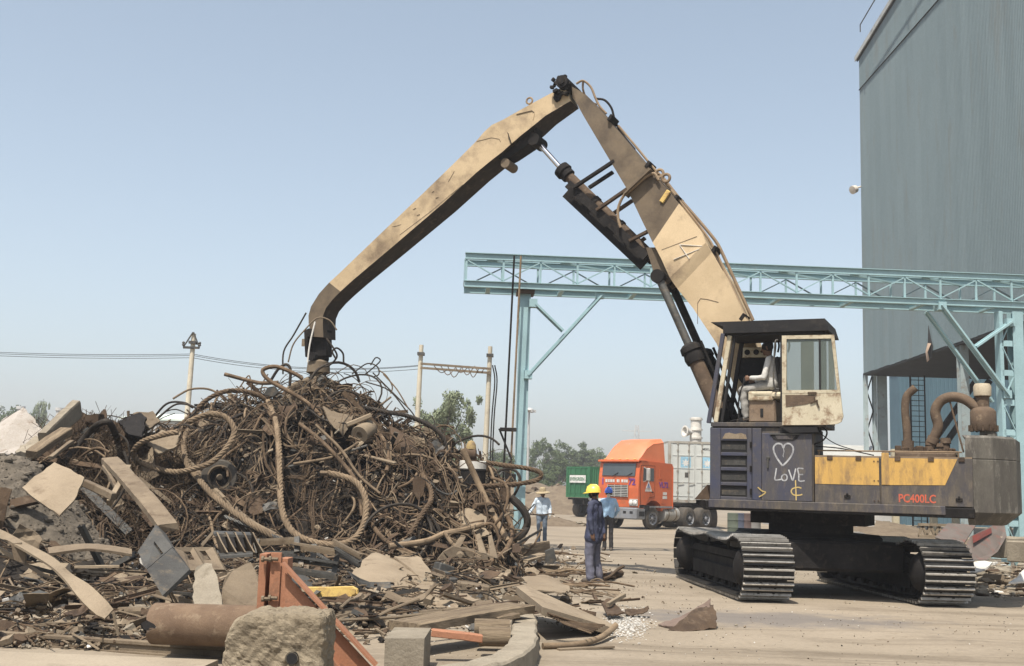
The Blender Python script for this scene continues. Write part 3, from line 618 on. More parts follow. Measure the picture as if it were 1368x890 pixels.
# ---- engine hood
mb = MB(); mb.box(-2.70, -.30, -1.42, 1.445, 1.565, 2.29, 0, .02); hood = hp('engine_hood', mb, m_hblu)
def hpanel(xa, xb, split):
    mb = MB(); mb.box(xa, xb, 1.447, 1.478, 1.575, 2.325, 0, .006); return mb
for (xa, xb) in ((-1.325, -.305), (-2.705, -1.345)):
    hp('hood_panel', hpanel(xa, xb, 0), m_hblu, hood)
mb = MB(); mb.box(-1.315, -.312, 1.479, 1.483, 1.88, 2.318); hp('yellow_band', mb, m_hyel, hood)
mb = MB(); mb.slab([(-1.352, 1.479, 1.885), (-1.352, 1.479, 2.318), (-2.49, 1.479, 2.318), (-2.30, 1.479, 1.905)], (0, .004, 0)); hp('yellow_band', mb, m_hyel, hood)
mb = MB(); mb.box(-1.47, -1.355, 1.4835, 1.489, 1.89, 2.40, 0, .002); hp('hood_strap', mb, m_hyel, hood)
mb = MB(); mb.box(-2.70, -.305, 1.25, 1.46, 2.327, 2.345); hp('hood_trim', mb, m_pipe, hood)
mb = MB(); mb.tube([(-.32, 1.3, 2.43), (-2.55, 1.3, 2.43)], .014, 6)
for x in (-.35, -1.4, -2.5): mb.cyl((x, 1.3, 2.34), (x, 1.3, 2.43), .012, n=6)
hp('hood_rail', mb, m_pipe, hood)
for x in (-.55, -1.0, -1.6, -2.1, -2.55):
    mb = MB(); mb.box(x-.045, x+.045, 1.479, 1.497, 2.27, 2.345, 0, .006); hp('hood_hinge', mb, m_rust, hood)
for x in (-.82, -2.5):
    mb = MB(); mb.box(x-.05, x+.05, 1.4795, 1.496, 1.66, 1.71, 0, .006); mb.cyl((x, 1.49, 1.72), (x, 1.505, 1.72), .02, n=8); hp('hood_latch', mb, m_dark, hood)
for x in (-1.24, -1.30):
    for z in (1.63, 1.95, 2.26): mb = MB(); mb.cyl((x, 1.476, z), (x, 1.490, z), .012, n=6); hp('bolt', mb, m_rust, hood)
mb = text_mb('PC400LC', .18, (-1, 0, 0), (0, 0, 1), (-1.60, 1.4795, 1.625), .0015, .004, .80); hp('model_lettering', mb, mat('red_letters', (.46, .085, .04), (.34, .08, .05), (.15, .08, .06), 6, .7, 0, 0, c3_at=.6), hood)
mb = MB(); mb.box(-2.44, -1.5, -.9, .85, 2.29, 2.45, 0, .03); raised = hp('engine_cover', mb, m_hose, hood)
mb = MB()
for k in range(16):
    mb.obox((-1.55-.055*k, random.uniform(.2, .8), 2.46), (random.uniform(.05, .14), random.uniform(.05, .15), random.uniform(.06, .18)), Matrix.Rotation(random.uniform(0, 3), 3, 'Z'), 0, .01)
hp('engine_clutter', mb, m_rust, hood, kind='stuff')
for (x, h) in ((-2.05, .2), (-2.2, .16), (-2.28, .25)):
    mb = MB(); mb.lathe([(0, .07), (h*.6, .07), (h*.65, .09), (h, .08)], (x, .6, 2.44), (0, 0, 1), 12); hp('filler_cap', mb, m_hose, hood)
mb = MB(); mb.tube(smooth_path([(-1.69, .6, 2.44), (-1.68, .6, 2.8), (-1.66, .6, 3.15), (-1.69, .6, 3.38), (-1.83, .6, 3.53)], 6), .066, 14); mb.lathe([(0, .10), (.16, .10)], (-1.69, .6, 2.48), (0, 0, 1), 14); hp('exhaust_pipe', mb, m_hose, hood)
mb = MB(); mb.tube(smooth_path([(-2.02, .6, 2.44), (-2.08, .6, 2.64), (-2.17, .6, 2.88), (-2.13, .6, 3.12), (-2.22, .6, 3.30), (-2.40, .6, 3.37), (-2.60, .6, 3.32), (-2.78, .6, 3.17)], 6), .082, 14); hp('intake_hose', mb, m_hose, hood)
mb = MB(); mb.tube([(-2.07, .6, 2.60), (-2.11, .6, 2.70)], .104, 14); hp('hose_clamp', mb, m_hose, hood)
mb = MB(); mb.cyl((-2.36, .6, 3.3), (-2.56, .9, 2.45), .015, n=6); hp('stay_rod', mb, m_rust, hood)
# ---- counterweight with precleaner
pl = [(-2.60, 1.36), (-3.0, 1.28), (-3.33, .86), (-3.40, 0), (-3.33, -.86), (-3.0, -1.28), (-2.60, -1.36)]
mb = MB(); lo = [(x*.985+.01, y*.96, 1.33) for x, y in pl]; k = len(pl)
rings = [[(-2.62 if x > -2.7 else x*.93, y*.9, 1.30) for x, y in pl], [(x, y, 1.50) for x, y in pl], [(x, y, 2.31) for x, y in pl], [(x*.998, y*.99, 2.325) for x, y in pl], [(x, y, 2.335) for x, y in pl], [(x, y, 2.66) for x, y in pl], [(x*.99+.02, y*.97, 2.70) for x, y in pl]]
for a in rings: mb.add(a, [])
fs = []
for i in range(len(rings)-1):
    for j in range(k): fs.append((i*k+j, i*k+(j+1) % k, (i+1)*k+(j+1) % k, (i+1)*k+j))
fs += [tuple(range(k)), tuple((len(rings)-1)*k+j for j in range(k))]; mb.f += fs; mb.m += [0]*len(fs); mb.sm += [False]*len(fs)
cw = hp('counterweight', mb, m_cw)
mb = MB(); mb.box(-2.70, -2.58, 1.30, 1.39, 1.95, 2.17); mb.box(-2.68, -2.6, 1.31, 1.42, 2.17, 2.22); mb.box(-2.70, -2.6, 1.3, 1.42, 1.66, 1.75); hp('latch_box', mb, m_soot, cw)
for x, y in ((-2.93, .62), (-2.93, -.62)):
    mb = MB(); mb.slab([(x-.13, y, 2.68), (x-.13, y, 2.76), (x-.07, y, 2.84), (x+.07, y, 2.84), (x+.13, y, 2.76), (x+.13, y, 2.68), (x+.05, y, 2.68), (x+.05, y, 2.76), (x-.05, y, 2.76), (x-.05, y, 2.68)], (0, .07, 0)); hp('lifting_eye', mb, m_cw, cw)
mb = MB(); mb.lathe([(0, .06), (.10, .06), (.11, .18), (.16, .20), (.42, .20), (.47, .165), (.50, .10), (.66, .10), (.67, .125), (.80, .13)], (-2.86, .6, 2.70), (0, 0, 1), 22); pc = hp('precleaner', mb, m_hose, cw)
mb = MB(); mb.lathe([(0, .135), (.15, .14), (.20, .115)], (-2.86, .6, 3.38), (0, 0, 1), 22); hp('rain_cap', mb, mat('dull_cream', (.36, .31, .23), (.28, .235, .17), (.2, .15, .1)), cw)
mb = MB()
for k in range(10):
    an = k*.628; mb.box(-.02, .02, -.01, .02, 0, .07); 
mb = MB()
for k in range(12):
    an = k*math.pi/6; c = Vector((-2.86+.205*math.cos(an), .6+.205*math.sin(an), 2.85)); mb.obox(c, (.05, .03, .1), Matrix.Rotation(an, 3, 'Z'))
hp('clamp_ring', mb, m_rust, cw)
# ---- cab
Y0, Y1 = .50, 1.50
mb = MB(); mb.box(-.50, 1.42, Y0, Y1, 2.805, 2.88, 0, .01); cab = hp('cab', mb, m_hblu, label='raised open cab with black canopy')
mb = MB()
mb.slab([(1.42, Y1+.06, 4.60), (-.50, Y1+.06, 4.60), (-.56, Y1+.06, 4.40), (1.20, Y1+.06, 4.40), (1.20, Y1+.06, 4.52)], (0, -1.25, 0)); hp('canopy', mb, m_soot, cab)
mb = MB(); mb.box(-.50, 1.18, Y0, Y1-.005, 4.36, 4.40); hp('cab_roof', mb, m_soot, cab)
def post(name, a, b, w, d, m):
    mb = MB(); mb.bar(a, b, w, d, (0, 1, 0), 0, .008); return hp(name, mb, m, cab)
post('front_guard_bar', (1.205, Y1+.03, 4.40), (1.45, Y1+.03, 2.86), .07, .06, m_blue)
post('front_pillar', (1.10, Y1-.03, 4.37), (1.34, Y1-.03, 2.88), .075, .06, m_cream); post('front_pillar', (1.02, Y1-.05, 4.37), (1.24, Y1-.05, 2.88), .05, .06, m_soot)
post('front_pillar', (1.10, Y0+.03, 4.37), (1.34, Y0+.03, 2.88), .075, .06, m_soot)
post('door_pillar', (.20, Y1-.04, 4.37), (.20, Y1-.04, 2.88), .09, .07, m_soot); post('rear_pillar', (-.46, Y1-.04, 4.37), (-.46, Y1-.04, 2.88), .09, .07, m_soot)
post('rear_pillar', (-.46, Y0+.04, 4.37), (-.46, Y0+.04, 2.88), .09, .07, m_cream); post('inner_pillar', (-.05, Y0+.04, 4.37), (-.05, Y0+.04, 2.88), .22, .04, m_boom)
mb = MB(); mb.box(-.50, .19, Y1-.05, Y1-.005, 2.88, 3.40); hp('rear_side_panel', mb, m_cream, cab)
mb = MB(); mb.box(-.50, .5, Y0, Y0+.03, 2.88, 3.4); mb.slab([(1.14, Y0, 4.10), (.42, Y0, 4.10), (.42, Y0, 3.38), (.92, Y0, 3.38), (1.18, Y0, 3.75)], (0, .03, 0)); hp('far_side_panel', mb, m_soot, cab)
mb = MB(); mb.box(.60, 1.06, Y0+.03, Y0+.14, 4.09, 4.27, 0, .01); ov = hp('overhead_panel', mb, m_cream, cab)
mb = MB()
for x in (.98, .82): mb.cyl((x, Y0+.14, 4.18), (x, Y0+.155, 4.18), .05, n=16)
for x in (.72, .68, .64): mb.cyl((x, Y0+.14, 4.19), (x, Y0+.15, 4.19), .025, n=10)
hp('gauge', mb, m_soot, cab)
mb = MB()
for i in range(7):
    x = .60-.06*i; mb.tube(smooth_path([(x, Y0+.2, 4.36), (x-.01, Y0+.2, 4.27), (x+.01, Y0+.2, 4.16-.03*(i % 3))], 4), .018, 5)
hp('hanging_clutter', mb, m_soot, cab)
mb = MB(); mb.box(.34, .80, .98, 1.38, 2.88, 3.28, 0, .03); seat = hp('seat_box', mb, mat('worn_brown_panel', (.20, .15, .105), (.15, .105, .07), (.08, .06, .047), 3, .8), cab)
mb = MB(); mb.box(.22, .76, .80, 1.42, 3.285, 3.40, 0, .04); mb.box(.38, .80, 1.36, 1.42, 3.25, 3.41, 0, .02); hp('armrest_box', mb, m_cream, cab)
mb = MB(); mb.box(.30, .72, .85, 1.2, 3.402, 3.46, 0, .03); mb.obox((.31, 1.02, 3.72), (.10, .42, .62), Matrix.Rotation(R(8), 3, 'Y'), 0, .04); hp('seat', mb, m_soot, cab)
mb = MB(); mb.box(.55, .60, 1.382, 1.39, 2.98, 3.12); hp('vent_slot', mb, m_soot, cab)
for y in (.78, 1.22):
    mb = MB(); mb.tube(smooth_path([(1.0, y, 2.9), (1.0, y, 3.3), (.93, y, 3.55), (.90, y, 3.64)], 4), .014, 6); mb.lathe([(0, .02), (.04, .03), (.09, .02)], (.90, y, 3.58), (0, 0, 1), 8); hp('control_lever', mb, m_soot, cab)
mb = MB(); mb.box(1.0, 1.2, .7, .86, 2.885, 3.05); mb.bar((1.1, .78, 3.0), (1.02, .78, 3.25), .03, .03); mb.box(.94, 1.0, 1.1, 1.25, 2.885, 2.98); hp('pedal', mb, m_soot, cab)
mb = MB(); mb.tube(smooth_path([(1.2, 1.2, 2.9), (1.0, 1.35, 2.93), (.85, 1.3, 2.89)], 4), .012, 5); hp('floor_hose', mb, m_soot, cab)
mb = MB(); mb.box(1.32, 1.35, Y0+.05, Y1-.1, 2.89, 3.15); mb.box(1.24, 1.30, Y0, Y1-.06, 3.30, 3.36); hp('front_rail', mb, m_soot, cab)
mb = MB(); mb.tube(smooth_path([(.27, Y1+.05, 4.26), (.31, Y1+.08, 4.22), (.33, Y1+.08, 3.9), (.34, Y1+.08, 3.6), (.32, Y1+.06, 3.45), (.26, Y1+.03, 3.44)], 5), .015, 6); hp('grab_rail', mb, m_grey, cab)
mb = MB(); mb.box(.25, -.38, 1.2, 1.50, 2.70, 2.80); mb.slab([(.22, 1.505, 2.80), (-.36, 1.505, 2.80), (-.38, 1.505, 2.72), (.08, 1.505, 2.70)], (0, .05, 0)); hp('bracket', mb, m_soot, cab)
mb = MB(); mb.tube(smooth_path([(-.36, 1.45, 2.86), (-.50, 1.45, 2.74), (-.45, 1.45, 2.6), (-.28, 1.4, 2.52)], 5), .014, 6); mb.tube(smooth_path([(-.33, 1.3, 2.75), (-.6, 1.2, 2.55), (-1.0, 1.1, 2.42)], 5), .008, 5); mb.tube(smooth_path([(-.30, 1.3, 2.50), (-.7, 1.2, 2.47), (-1.2, 1.1, 2.37)], 5), .01, 5); hp('trailing_cable', mb, m_dark, cab)
# open door folded back
DY = 1.575
out = [(.20, 4.33), (-.65, 4.32), (-.74, 3.36), (-.78, 2.98), (-.70, 2.86), (-.5, 2.835), (.20, 2.83)]; hole = [(.125, 4.27), (-.605, 4.26), (-.69, 3.41), (.13, 3.41)]
mb = MB(); fr = [(.20, 4.33), (-.65, 4.32), (-.74, 3.36), (.20, 3.36)]
for i in range(4):
    j = (i+1) % 4; mb.slab([(fr[i][0], DY, fr[i][1]), (fr[j][0], DY, fr[j][1]), (hole[j][0], DY, hole[j][1]), (hole[i][0], DY, hole[i][1])], (0, -.05, 0))
door = hp('door', mb, m_cream, label='cream door swung open and folded back along the cab')
mb = MB(); low = [(.20, 3.36), (-.74, 3.36), (-.765, 3.1), (-.78, 2.98), (-.75, 2.89), (-.68, 2.852), (-.5, 2.838), (.20, 2.83)]; mb.slab([(x, DY-.004, z) for x, z in low], (0, -.05, 0)); hp('door_skin', mb, m_cream, door)
mb = MB(); mb.slab([(.145, DY-.001, 3.33), (-.33, DY-.001, 3.33), (-.34, DY-.001, 3.22), (-.18, DY-.001, 3.17), (.14, DY-.001, 3.13)], (0, .004, 0)); hp('bare_patch', mb, m_hose, door)
mb = MB(); mb.box(-.22, -.36, DY-.001, DY+.02, 3.345, 3.375); mb.bar((-.33, DY+.012, 3.30), (-.33, DY+.012, 3.22), .02, .02); mb.bar((-.26, DY+.01, 3.19), (-.38, DY+.01, 3.24), .02, .02); mb.bar((-.36, DY+.01, 3.22), (-.40, DY+.01, 3.12), .025, .02); hp('door_latch', mb, m_rust, door)
mb = MB(); mb.slab([(x, DY-.02, z) for x, z in hole], (0, -.006, 0)); hp('window_pane', mb, m_glassd, door)
mb = MB(); mb.box(-.40, -.43, DY-.016, DY-.006, 3.41, 4.265); hp('window_bar', mb, m_soot, door)
# ---- boom: loft of box sections
def loft(st, m, name, parent=None, pre=()):
    """stations: ((xu,zu),(xl,zl),halfwidth)"""
    mb = MB(); n = len(st); vs = []
    for (u, l, h) in st: vs += [(u[0], h, u[1]), (l[0], h, l[1]), (l[0], -h, l[1]), (u[0], -h, u[1])]
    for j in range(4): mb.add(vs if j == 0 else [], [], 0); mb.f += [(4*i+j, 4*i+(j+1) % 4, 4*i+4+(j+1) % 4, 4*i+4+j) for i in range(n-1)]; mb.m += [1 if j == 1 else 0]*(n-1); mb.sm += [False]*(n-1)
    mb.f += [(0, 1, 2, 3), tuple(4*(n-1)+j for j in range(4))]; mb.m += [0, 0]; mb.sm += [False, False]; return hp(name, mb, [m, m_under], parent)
P = lambda u, v: HL(u, v, .36)
bs = [((759, 111), (760, 126), .16), ((778, 122), (767, 135), .22), ((793, 137), (777, 153), .24), ((826, 176), (806, 201), .29), ((862, 219), (838, 254), .33), ((888, 249), (857, 294), .345), ((907, 272), (872, 324), .36), ((938, 311), (884, 346), .40), ((944, 325), (896, 372), .425), ((951, 337), (905, 386), .36), ((971, 372), (925, 411), .34), ((998, 429), (957, 459), .34)]
bst = [(P(*u), P(*l), h) for u, l, h in bs] + [((.42, 2.95), (.92, 2.75), .32), ((.02, 2.15), (.42, 1.95), .30)]
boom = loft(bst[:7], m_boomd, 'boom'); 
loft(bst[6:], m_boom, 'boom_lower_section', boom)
# welded cover bands on the boom side
def hw_at(u, v, st):
    best = sorted((((u-(a[0]+b[0])/2)**2+(v-(a[1]+b[1])/2)**2, i) for i, (a, b, h) in enumerate(st)))[:2]; i, j = sorted((best[0][1], best[1][1]))
    a = np.array([(st[i][0][0]+st[i][1][0])/2, (st[i][0][1]+st[i][1][1])/2]); b = np.array([(st[j][0][0]+st[j][1][0])/2, (st[j][0][1]+st[j][1][1])/2]); t = np.clip((np.array([u, v])-a)@(b-a)/((b-a)@(b-a)), 0, 1)
    return st[i][2]*(1-t)+st[j][2]*t
def onside(pts, h, w, m, nm, parent, t=.012, close=False):
    st = bs if parent is boom else ss; mb = MB(); q = []
    for u, v in pts: h = hw_at(u, v, st); x, z = HL(u, v, h); q.append(Vector((x, h+t/2-.004, z)))
    for i in range(len(q)-1): mb.bar(q[i], q[i+1], t, w, (0, 1, 0))
    return hp(nm, mb, m, parent)
onside([(836, 262), (872, 228)], .345, .30, m_boomd, 'stiffener_band', boom, .03)
onside([(884, 334), (931, 316)], .398, .018, m_boomd, 'weld_seam', boom, .007)
onside([(932, 433), (932, 405), (936, 399), (945, 400), (960, 404)], .345, .012, m_rust, 'weld_seam', boom, .008)
gm = MB()
q = [HL(u, v, .44) for u, v in ((938, 329), (908, 327), (921, 346))]
for pts in ([(938, 329), (908, 327), (921, 346)], [(900, 347), (934, 333)]): onside(pts, .4, .034, m_white, 'chalk_mark', boom, .009)
# lug plates at the elbow for the arm cylinder and boom cylinders
a = HL(866, 340, .3); b = HL(886, 372, .3)
for y in (.20, -.26):
    mb = MB(); mb.slab([(HL(862, 330, .3)[0], y, HL(862, 330, .3)[1]), (HL(878, 330, .3)[0], y, HL(878, 330, .3)[1]), (HL(900, 372, .3)[0], y, HL(900, 372, .3)[1]), (HL(888, 380, .3)[0], y, HL(888, 380, .3)[1]), (HL(872, 362, .3)[0], y, HL(872, 362, .3)[1])], (0, .06, 0)); hp('lug_plate', mb, m_boomd, boom)
mb = MB(); c = HL(760, 118, 0); mb.cyl((c[0], -.42, c[1]), (c[0], .42, c[1]), .13, n=20); mb.cyl((c[0], .42, c[1]), (c[0], .45, c[1]), .07, n=8); hp('pin', mb, m_dark, boom)
mb = MB()
for k in range(26):
    an = random.uniform(0, 6.28); mb.obox((c[0]+random.uniform(-.1, .22)*1.0, random.choice((.34, .38, .30)), c[1]-random.uniform(-.12, .32)), (random.uniform(.05, .12), .08, random.uniform(.04, .10)), Matrix.Rotation(an, 3, 'Y'), 0, .012)
hp('caked_grease', mb, m_dark, boom)
# hydraulic pipes along the back of the boom
def pipe(pts, y, r, m, nm, parent): 
    mb = MB(); mb.tube(smooth_path([Vector((HL(u, v, y)[0], y, HL(u, v, y)[1])) for u, v in pts], 4), r, 7); return hp(nm, mb, m, parent)
pipe([(1000, 432), (989, 407), (972, 371), (958, 340), (946, 318), (928, 294), (905, 265), (884, 238), (866, 216), (848, 194), (826, 168)], .22, .024, m_pipe, 'hydraulic_pipe', boom)
pipe([(1006, 428), (984, 380), (968, 345), (958, 325), (944, 307), (926, 286), (905, 262), (886, 238), (874, 228)], .10, .032, m_pipe, 'hydraulic_pipe', boom)
pipe([(996, 432), (975, 386), (958, 348), (938, 318)], .30, .018, m_rust, 'hydraulic_pipe', boom)
pipe([(880, 241), (874, 232), (862, 237), (846, 251), (833, 262), (826, 278), (826, 293), (829, 304)], .40, .028, m_pipe, 'hydraulic_hose', boom)
pipe([(770, 112), (779, 108), (789, 116), (795, 130), (801, 142), (810, 152)], .12, .024, m_pipe, 'hydraulic_hose', boom)
pipe([(779, 108), (779, 120), (785, 134), (797, 140)], .2, .022, m_rust, 'hydraulic_hose', boom)
pipe([(797, 132), (808, 134), (817, 145), (822, 163), (832, 180), (848, 200)], -.05, .024, m_dark, 'hydraulic_hose', boom)
for (u, v) in ((956, 335), (905, 267), (868, 222), (818, 160), (994, 425)):
    x, z = HL(u, v, .2); mb = MB(); mb.obox((x, .15, z), (.14, .4, .07), Matrix.Rotation(R(55), 3, 'Y'), 0, .01); hp('pipe_clamp', mb, m_dark, boom)
x, z = HL(881, 232, .3); mb = MB(); mb.tube(ring((x, .3, z), .075, 0), .03, 7); hp('lifting_lug', mb, m_pipe, boom); mb = MB(); mb.tube(ring((x-.13, .3, z-.10), .075, 0), .03, 7); hp('lifting_lug', mb, m_pipe, boom)
x, z = HL(889, 263, .345); mb = MB(); mb.obox((x, .365, z), (.09, .05, .26), Matrix.Rotation(R(-35), 3, 'Y'), 0, .01); hp('work_lamp', mb, m_yel, boom)
# ---- arm (stick)
S = lambda u, v: HL(u, v, .33)
ss = [((752, 113), (760, 133), .24), ((711, 137), (728, 154), .30), ((689, 150), (712, 168), .32), ((672, 160), (696, 181), .33), ((657, 167), (681, 194), .33), ((647, 176), (671, 203), .33), ((635, 190), (658, 213), .33), ((614, 211), (636, 231), .33), ((564, 259), (590, 273), .32), ((500, 319), (525, 328), .30), ((452, 364.5), (471, 373), .285), ((438, 377), (453, 389), .28), ((424, 392), (442, 400), .27), ((413, 409), (433, 411), .26), ((409.5, 421), (429, 421), .255), ((409.5, 431.5), (428.5, 433), .25), ((413, 449), (429, 450), .24)]
sst = [(S(*u), S(*l), h) for u, l, h in ss]
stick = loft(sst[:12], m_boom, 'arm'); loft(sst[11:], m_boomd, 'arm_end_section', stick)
g = [HL(u, v, 0) for u, v in ((752, 137), (724, 167), (716, 186), (712, 196), (688, 212), (676, 218), (664, 212), (690, 180))]
mb = MB(); mb.slab([(x, .20, z) for x, z in g], (0, -.40, 0)); hp('gusset', mb, m_dark, stick)
x, z = HL(681, 222, 0); mb = MB(); mb.cyl((x, -.2, z), (x, .24, z), .10, n=16); hp('lug', mb, m_dust, stick)
x, z = HL(718, 190, 0); mb = MB(); mb.cyl((x, -.24, z), (x, .24, z), .13, n=16); hp('pin', mb, m_dark, stick)
def seamS(pts, w=.02, t=.012): return onside(pts, .335, w*.55, m_boomd, 'weld_seam', stick, t*.5)
seamS([(690, 153), (711, 148), (714, 151)], .05, .02); onside([(714, 151), (712, 160)], .33, .012, m_boom, 'weld_seam', stick, .02)
seamS([(637, 189), (657, 184), (667, 186), (669, 190)], .022, .015)
seamS([(607, 229), (603, 236), (599, 243)], .03); seamS([(618, 247), (603, 260)], .025); seamS([(577, 257), (580, 255.5)], .04); seamS([(582, 265), (586, 263.5)], .04); seamS([(552, 280), (556, 278)], .04); seamS([(557, 288), (561, 286.5)], .04)
seamS([(612, 252), (575, 283), (534, 314)], .02); seamS([(524, 303), (530, 302), (536, 300)], .025)
onside([(679, 178), (681, 184), (684, 193)], .335, .11, m_dark, 'oil_smear', stick, .004)
x, z = HL(704, 132, .33); mb = MB(); mb.tube(ring((x, .2, z), .065, 0), .02, 7); hp('lifting_eye', mb, m_pipe, stick)
# coupler and grapple head sinking into the wire heap
a = HL(423, 448, 0); b = HL(425, 478, 0); c = HL(425, 500, 0)
mb = MB(); mb.bar((a[0]+.16, .1, a[1]+.1), (b[0]+.16, .1, b[1]), .08, .22, (0, 1, 0), 0, .01); mb.bar((a[0]-.12, 0, a[1]+.1), (b[0]-.1, 0, b[1]), .40, .22, (0, 1, 0), 0, .02); mb.cyl((a[0], -.3, a[1]+.02), (a[0], .3, a[1]+.02), .09); mb.cyl((b[0], -.28, b[1]), (b[0], .28, b[1]), .10)
hp('coupler', mb, m_dark, stick)
mb = MB(); mb.box(a[0]+.10, a[0]+.24, .15, .20, a[1]-.26, a[1]-.10); hp('link_plate', mb, m_dust, stick)
gr_ = MB(); gr_.lathe([(0, .14), (.05, .24), (.28, .26), (.32, .18), (.55, .20)], (c[0], 0, b[1]-.05), (0, 0, -1), 16)
grap = hp('grapple', gr_, m_dust, label='grapple head half buried in the wires')
for k in range(4):
    an = k*math.pi/2+.5; u = Vector((math.cos(an), math.sin(an), 0)); o = Vector((c[0], 0, b[1]-.5)); mb = MB()
    mb.tube(smooth_path([o+u*.15, o+u*.6+Vector((0, 0, -.25)), o+u*.7+Vector((0, 0, -.8)), o+u*.25+Vector((0, 0, -1.2))], 4), [.10]*6+[.09]*3+[.07, .06, .05, .03][:4], 8); hp('tine', mb, m_dust, grap)
# ---- arm cylinder and its guard
p0 = HL(718, 190, 0); p1 = HL(752, 228, 0); p2 = HL(868, 341, 0); V3 = lambda p, y=0: Vector((p[0], y, p[1]))
mb = MB(); mb.cyl(V3(p1), V3(p2), .105, n=18); acyl = hp('arm_cylinder', mb, m_hose)
mb = MB(); mb.cyl(V3(p0), V3(p1), .055, n=14); hp('piston_rod', mb, m_chrome, acyl)
ax = (V3(p2)-V3(p1)).normalized(); mb = MB(); mb.lathe([(-.02, .10), (.0, .17), (.12, .18), (.15, .15), (.25, .15), (.27, .11)], V3(p1)-ax*.06, ax, 16); hp('gland', mb, m_dark, acyl)
mb = MB(); mb.cyl(V3(p1)+ax*.95, V3(p1)+ax*1.05, .125, n=16); mb.cyl(V3(p1)+ax*1.7, V3(p1)+ax*1.78, .125, n=16); hp('cylinder_band', mb, m_dark, acyl)
ga = HL(759, 251, .1); gb = HL(863, 348, .1)
mb = MB(); mb.bar(V3(ga, .0), V3(gb, .0), .42, .07, (0, 1, 0)); 
d2 = (V3(gb)-V3(ga)).normalized(); nn = Vector((-d2.z, 0, d2.x)); nn = nn if nn.z > 0 else -nn
for y in (.22, -.22): mb.bar(V3(ga, y)+nn*.06, V3(gb, y)+nn*.06, .05, .17, nn)
guard = hp('cylinder_guard', mb, m_dark, acyl)
for (u0, v0, u1, v1, y) in ((821, 215, 766, 251, .27), (819, 230, 787, 251, -.27), (842, 250, 797, 281, .27), (845, 268, 820, 285, -.27), (876, 304, 841, 322, .27), (862, 318, 850, 327, -.27)):
    mb = MB(); mb.bar(V3(HL(u0, v0, y), y), V3(HL(u1, v1, y), y), .05, .10, (0, 1, 0)); hp('guard_bracket', mb, m_dark if v0 < 250 else m_rust, acyl)
# ---- boom cylinders, either side
q0 = HL(889, 376, .0); q1 = HL(930, 468, .0); q2 = HL(952, 545, .0); q2 = (q1[0]+(q1[0]-q0[0])*1.55, q1[1]+(q1[1]-q0[1])*1.55)
for y in (.47, -.47):
    mb = MB(); mb.cyl(V3(q1, y), V3(q2, y), .14, n=18); bc = hp('boom_cylinder', mb, m_hose if y > 0 else m_dark)
    mb = MB(); mb.cyl(V3(q0, y), V3(q1, y), .075, n=14); hp('piston_rod', mb, m_grey if y > 0 else m_dark, bc)
    ax = (V3(q2)-V3(q1)).normalized(); mb = MB(); mb.lathe([(-.05, .13), (0, .19), (.1, .20), (.12, .17), (.22, .19), (.32, .17)], V3(q1, y), ax, 18); hp('gland', mb, m_dark, bc)
    mb = MB(); mb.tube([V3(q1, y)+Vector((-.22, .05, .1)), V3(q2, y)+Vector((-.2, .05, 0))], .028, 6); hp('feed_pipe', mb, m_dark, bc)
    mb = MB(); mb.cyl(V3(q0, y-.1), V3(q0, y+.1), .13, n=16); hp('rod_eye', mb, m_dark, bc)
mb = MB(); mb.cyl(V3(q0, -.55), V3(q0, .55), .07, n=14); hp('pin', mb, m_dark, boom)
# ---- undercarriage
TRZ = R(90+3.4)
mb = MB(); mb.box(-1.1, 1.1, -1.0, 1.0, .55, 1.05, 0, .06); mb.box(-1.5, -1.0, -1.2, 1.2, .45, .95, 0, .05); mb.box(1.0, 1.5, -1.2, 1.2, .45, .95, 0, .05); car = part('undercarriage', mb, m_dark, exc, (0.02, .42, 0), TRZ)
def shoe_mesh():
    mb = MB(); p = .205; mb.box(-p/2+.006, p/2-.006, -.40, .40, 0, .022, 0)
    for x in (-.065, .04): mb.slab([(x, -.40, .022), (x+.035, -.40, .022), (x+.026, -.40, .062), (x+.008, -.40, .062)], (0, .80, 0), 1)
    for y in (-.12, .12):
        for x in (-.03, .07): mb.box(x-.012, x+.012, y-.02, y+.02, .023, .036)
    mb.box(-.10, .10, -.14, -.09, -.10, -.002); mb.box(-.10, .10, .09, .14, -.10, -.002)
    return mb.mesh('track_shoe', [m_shoe, m_ridge])
SHOE = shoe_mesh()
def track_path():
    pts = []; Rr = .43; L = 2.18; zc = .52; n = 400
    for i in range(n+1):
        pts.append((-L+2*L*i/n, zc-Rr))
    for i in range(1, n): a = -math.pi/2+math.pi*i/n; pts.append((L+Rr*math.cos(a), zc+Rr*math.sin(a)))
    for i in range(n+1):
        t = i/n; pts.append((L-2*L*t, zc+Rr-.06*abs(math.sin(t*math.pi*2.0))-.0+.05*math.exp(-((t-.94)/.05)**2)))
    for i in range(1, n): a = math.pi/2+math.pi*i/n; pts.append((-L+Rr*math.cos(a), zc+Rr*math.sin(a)))
    return np.array(pts)
TP = track_path(); TP = np.vstack([TP, TP[:1]]); cum = np.concatenate([[0], np.cumsum(np.linalg.norm(np.diff(TP, axis=0), axis=1))])
NS = int(cum[-1]/.208)
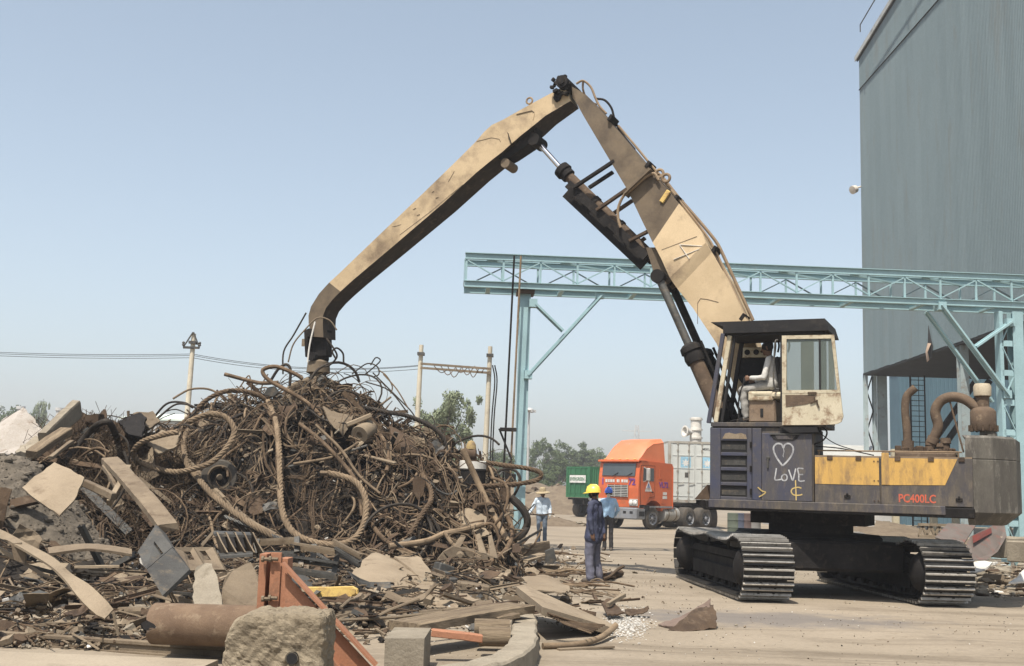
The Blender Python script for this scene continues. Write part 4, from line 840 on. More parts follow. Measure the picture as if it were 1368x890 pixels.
for side, yy in ((1, 1.44), (-1, -1.44)):
    fr = MB(); fr.box(-1.95, 1.95, -.17, .17, .32, .62, 0, .03); fr.slab([(-1.9, -.22, .62), (1.9, -.22, .62), (1.5, -.22, .74), (-1.5, -.22, .74)], (0, .44, 0))
    for s in (-1, 1): fr.box(-1.6, 1.6, s*.20, s*.235, .22, .46, 0, .01)
    tr = part('track', fr, m_dark, exc, (0.02, .42, 0), TRZ); off = yy
    tr.location = Vector((0.02, .42, 0))+Vector((-math.sin(TRZ)*yy, math.cos(TRZ)*yy, 0))
    for s, nm in ((1, 'drive_sprocket'), (-1, 'idler_wheel')):
        mb = MB(); mb.lathe([(-.20, .30), (-.18, .36), (-.06, .37), (-.05, .41), (.05, .41), (.06, .37), (.18, .36), (.20, .30)], (s*2.18, 0, .52), (0, 1, 0), 28)
        mb.lathe([(.18, .34), (.26, .33), (.36, .26), (.41, .16), (.42, .05)], (s*2.18, 0, .52), (0, 1 if side > 0 else 1, 0), 24); mb.lathe([(.18, .34), (.26, .33), (.36, .26), (.41, .16), (.42, .05)], (s*2.18, 0, .52), (0, -1, 0), 24)
        part(nm, mb, m_dark, tr)
    for k in range(7):
        x = -1.65+k*.55; mb = MB(); mb.lathe([(-.2, .10), (-.19, .14), (-.08, .14), (-.07, .17), (.07, .17), (.08, .14), (.19, .14), (.2, .10)], (x, 0, .27), (0, 1, 0), 16); part('track_roller', mb, m_dark, tr)
    for x in (-.7, .7):
        mb = MB(); mb.lathe([(-.15, .09), (.15, .09)], (x, 0, .80), (0, 1, 0), 14); mb.box(x-.05, x+.05, -.05, .05, .6, .8); part('carrier_roller', mb, m_dark, tr)
    for k in range(NS):
        s = cum[-1]*k/NS; i = np.searchsorted(cum, s, 'right')-1; t = (s-cum[i])/(cum[i+1]-cum[i]+1e-9); p = TP[i]*(1-t)+TP[i+1]*t; tg = TP[min(i+4, len(TP)-2)]-TP[max(i-4, 0)]
        an = math.atan2(tg[1], tg[0]); o = part('track_shoe', SHOE, None, tr, (p[0], 0, p[1])); o.rotation_euler = (0, -an+math.pi, 0)
# ================================================================== TRUCK, CONTAINERS
m_tor = mat('orange_truck_paint', (.50, .112, .036), (.43, .094, .032), (.26, .10, .05), 1.0, .42, 0, .03, 30, spec=.5, c3_at=.64, rnd=.02)
m_torf = mat('faded_orange_fairing', (.58, .185, .09), (.51, .16, .075), None, 1.0, .5, 0, .03, 30, rnd=.02)
m_bump = mat('grey_bumper', (.20, .21, .23), (.15, .155, .165), (.25, .22, .18), 2, .7, 0, .05, 30)
m_glass = mat('dark_windscreen', (.035, .045, .05), (.05, .06, .065), None, 1, .12, 0, 0, spec=.8)
m_purple = mat('purple_numerals', (.16, .05, .24), None, None, 4, .6, 0, 0)
m_alu = mat('dull_aluminium', (.42, .42, .40), (.33, .32, .30), (.25, .21, .16), 2, .55, .3, .05, 30)
m_lblue = mat('logo_blue', (.10, .16, .42), None, None, 4, .6, 0, 0)
m_wht = mat('lettering_white', (.58, .58, .56), None, None, 4, .7, 0, 0)
fl = gnd(868, 707.5); trz = R(225)
trk = thing('truck', 'orange cab over tractor truck with roof fairing parked in front of the white container', 'truck', (fl.x-1.02*.707, fl.y+1.02*.707, 0), trz)
def tp(nm, mb, m, p=None, **k): return part(nm, mb, m, p or trk, **k)
# cab body as a side profile (x forward, z up) extruded across, with a door seam and wheel arch cut into the profile
prof = [(1.12, 1.02), (1.15, 1.9), (1.12, 2.42), (1.02, 3.08), (.9, 3.2), (-1.45, 3.12), (-1.5, 3.0), (-1.5, .98), (-.78, .98)]
for k in range(9):
    a = math.pi*k/8; prof.append((-.66*math.cos(a), .86+.50*math.sin(a)))
prof += [(.66, .86), (.78, .92)]
mb = MB(); mb.slab([(x, 1.22, z) for x, z in prof], (0, -2.44, 0)); body = tp('cab', mb, m_tor)
mb = MB(); mb.box(1.128, 1.17, -1.0, 1.0, 2.46, 3.06, 0, .01); mb.xf(Matrix.Translation((1.12, 0, 2.42)) @ Matrix.Rotation(R(-8.6), 4, 'Y') @ Matrix.Translation((-1.12, 0, -2.42))); mb2 = MB()
ws = tp('windscreen', mb, m_glass, body)
mb = MB()
for y in (-.35, .5): mb.bar((1.20, y, 2.43), (1.16, y+.35, 2.62), .02, .02)
tp('wiper', mb, m_soot, body)
mb = MB(); mb.box(1.14, 1.19, -1.26, 1.26, 3.12, 3.2, 0, .02); mb.box(.5, 1.18, -1.24, 1.24, 3.17, 3.23, 0, .02); tp('visor', mb, m_tor, body)
mb = MB(); mb.box(1.15, 1.19, -.62, .62, 1.48, 2.05, 0, .01); grl = tp('grille', mb, m_soot, body)
mb = MB()
for i in range(7): mb.box(1.185, 1.205, -.6, .6, 1.51+i*.078, 1.545+i*.078)
for y in (-.62, -.2, .2, .60): mb.box(1.183, 1.203, y, y+.03, 1.48, 2.05)
tp('grille_bars', mb, m_alu, grl)
for s in (-1, 1):
    mb = MB(); mb.box(1.13, 1.19, s*.70, s*1.20, 1.08, 1.40, 0, .02); hl = tp('headlight', mb, m_alu, body)
    for y in (.82, 1.06): mb = MB(); mb.lathe([(0, .11), (.03, .115), (.05, .09)], (1.185, s*y, 1.24), (1, 0, 0), 14); tp('lens', mb, m_wht, hl)
mb = MB(); mb.box(.62, 1.32, -1.24, 1.24, .46, 1.0, 0, .05); bump = tp('bumper', mb, m_bump)
mb = MB()
for y in (-.95, -.55, .55, .95): mb.box(1.318, 1.325, y-.09, y+.09, .72, .84)
mb.box(.7, 1.1, 1.236, 1.245, .62, .84); tp('bumper_recess', mb, m_soot, bump)
mb = MB(); mb.slab([(.95, 1.222, 1.15), (1.0, 1.222, 1.9), (.93, 1.222, 2.95), (-.05, 1.222, 2.95), (-.05, 1.222, 1.55), (.35, 1.222, 1.5), (.66, 1.222, 1.15)], (0, .02, 0)); door = tp('door', mb, m_tor, body)
mb = MB()
for a_, b_ in (((.98, 1.15), (1.03, 1.9)), ((1.03, 1.9), (.95, 2.98)), ((.95, 2.98), (-.07, 2.98)), ((-.07, 2.98), (-.07, 1.55)), ((-.07, 1.55), (.34, 1.48))): mb.bar((a_[0], 1.224, a_[1]), (b_[0], 1.224, b_[1]), .012, .022, (0, 1, 0))
tp('door_gap', mb, m_soot, body)
for y in (-.9, -.45, 0, .45, .9):
    mb = MB(); mb.box(1.0, 1.1, y-.07, y+.07, 3.232, 3.28, 0, .015); tp('marker_lamp', mb, m_yel, body)
mb = MB(); mb.box(-1.49, 1.10, 1.221, 1.228, 1.02, 1.10); tp('sill_trim', mb, m_bump, body)
mb = MB(); mb.slab([(.84, 1.243, 2.25), (.80, 1.243, 2.86), (.02, 1.243, 2.86), (.02, 1.243, 2.25)], (0, .008, 0)); tp('side_window', mb, m_glass, door)
mb = MB(); mb.box(.05, .20, 1.243, 1.27, 1.72, 1.77, 0, .008); tp('handle', mb, m_soot, door)
mb = MB(); mb.box(.72, .86, 1.42, 1.62, 2.25, 2.85, 0, .04); mb.bar((.8, 1.22, 2.9), (.8, 1.5, 2.8), .03, .03); mb.bar((.8, 1.22, 2.2), (.8, 1.5, 2.3), .03, .03); tp('mirror', mb, m_alu, body)
mb = MB(); mb.box(-.62, -.42, 1.221, 1.24, 2.38, 2.82, 0, .03); mb.box(-.9, -.55, 1.221, 1.235, 1.22, 1.4, 0, .01); mb.box(-1.5, -1.48, 1.1, 1.25, 1.0, 3.0); tp('side_recess', mb, m_tor, body)
mb = MB(); mb.box(.74, 1.05, 1.221, 1.235, 1.0, 1.14); mb.box(.3, .72, 1.21, 1.23, .88, 1.13, 0, .01); tp('step', mb, m_soot, body)
# roof fairing
rows = []
for y, k in ((1.05, 1), (.9, .0), (-.9, 0), (-1.05, 1)):
    rows.append([(.95-.0*k, y, 3.2), (.75, y, 3.45-.1*k), (.35, y, 3.9-.15*k), (-.15, y, 4.18-.18*k), (-.95, y, 4.28-.18*k)])
mb = MB(); mb.sheet(rows, .05)
for s in (-1, 1): mb.slab([(.97, s*1.05, 3.2), (.75, s*1.06, 3.36), (.35, s*1.06, 3.76), (-.15, s*1.06, 4.02), (-.95, s*1.06, 4.12), (-1.0, s*1.12, 3.14)], (0, -s*.05, 0))
fair = tp('roof_fairing', mb, m_torf)
def badge(o, X, Y, s, par):
    """triangular haulier's badge: white triangle, blue figure, white strip under it"""
    X = Vector(X).normalized(); Y = Vector(Y).normalized(); Z = X.cross(Y); o = Vector(o); q = lambda a, b, c=0: o+X*a*s+Y*b*s+Z*c
    w = MB(); w.slab([q(-.5, .1), q(.5, .1), q(0, 1)], Z*.006); w.slab([q(-.62, -.22), q(.62, -.22), q(.56, .04), q(-.56, .04)], Z*.006); b_ = MB()
    b_.slab([q(-.24, .2, .008), q(-.06, .2, .008), q(.08, .6, .008), q(0, .75, .008)], Z*.004); b_.slab([q(.08, .2, .008), q(.26, .2, .008), q(.14, .45, .008)], Z*.004)
    return part('badge', w, m_wht, par), part('badge_mark', b_, m_lblue, par)
badge((.43, -.1, 3.72), (0, 1, 0), (-.62, 0, .78), .40, fair)
for o, s in (((.42, 1.245, 1.86), .42),): badge(o, (-1, 0, 0), (0, 0, 1), s, body)
tp('lettering', text_mb('VL72', .36, (-1, 0, 0), (0, 0, 1), (-.42, 1.226, 1.98), .004, .012, .95), m_purple, body)
tp('lettering', text_mb('72', .42, (0, 1, 0), (0, 0, 1), (1.152, .62, 2.06), .006, .014), m_purple, body)
tp('lettering', text_mb('1', .42, (0, 1, 0), (0, 0, 1), (1.152, -1.05, 2.06), .006, .014), m_purple, body)
mb = MB()
for (y, w) in ((-.78, .12), (-.62, .1), (-.49, .14), (-.32, .1), (-.08, .08), (.02, .06), (.2, .12), (.36, .1), (.48, .1)): mb.box(1.15, 1.157, y, y+w, 2.16, 2.30)
tp('name_strip', mb, m_wht, body)
mb = MB(); mb.box(-.72, -1.02, 1.222, 1.228, 1.62, 1.76); mb.box(-.70, -1.04, 1.222, 1.228, 1.44, 1.58); tp('plate', mb, m_wht, body)
def wheel(x, y, r, dual=False, s=1):
    mb = MB(); w = .28 if not dual else .58
    mb.lathe([(.10, r*.58), (0, r*.62), (.01, r*.9), (.05, r), (w-.05, r), (w-.01, r*.9), (w, r*.62), (w-.1, r*.58)], (x, y, r), (0, -s, 0), 28, cap=False); wl_ = tp('wheel', mb, m_rubber)
    mb = MB(); prof = [(-.005, r*.60), (.03, r*.55), (.05 if not dual else .17, r*.48), (.05 if not dual else .17, r*.2), (-.02, r*.18), (-.04, r*.1)]
    prof.append((prof[-1][0], .002)); mb.lathe([(t, q) for t, q in prof], (x, y, r), (0, -s, 0), 22, cap=False); tp('rim', mb, m_bump, wl_)
    mb = MB()
    for k in range(8): an = k*math.pi/4; mb.cyl((x+r*.33*math.cos(an), y+s*.0, r+r*.33*math.sin(an)), (x+r*.33*math.cos(an), y-s*.04, r+r*.33*math.sin(an)), .025, n=6)
    tp('wheel_nut', mb, m_dark, wl_)
wheel(0, 1.2, .53); wheel(0, -1.2, .53, s=-1)
for x in (-2.9, -4.25): wheel(x, 1.24, .53, True); wheel(x, -1.24, .53, True, -1)
mb = MB(); mb.box(-5.0, 1.0, .36, .46, .78, 1.02); mb.box(-5.0, 1.0, -.46, -.36, .78, 1.02); mb.box(-2.5, -2.4, -.4, .4, .8, 1.0); mb.box(-3.0, -2.0, -.5, .5, 1.02, 1.12); mb.slab([(-3.2, -.5, 1.12), (-4.1, -.5, 1.14), (-4.1, .5, 1.14), (-3.2, .5, 1.12)], (0, 0, .1)); tp('chassis', mb, m_dark)
mb = MB(); mb.lathe([(0, .28), (.03, .34), (1.15, .34), (1.18, .28)], (-.95, .88, .72), (-1, 0, 0), 22); tank = tp('fuel_tank', mb, m_alu)
mb = MB()
for x in (-1.2, -1.8): mb.lathe([(0, .355), (.06, .355)], (x, .88, .72), (-1, 0, 0), 22)
tp('tank_strap', mb, m_dust, tank)
# ---- shipping containers
def container(name, label, loc, rz, L, Wd, H, z0, m, mtrim):
    c = thing(name, label, 'container', loc, rz)
    def cp(nm, mb, mm, p=None): return part(nm, mb, mm, p or c)
    mb = MB()   # corrugated long sides, roof and front wall; doors face -y
    for x in (0, Wd):
        pr = []; y = .16; k = 0
        while y < L-.15: pr += [(y, 0), (y+.07, 0), (y+.10, .035), (y+.17, .035)]; y += .20
        s = 1 if x == 0 else -1; vs = []
        for (yy, d) in pr: vs += [(x+s*(d+.01), yy, z0+.14), (x+s*(d+.01), yy, z0+H-.1)]
        mb.add(vs, [(2*i, 2*i+1, 2*i+3, 2*i+2) for i in range(len(pr)-1)])
    mb.box(.05, Wd-.05, .07, L-.05, z0+H-.06, z0+H-.03); mb.box(.05, Wd-.05, L-.08, L-.04, z0, z0+H-.06); mb.box(.05, Wd-.05, .1, L-.05, z0+.02, z0+.1)
    shell = cp('shell', mb, m)
    mb = MB()
    for x in (0, Wd-.14):
        for y in (0, L-.14): mb.box(x, x+.14, y, y+.14, z0, z0+H, 0, .01)
        mb.box(x+.02, x+.12, .142, L-.142, z0, z0+.138); mb.box(x+.02, x+.12, .142, L-.142, z0+H-.10, z0+H)
    for y in (.01, L-.13):
        mb.box(.142, Wd-.142, y, y+.12, z0, z0+.13); mb.box(.142, Wd-.142, y, y+.12, z0+H-.11, z0+H)
    cp('frame', mb, mtrim)
    dw = (Wd-.30)/2
    for k in range(2):
        xa = .145+k*(dw+.01); d = MB(); d.box(xa, xa+dw, .035, .075, z0+.135, z0+H-.115); dr = cp('door', d, m)
        r_ = MB()
        for zz in (.04, .30, .56, .80): r_.box(xa+.05, xa+dw-.05, .018, .034, z0+.2+(H-.4)*zz, z0+.2+(H-.4)*zz+.05)
        for xx in (.02, dw-.07): r_.box(xa+xx, xa+xx+.05, .02, .034, z0+.15, z0+H-.13)
        cp('door_rib', r_, m, dr)
        for xx in (dw*.28, dw*.74):
            b_ = MB(); b_.cyl((xa+xx, -.01, z0+.06), (xa+xx, -.01, z0+H-.04), .022, n=8); b_.bar((xa+xx, -.02, z0+.95), (xa+xx+.32, -.02, z0+1.0), .02, .035)
            for zz in (.15, .5, H*.5, H-.5, H-.15): b_.box(xa+xx-.05, xa+xx+.05, -.005, .018, z0+zz, z0+zz+.07)
            cp('locking_bar', b_, mtrim, dr)
    return c
m_cwht = mat('container_pale_grey', (.49, .51, .49), (.43, .45, .43), (.26, .215, .17), .9, .6, 0, .05, 20, c3_at=.74, rnd=.02)
m_cwtr = mat('container_trim', (.32, .31, .28), (.27, .25, .21), (.17, .11, .075), 1.5, .7, 0, .1, 20)
m_cgrn = mat('container_green', (.035, .14, .065), (.03, .12, .058), (.10, .09, .06), .9, .55, 0, .05, 20, c3_at=.74, rnd=.02)
c0 = atY(892.5, 640, 57.5)
cA = container('shipping_container', 'pale grey shipping container with blue star stickers on its closed doors', (c0.x, 57.5, 0), R(1), 6.06, 2.75, 3.10, 1.28, m_cwht, m_cwtr)
m_sky = mat('sticker_blue', (.30, .52, .66), None, None, 3, .6, 0, 0)
def star(cx, cz, s, par):
    b_ = MB(); b_.box(cx-s, cx+s, .026, .033, cz-s*1.2, cz+s*1.2); part('sticker', b_, m_sky, par)
    w = MB(); pts = []
    for k in range(14): an = math.pi*2*k/14+math.pi/2; r = s*(.85 if k % 2 == 0 else .42); pts.append((cx+r*math.cos(an), .024, cz+r*math.sin(an)))
    w.slab(pts, (0, -.004, 0)); part('star', w, m_wht, par)
star(.90, 3.28, .26, cA); star(2.0, 3.28, .26, cA)
mb = MB(); mb.box(.86, 1.06, .025, .033, 2.55, 2.80)
part('data_plate', mb, m_grey, cA)
m_ink = mat('black_lettering', (.03, .03, .035), None, None, 3, .7, 0, 0)
part('lettering', text_mb('MAERSK', 1.0, (0, -1, 0), (0, 0, 1), (-.005, 5.3, 2.98), .006, .02), m_ink, cA)
part('lettering', text_mb('MSKU', .16, (1, 0, 0), (0, 0, 1), (1.75, .030, 3.95), .003, .002), m_ink, cA)
def trailer(name, label, loc, rz, L, z0, xw):
    t = thing(name, label, 'trailer', loc, rz); mb = MB(); mb.box(xw*.25, xw*.33, .1, L, z0-.42, z0-.02); mb.box(xw*.67, xw*.75, .1, L, z0-.42, z0-.02)
    for y in (.15, L*.5, L-.2): mb.box(.05, xw-.05, y, y+.15, z0-.14, z0-.01)
    part('frame', mb, m_dark, t)
    for y in (1.0, 2.3):
        for s, x in ((-1, .1), (1, xw-.1)):
            w = MB(); w.lathe([(.1, .29), (0, .3), (.01, .46), (.05, .52), (.5, .52), (.54, .46), (.55, .3), (.45, .29)], (x, y, .52), (-s, 0, 0), 24, cap=False); wh = part('wheel', w, m_rubber, t)
            w = MB(); w.lathe([(-.01, .3), (.12, .25), (.12, .1), (.0, .08), (.0, .002)], (x, y, .52), (-s, 0, 0), 18, cap=False); part('rim', w, m_bump, wh)
    return t
trailer('trailer', 'dark container trailer under the pale grey container', (c0.x, 57.5, 0), R(1), 6.2, 1.27, 2.75)
g0 = atY(785, 645, 76); grz2 = math.atan2(-.81, .59)
gl2 = atY(757, 645, 76.0)
cB = container('shipping_container', 'green shipping container with a white name panel on its end', (gl2.x, 76.8, 0), R(-54), 6.06, 2.44, 2.05, 1.30, m_cgrn, m_cgrn)
mb = MB(); mb.box(.42, 2.1, -.035, -.027, 2.28, 2.78); part('name_panel', mb, m_wht, cB)
part('lettering', text_mb('EVERGREEN', .30, (1, 0, 0), (0, 0, 1), (.46, -.038, 2.42), .003, .006, .95), m_cgrn, cB)
trailer('trailer', 'dark trailer with paired tyres under the green container', (gl2.x, 76.8, 0), R(-54), 6.2, 1.29, 2.44)
# ================================================================== SCRAP HEAP
HX = [-19, -16, -13, -10.5, -9, -7.6, -6.3, -5.2, -4.2, -3.3, -2.2, -1.1, -.3, .15, .6]
HZ = [1.8, 2.0, 2.25, 2.35, 2.45, 2.7, 3.05, 3.5, 3.74, 3.5, 2.8, 2.35, 2.0, 1.0, 0]
LY = [10.9, 11.4, 12, 15, 18, 21.5, 25, 28]; LZ = [0, .12, .32, .72, 1.35, 1, .7, 0]     # left flank (last three scale the ridge)
CY = [10.9, 11.6, 14, 18, 20, 20.9, 22.3, 23.8, 26, 28.6]; CZ = [0, .08, .16, .26, .40, .36, .78, 1, .8, 0]
def surf(x, y, lump=True):
    H = np.interp(x, HX, HZ)
    l = np.interp(y, LY[:5]+[21.5, 25, 28], [LZ[0], LZ[1], LZ[2], LZ[3], LZ[4], H, H*.7, 0])
    c = np.interp(y, CY, [CZ[0], CZ[1], CZ[2], CZ[3], CZ[4], max(.55, H*CZ[5]), H*CZ[6], H, H*CZ[8], 0])
    t = min(max((x+8.6)/2.6, 0), 1); t = t*t*(3-2*t); z = l*(1-t)+c*t
    edge = np.interp(y, [10.5, 12, 14, 17, 20, 22, 25], [-3.2, -1.2, -.3, .2, .45, .7, .7])
    z *= min(max((edge-x)/.9, 0), 1)**.7
    if lump and z > .02: z += min(1, z)*(.24*mnoise.noise((x*.9, y*.9, 1))+.13*mnoise.noise((x*2.4, y*2.4, 5)))
    return max(z, 0)
PITC = [(_p.x, _p.y, rx, ry) for _p, rx, ry in ((atY(70, 792, 12.0), 1.0, .55), (atY(170, 770, 12.2), .8, .5), (atY(110, 745, 13.4), 1.1, .4), (atY(60, 700, 15.7), 1.7, .55), (atY(270, 720, 14.2), .9, .5), (atY(420, 770, 14.5), .8, .5))]
def pit(x, y):
    """how open the heap is here: 0 filled, 1 a dark hole between the pieces"""
    if y > 19.4 and x > -8.6: return min(1, max(0, (mnoise.noise((x*1.15+4, y*1.5, 2.2))-.13)*5))
    return max([0]+[min(1, max(0, 1.5*(1-((x-a)/c)**2-((y-b)/d)**2))) for a, b, c, d in PITC])
def hit(u, v, Y0=9.5, Y1=29.0):
    d = ray(u, v); d = d/d[1]; y = Y0
    while y < Y1:
        p = _O+d*y
        if p[2] <= surf(p[0], y): return Vector(p)
        y += .08
    return None
cx_ = np.arange(-18, 1.01, .16); cy_ = np.arange(10.8, 29.0, .16); mb = MB(); nx = len(cx_)
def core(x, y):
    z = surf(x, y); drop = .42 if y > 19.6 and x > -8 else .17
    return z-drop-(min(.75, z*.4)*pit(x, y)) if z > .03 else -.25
mb.add([(x, y, core(x, y)) for y in cy_ for x in cx_], [(j*nx+i, j*nx+i+1, (j+1)*nx+i+1, (j+1)*nx+i) for j in range(len(cy_)-1) for i in range(nx-1)], 0, False)
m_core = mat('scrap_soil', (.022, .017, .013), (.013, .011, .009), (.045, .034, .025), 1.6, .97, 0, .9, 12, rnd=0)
stuff('scrap_heap', mb, m_core, 'rust brown heap of fine scrap and soil under the wires')
# ---------- loose stuff nobody could count
MATS = [m_rope, m_ropelt, m_ropedk, m_rust]
def spt(x, y, lift=0): return Vector((x, y, surf(x, y)+lift))
def rnd(a, b): return random.uniform(a, b)
tang = MB()
def hug(x, y, n, step, r, mi, l0, l1, bend=.35, sides=4):
    an = rnd(0, 6.28); pts = []; ph = rnd(0, 6); turn = rnd(-bend, bend)
    for i in range(n):
        pts.append(spt(x, y, l0+(l1-l0)*(.5+.5*math.sin(ph+i*.6))-.42*pit(x, y))); an += turn*.5+rnd(-bend, bend)*.6
        dx, dy = math.cos(an)*step, math.sin(an)*step; z0 = pts[-1].z; z1 = surf(x+dx, y+dy); k = step/math.sqrt(step*step+(z1-z0)**2); x += dx*k; y += dy*k
        if x > .75 or y > 26.5: break
    if len(pts) > 3: tang.tube(pts, r, sides, mi, False)
def arc(c, rad, a0, a1, nrm, r, mi, mbx, sides=5, wob=.12, n=14):
    nrm = Vector(nrm).normalized(); x = nrm.orthogonal().normalized(); y = nrm.cross(x); rot = rnd(0, 6.28); pts = []; e = rnd(.6, 1)
    for i in range(n):
        a = a0+(a1-a0)*i/(n-1); q = c+x*math.cos(a+rot)*rad+y*math.sin(a+rot)*rad*e; q += Vector((rnd(-1, 1), rnd(-1, 1), rnd(-1, 1)))*wob*rad*.25; pts.append(q)
    pts = smooth_path(pts, 2); mbx.tube(pts, r, sides, mi, False)
def mound_xy(keep=.12):
    while True:
        x = rnd(-8.2, .55); y = rnd(19.9, 25.2)
        if surf(x, y, False) > .35 and random.random() > pit(x, y)-keep: return x, y
for i in range(400): x, y = mound_xy(); hug(x, y, random.randint(7, 22), .13, rnd(.006, .016), random.choices((0, 1, 2, 3), (4, 2, 3, 4))[0], -.24, rnd(-.05, .16))
for i in range(330):
    x, y = mound_xy(); s = spt(x, y, rnd(-.15, .12)); arc(s, rnd(.14, .62), 0, rnd(1.5, 5.5), (rnd(-1, 1), rnd(-1.6, .1), rnd(-.3, .9)), rnd(.006, .014), random.choices((0, 1, 2, 3), (4, 3, 2, 3))[0], tang, 4, .15, 10)
for i in range(330):   # curls standing off the crest
    x = np.clip(random.gauss(-3.9, 1.5), -7.5, .2); y = rnd(22.6, 24.4); s = spt(x, y, rnd(-.15, .05)); arc(s, rnd(.10, .34), 0, rnd(2, 5), (rnd(-1, 1), -1, rnd(-.6, .6)), rnd(.006, .014), random.choices((0, 1, 2), (4, 3, 3))[0], tang, 4, .2, 10)
for i in range(850): x = rnd(-13, -4.5); y = rnd(11.6, 19.5); random.random() < pit(x, y)*.92 or hug(x, y, random.randint(5, 15), .12, rnd(.005, .013), random.choices((0, 1, 2, 3), (3, 4, 2, 2))[0], -.03, rnd(.03, .12))
for i in range(330):
    x = rnd(-6, .0); y = rnd(12.2, 20.2)
    if surf(x, y, False) > .06: hug(x, y, random.randint(4, 11), .13, rnd(.006, .014), random.choices((0, 1, 2, 3), (3, 4, 2, 2))[0], 0, rnd(.03, .10))
def drape(x, y, n, step, offs, r, mi, lift):
    """a bundle of near parallel wires hanging down the slope"""
    P = []; an = None; tn = rnd(-.16, .16); ph = rnd(0, 6)
    for i in range(n):
        e = .15; gx = (surf(x+e, y, False)-surf(x-e, y, False))/(2*e); gy = (surf(x, y+e, False)-surf(x, y-e, False))/(2*e); da = math.atan2(-gy, -gx)
        if an is None: an = da+rnd(-1.1, 1.1)
        an += tn+rnd(-.12, .12); P.append(spt(x, y, lift+.06*math.sin(ph+i*.8)-.35*pit(x, y)))
        z1 = surf(x+math.cos(an)*step, y+math.sin(an)*step); q = step/math.sqrt(step*step+(z1-P[-1].z)**2); x += math.cos(an)*step*q; y += math.sin(an)*step*q
        if x > .7 or y > 26 or surf(x, y, False) < .3: break
    if len(P) < 4: return
    for o in range(offs):
        j = Vector((rnd(-1, 1), rnd(-1, 1), rnd(-.5, 1)))*rnd(.02, .10); k = Vector((rnd(-1, 1), rnd(-1, 1), rnd(-.3, 1)))*rnd(.0, .12); m_ = len(P)-1
        tang.tube(smooth_path([p+j*(1-i/m_)+k*(i/m_) for i, p in enumerate(P)], 2), r*rnd(.8, 1.2), 5, mi, False)
for i in range(240): x, y = mound_xy(); drape(x, y, random.randint(6, 13), .2, random.randint(1, 4), rnd(.008, .016), random.choices((0, 1, 2, 3), (4, 4, 2, 3))[0], rnd(.0, .12))
stuff('wire_tangle', tang, MATS, 'dense brown tangle of rusty wires and thin cables covering the heap')
bars = MB()
for i in range(520):
    x, y = mound_xy(); c = spt(x, y, rnd(-.16, .06)); d = Vector((rnd(-1, 1), rnd(-.8, .8), rnd(-1, 1))).normalized()*rnd(.1, .45)
    if random.random() < .5: bars.cyl(c-d, c+d, rnd(.008, .022), n=5, mi=random.choices((0, 1, 2, 3), (3, 3, 2, 3))[0])
    else: bars.bar(c-d, c+d, rnd(.01, .05), rnd(.006, .02), (rnd(-1, 1), rnd(-1, 1), rnd(-1, 1)), random.choices((0, 1, 2, 3), (2, 3, 1, 3))[0])
for i in range(480):
    x = rnd(-14, .2); y = rnd(11.3, 20)
    if surf(x, y, False) < .03 or random.random() < pit(x, y)*.9: continue
    c = spt(x, y, rnd(-.02, .06)); d = Vector((rnd(-1, 1), rnd(-1, 1), rnd(-.35, .35))).normalized()*rnd(.06, .35)
    bars.bar(c-d, c+d, rnd(.01, .06), rnd(.006, .025), (rnd(-.4, .4), rnd(-.4, .4), 1), random.choices((0, 1, 2, 3), (3, 4, 1, 2))[0])
for i in range(260):
    x = rnd(-7.5, -1.8); y = 11.0+abs(random.gauss(0, .5)); c = Vector((x, y, surf(x, y)+rnd(.01, .07))); d = Vector((rnd(-1, 1), rnd(-.7, .7), rnd(-.15, .25))).normalized()*rnd(.06, .3)
    bars.tube([c-d, c+Vector((0, 0, rnd(-.02, .05))), c+d], rnd(.005, .014), 5, random.choices((0, 1, 2, 3), (3, 4, 1, 2))[0])
stuff('rod_litter', bars, [m_rope, m_dust, m_ropedk, m_rust], 'loose short rods and flat bars scattered through the heap')
chips = MB(); CM = [m_rust, m_dust, m_tan, m_conc, m_white, m_dark, m_grey]
def chip(c, s, mi, flat=.25):
    R3 = Matrix.Rotation(rnd(0, 6.3), 3, 'Z') @ Matrix.Rotation(rnd(-.9, .9), 3, 'X') @ Matrix.Rotation(rnd(-.9, .9), 3, 'Y'); k = random.randint(4, 6); a0 = rnd(0, 6)
    P = [c+R3 @ Vector((math.cos(a0+6.283*i/k)*s*rnd(.6, 1.2), math.sin(a0+6.283*i/k)*s*rnd(.5, 1.0), 0)) for i in range(k)]; chips.slab(P, R3 @ Vector((0, 0, s*flat)), mi)
for i in range(1500):
    x, y = mound_xy(); chip(spt(x, y, rnd(-.18, .04)), rnd(.02, .10) if random.random() < .9 else rnd(.1, .22), random.choices(range(7), (8, 5, 3, .5, .7, 3, 2))[0])
for i in range(6500):
    x = rnd(-14.5, .2); y = 11+9*random.random()**1.4
    if surf(x, y, False) < .02 or random.random() < pit(x, y)*.93: continue
    chip(spt(x, y, rnd(-.05, .05)), rnd(.012, .05) if random.random() < .94 else rnd(.05, .12), random.choices(range(7), (6, 6, 3, 3, .3, 3, 1))[0], rnd(.3, .9))
for i in range(1500):   # along the rail
    x = rnd(-7.5, -1.8); y = 10.95+abs(random.gauss(0, .45)); chip(Vector((x, y, surf(x, y)+rnd(0, .04))), rnd(.008, .035) if random.random() < .93 else rnd(.04, .10), random.choices(range(7), (5, 6, 4, 5, .3, 2, 1))[0], rnd(.3, .9))
for i in range(1500):   # strewn over the yard at the foot of the heap
    t = rnd(0, 1); y = rnd(13, 34); e = np.interp(y, [12, 14, 17, 20, 24, 34], [-.6, .1, .7, 1.2, 1.3, .6]); x = e+random.expovariate(1.7)-.6
    chip(Vector((x, y, rnd(0, .03))), rnd(.008, .035) if random.random() < .95 else rnd(.05, .12), random.choices(range(7), (4, 5, 4, 5, 1.2, 1, 1))[0], rnd(.15, .6))
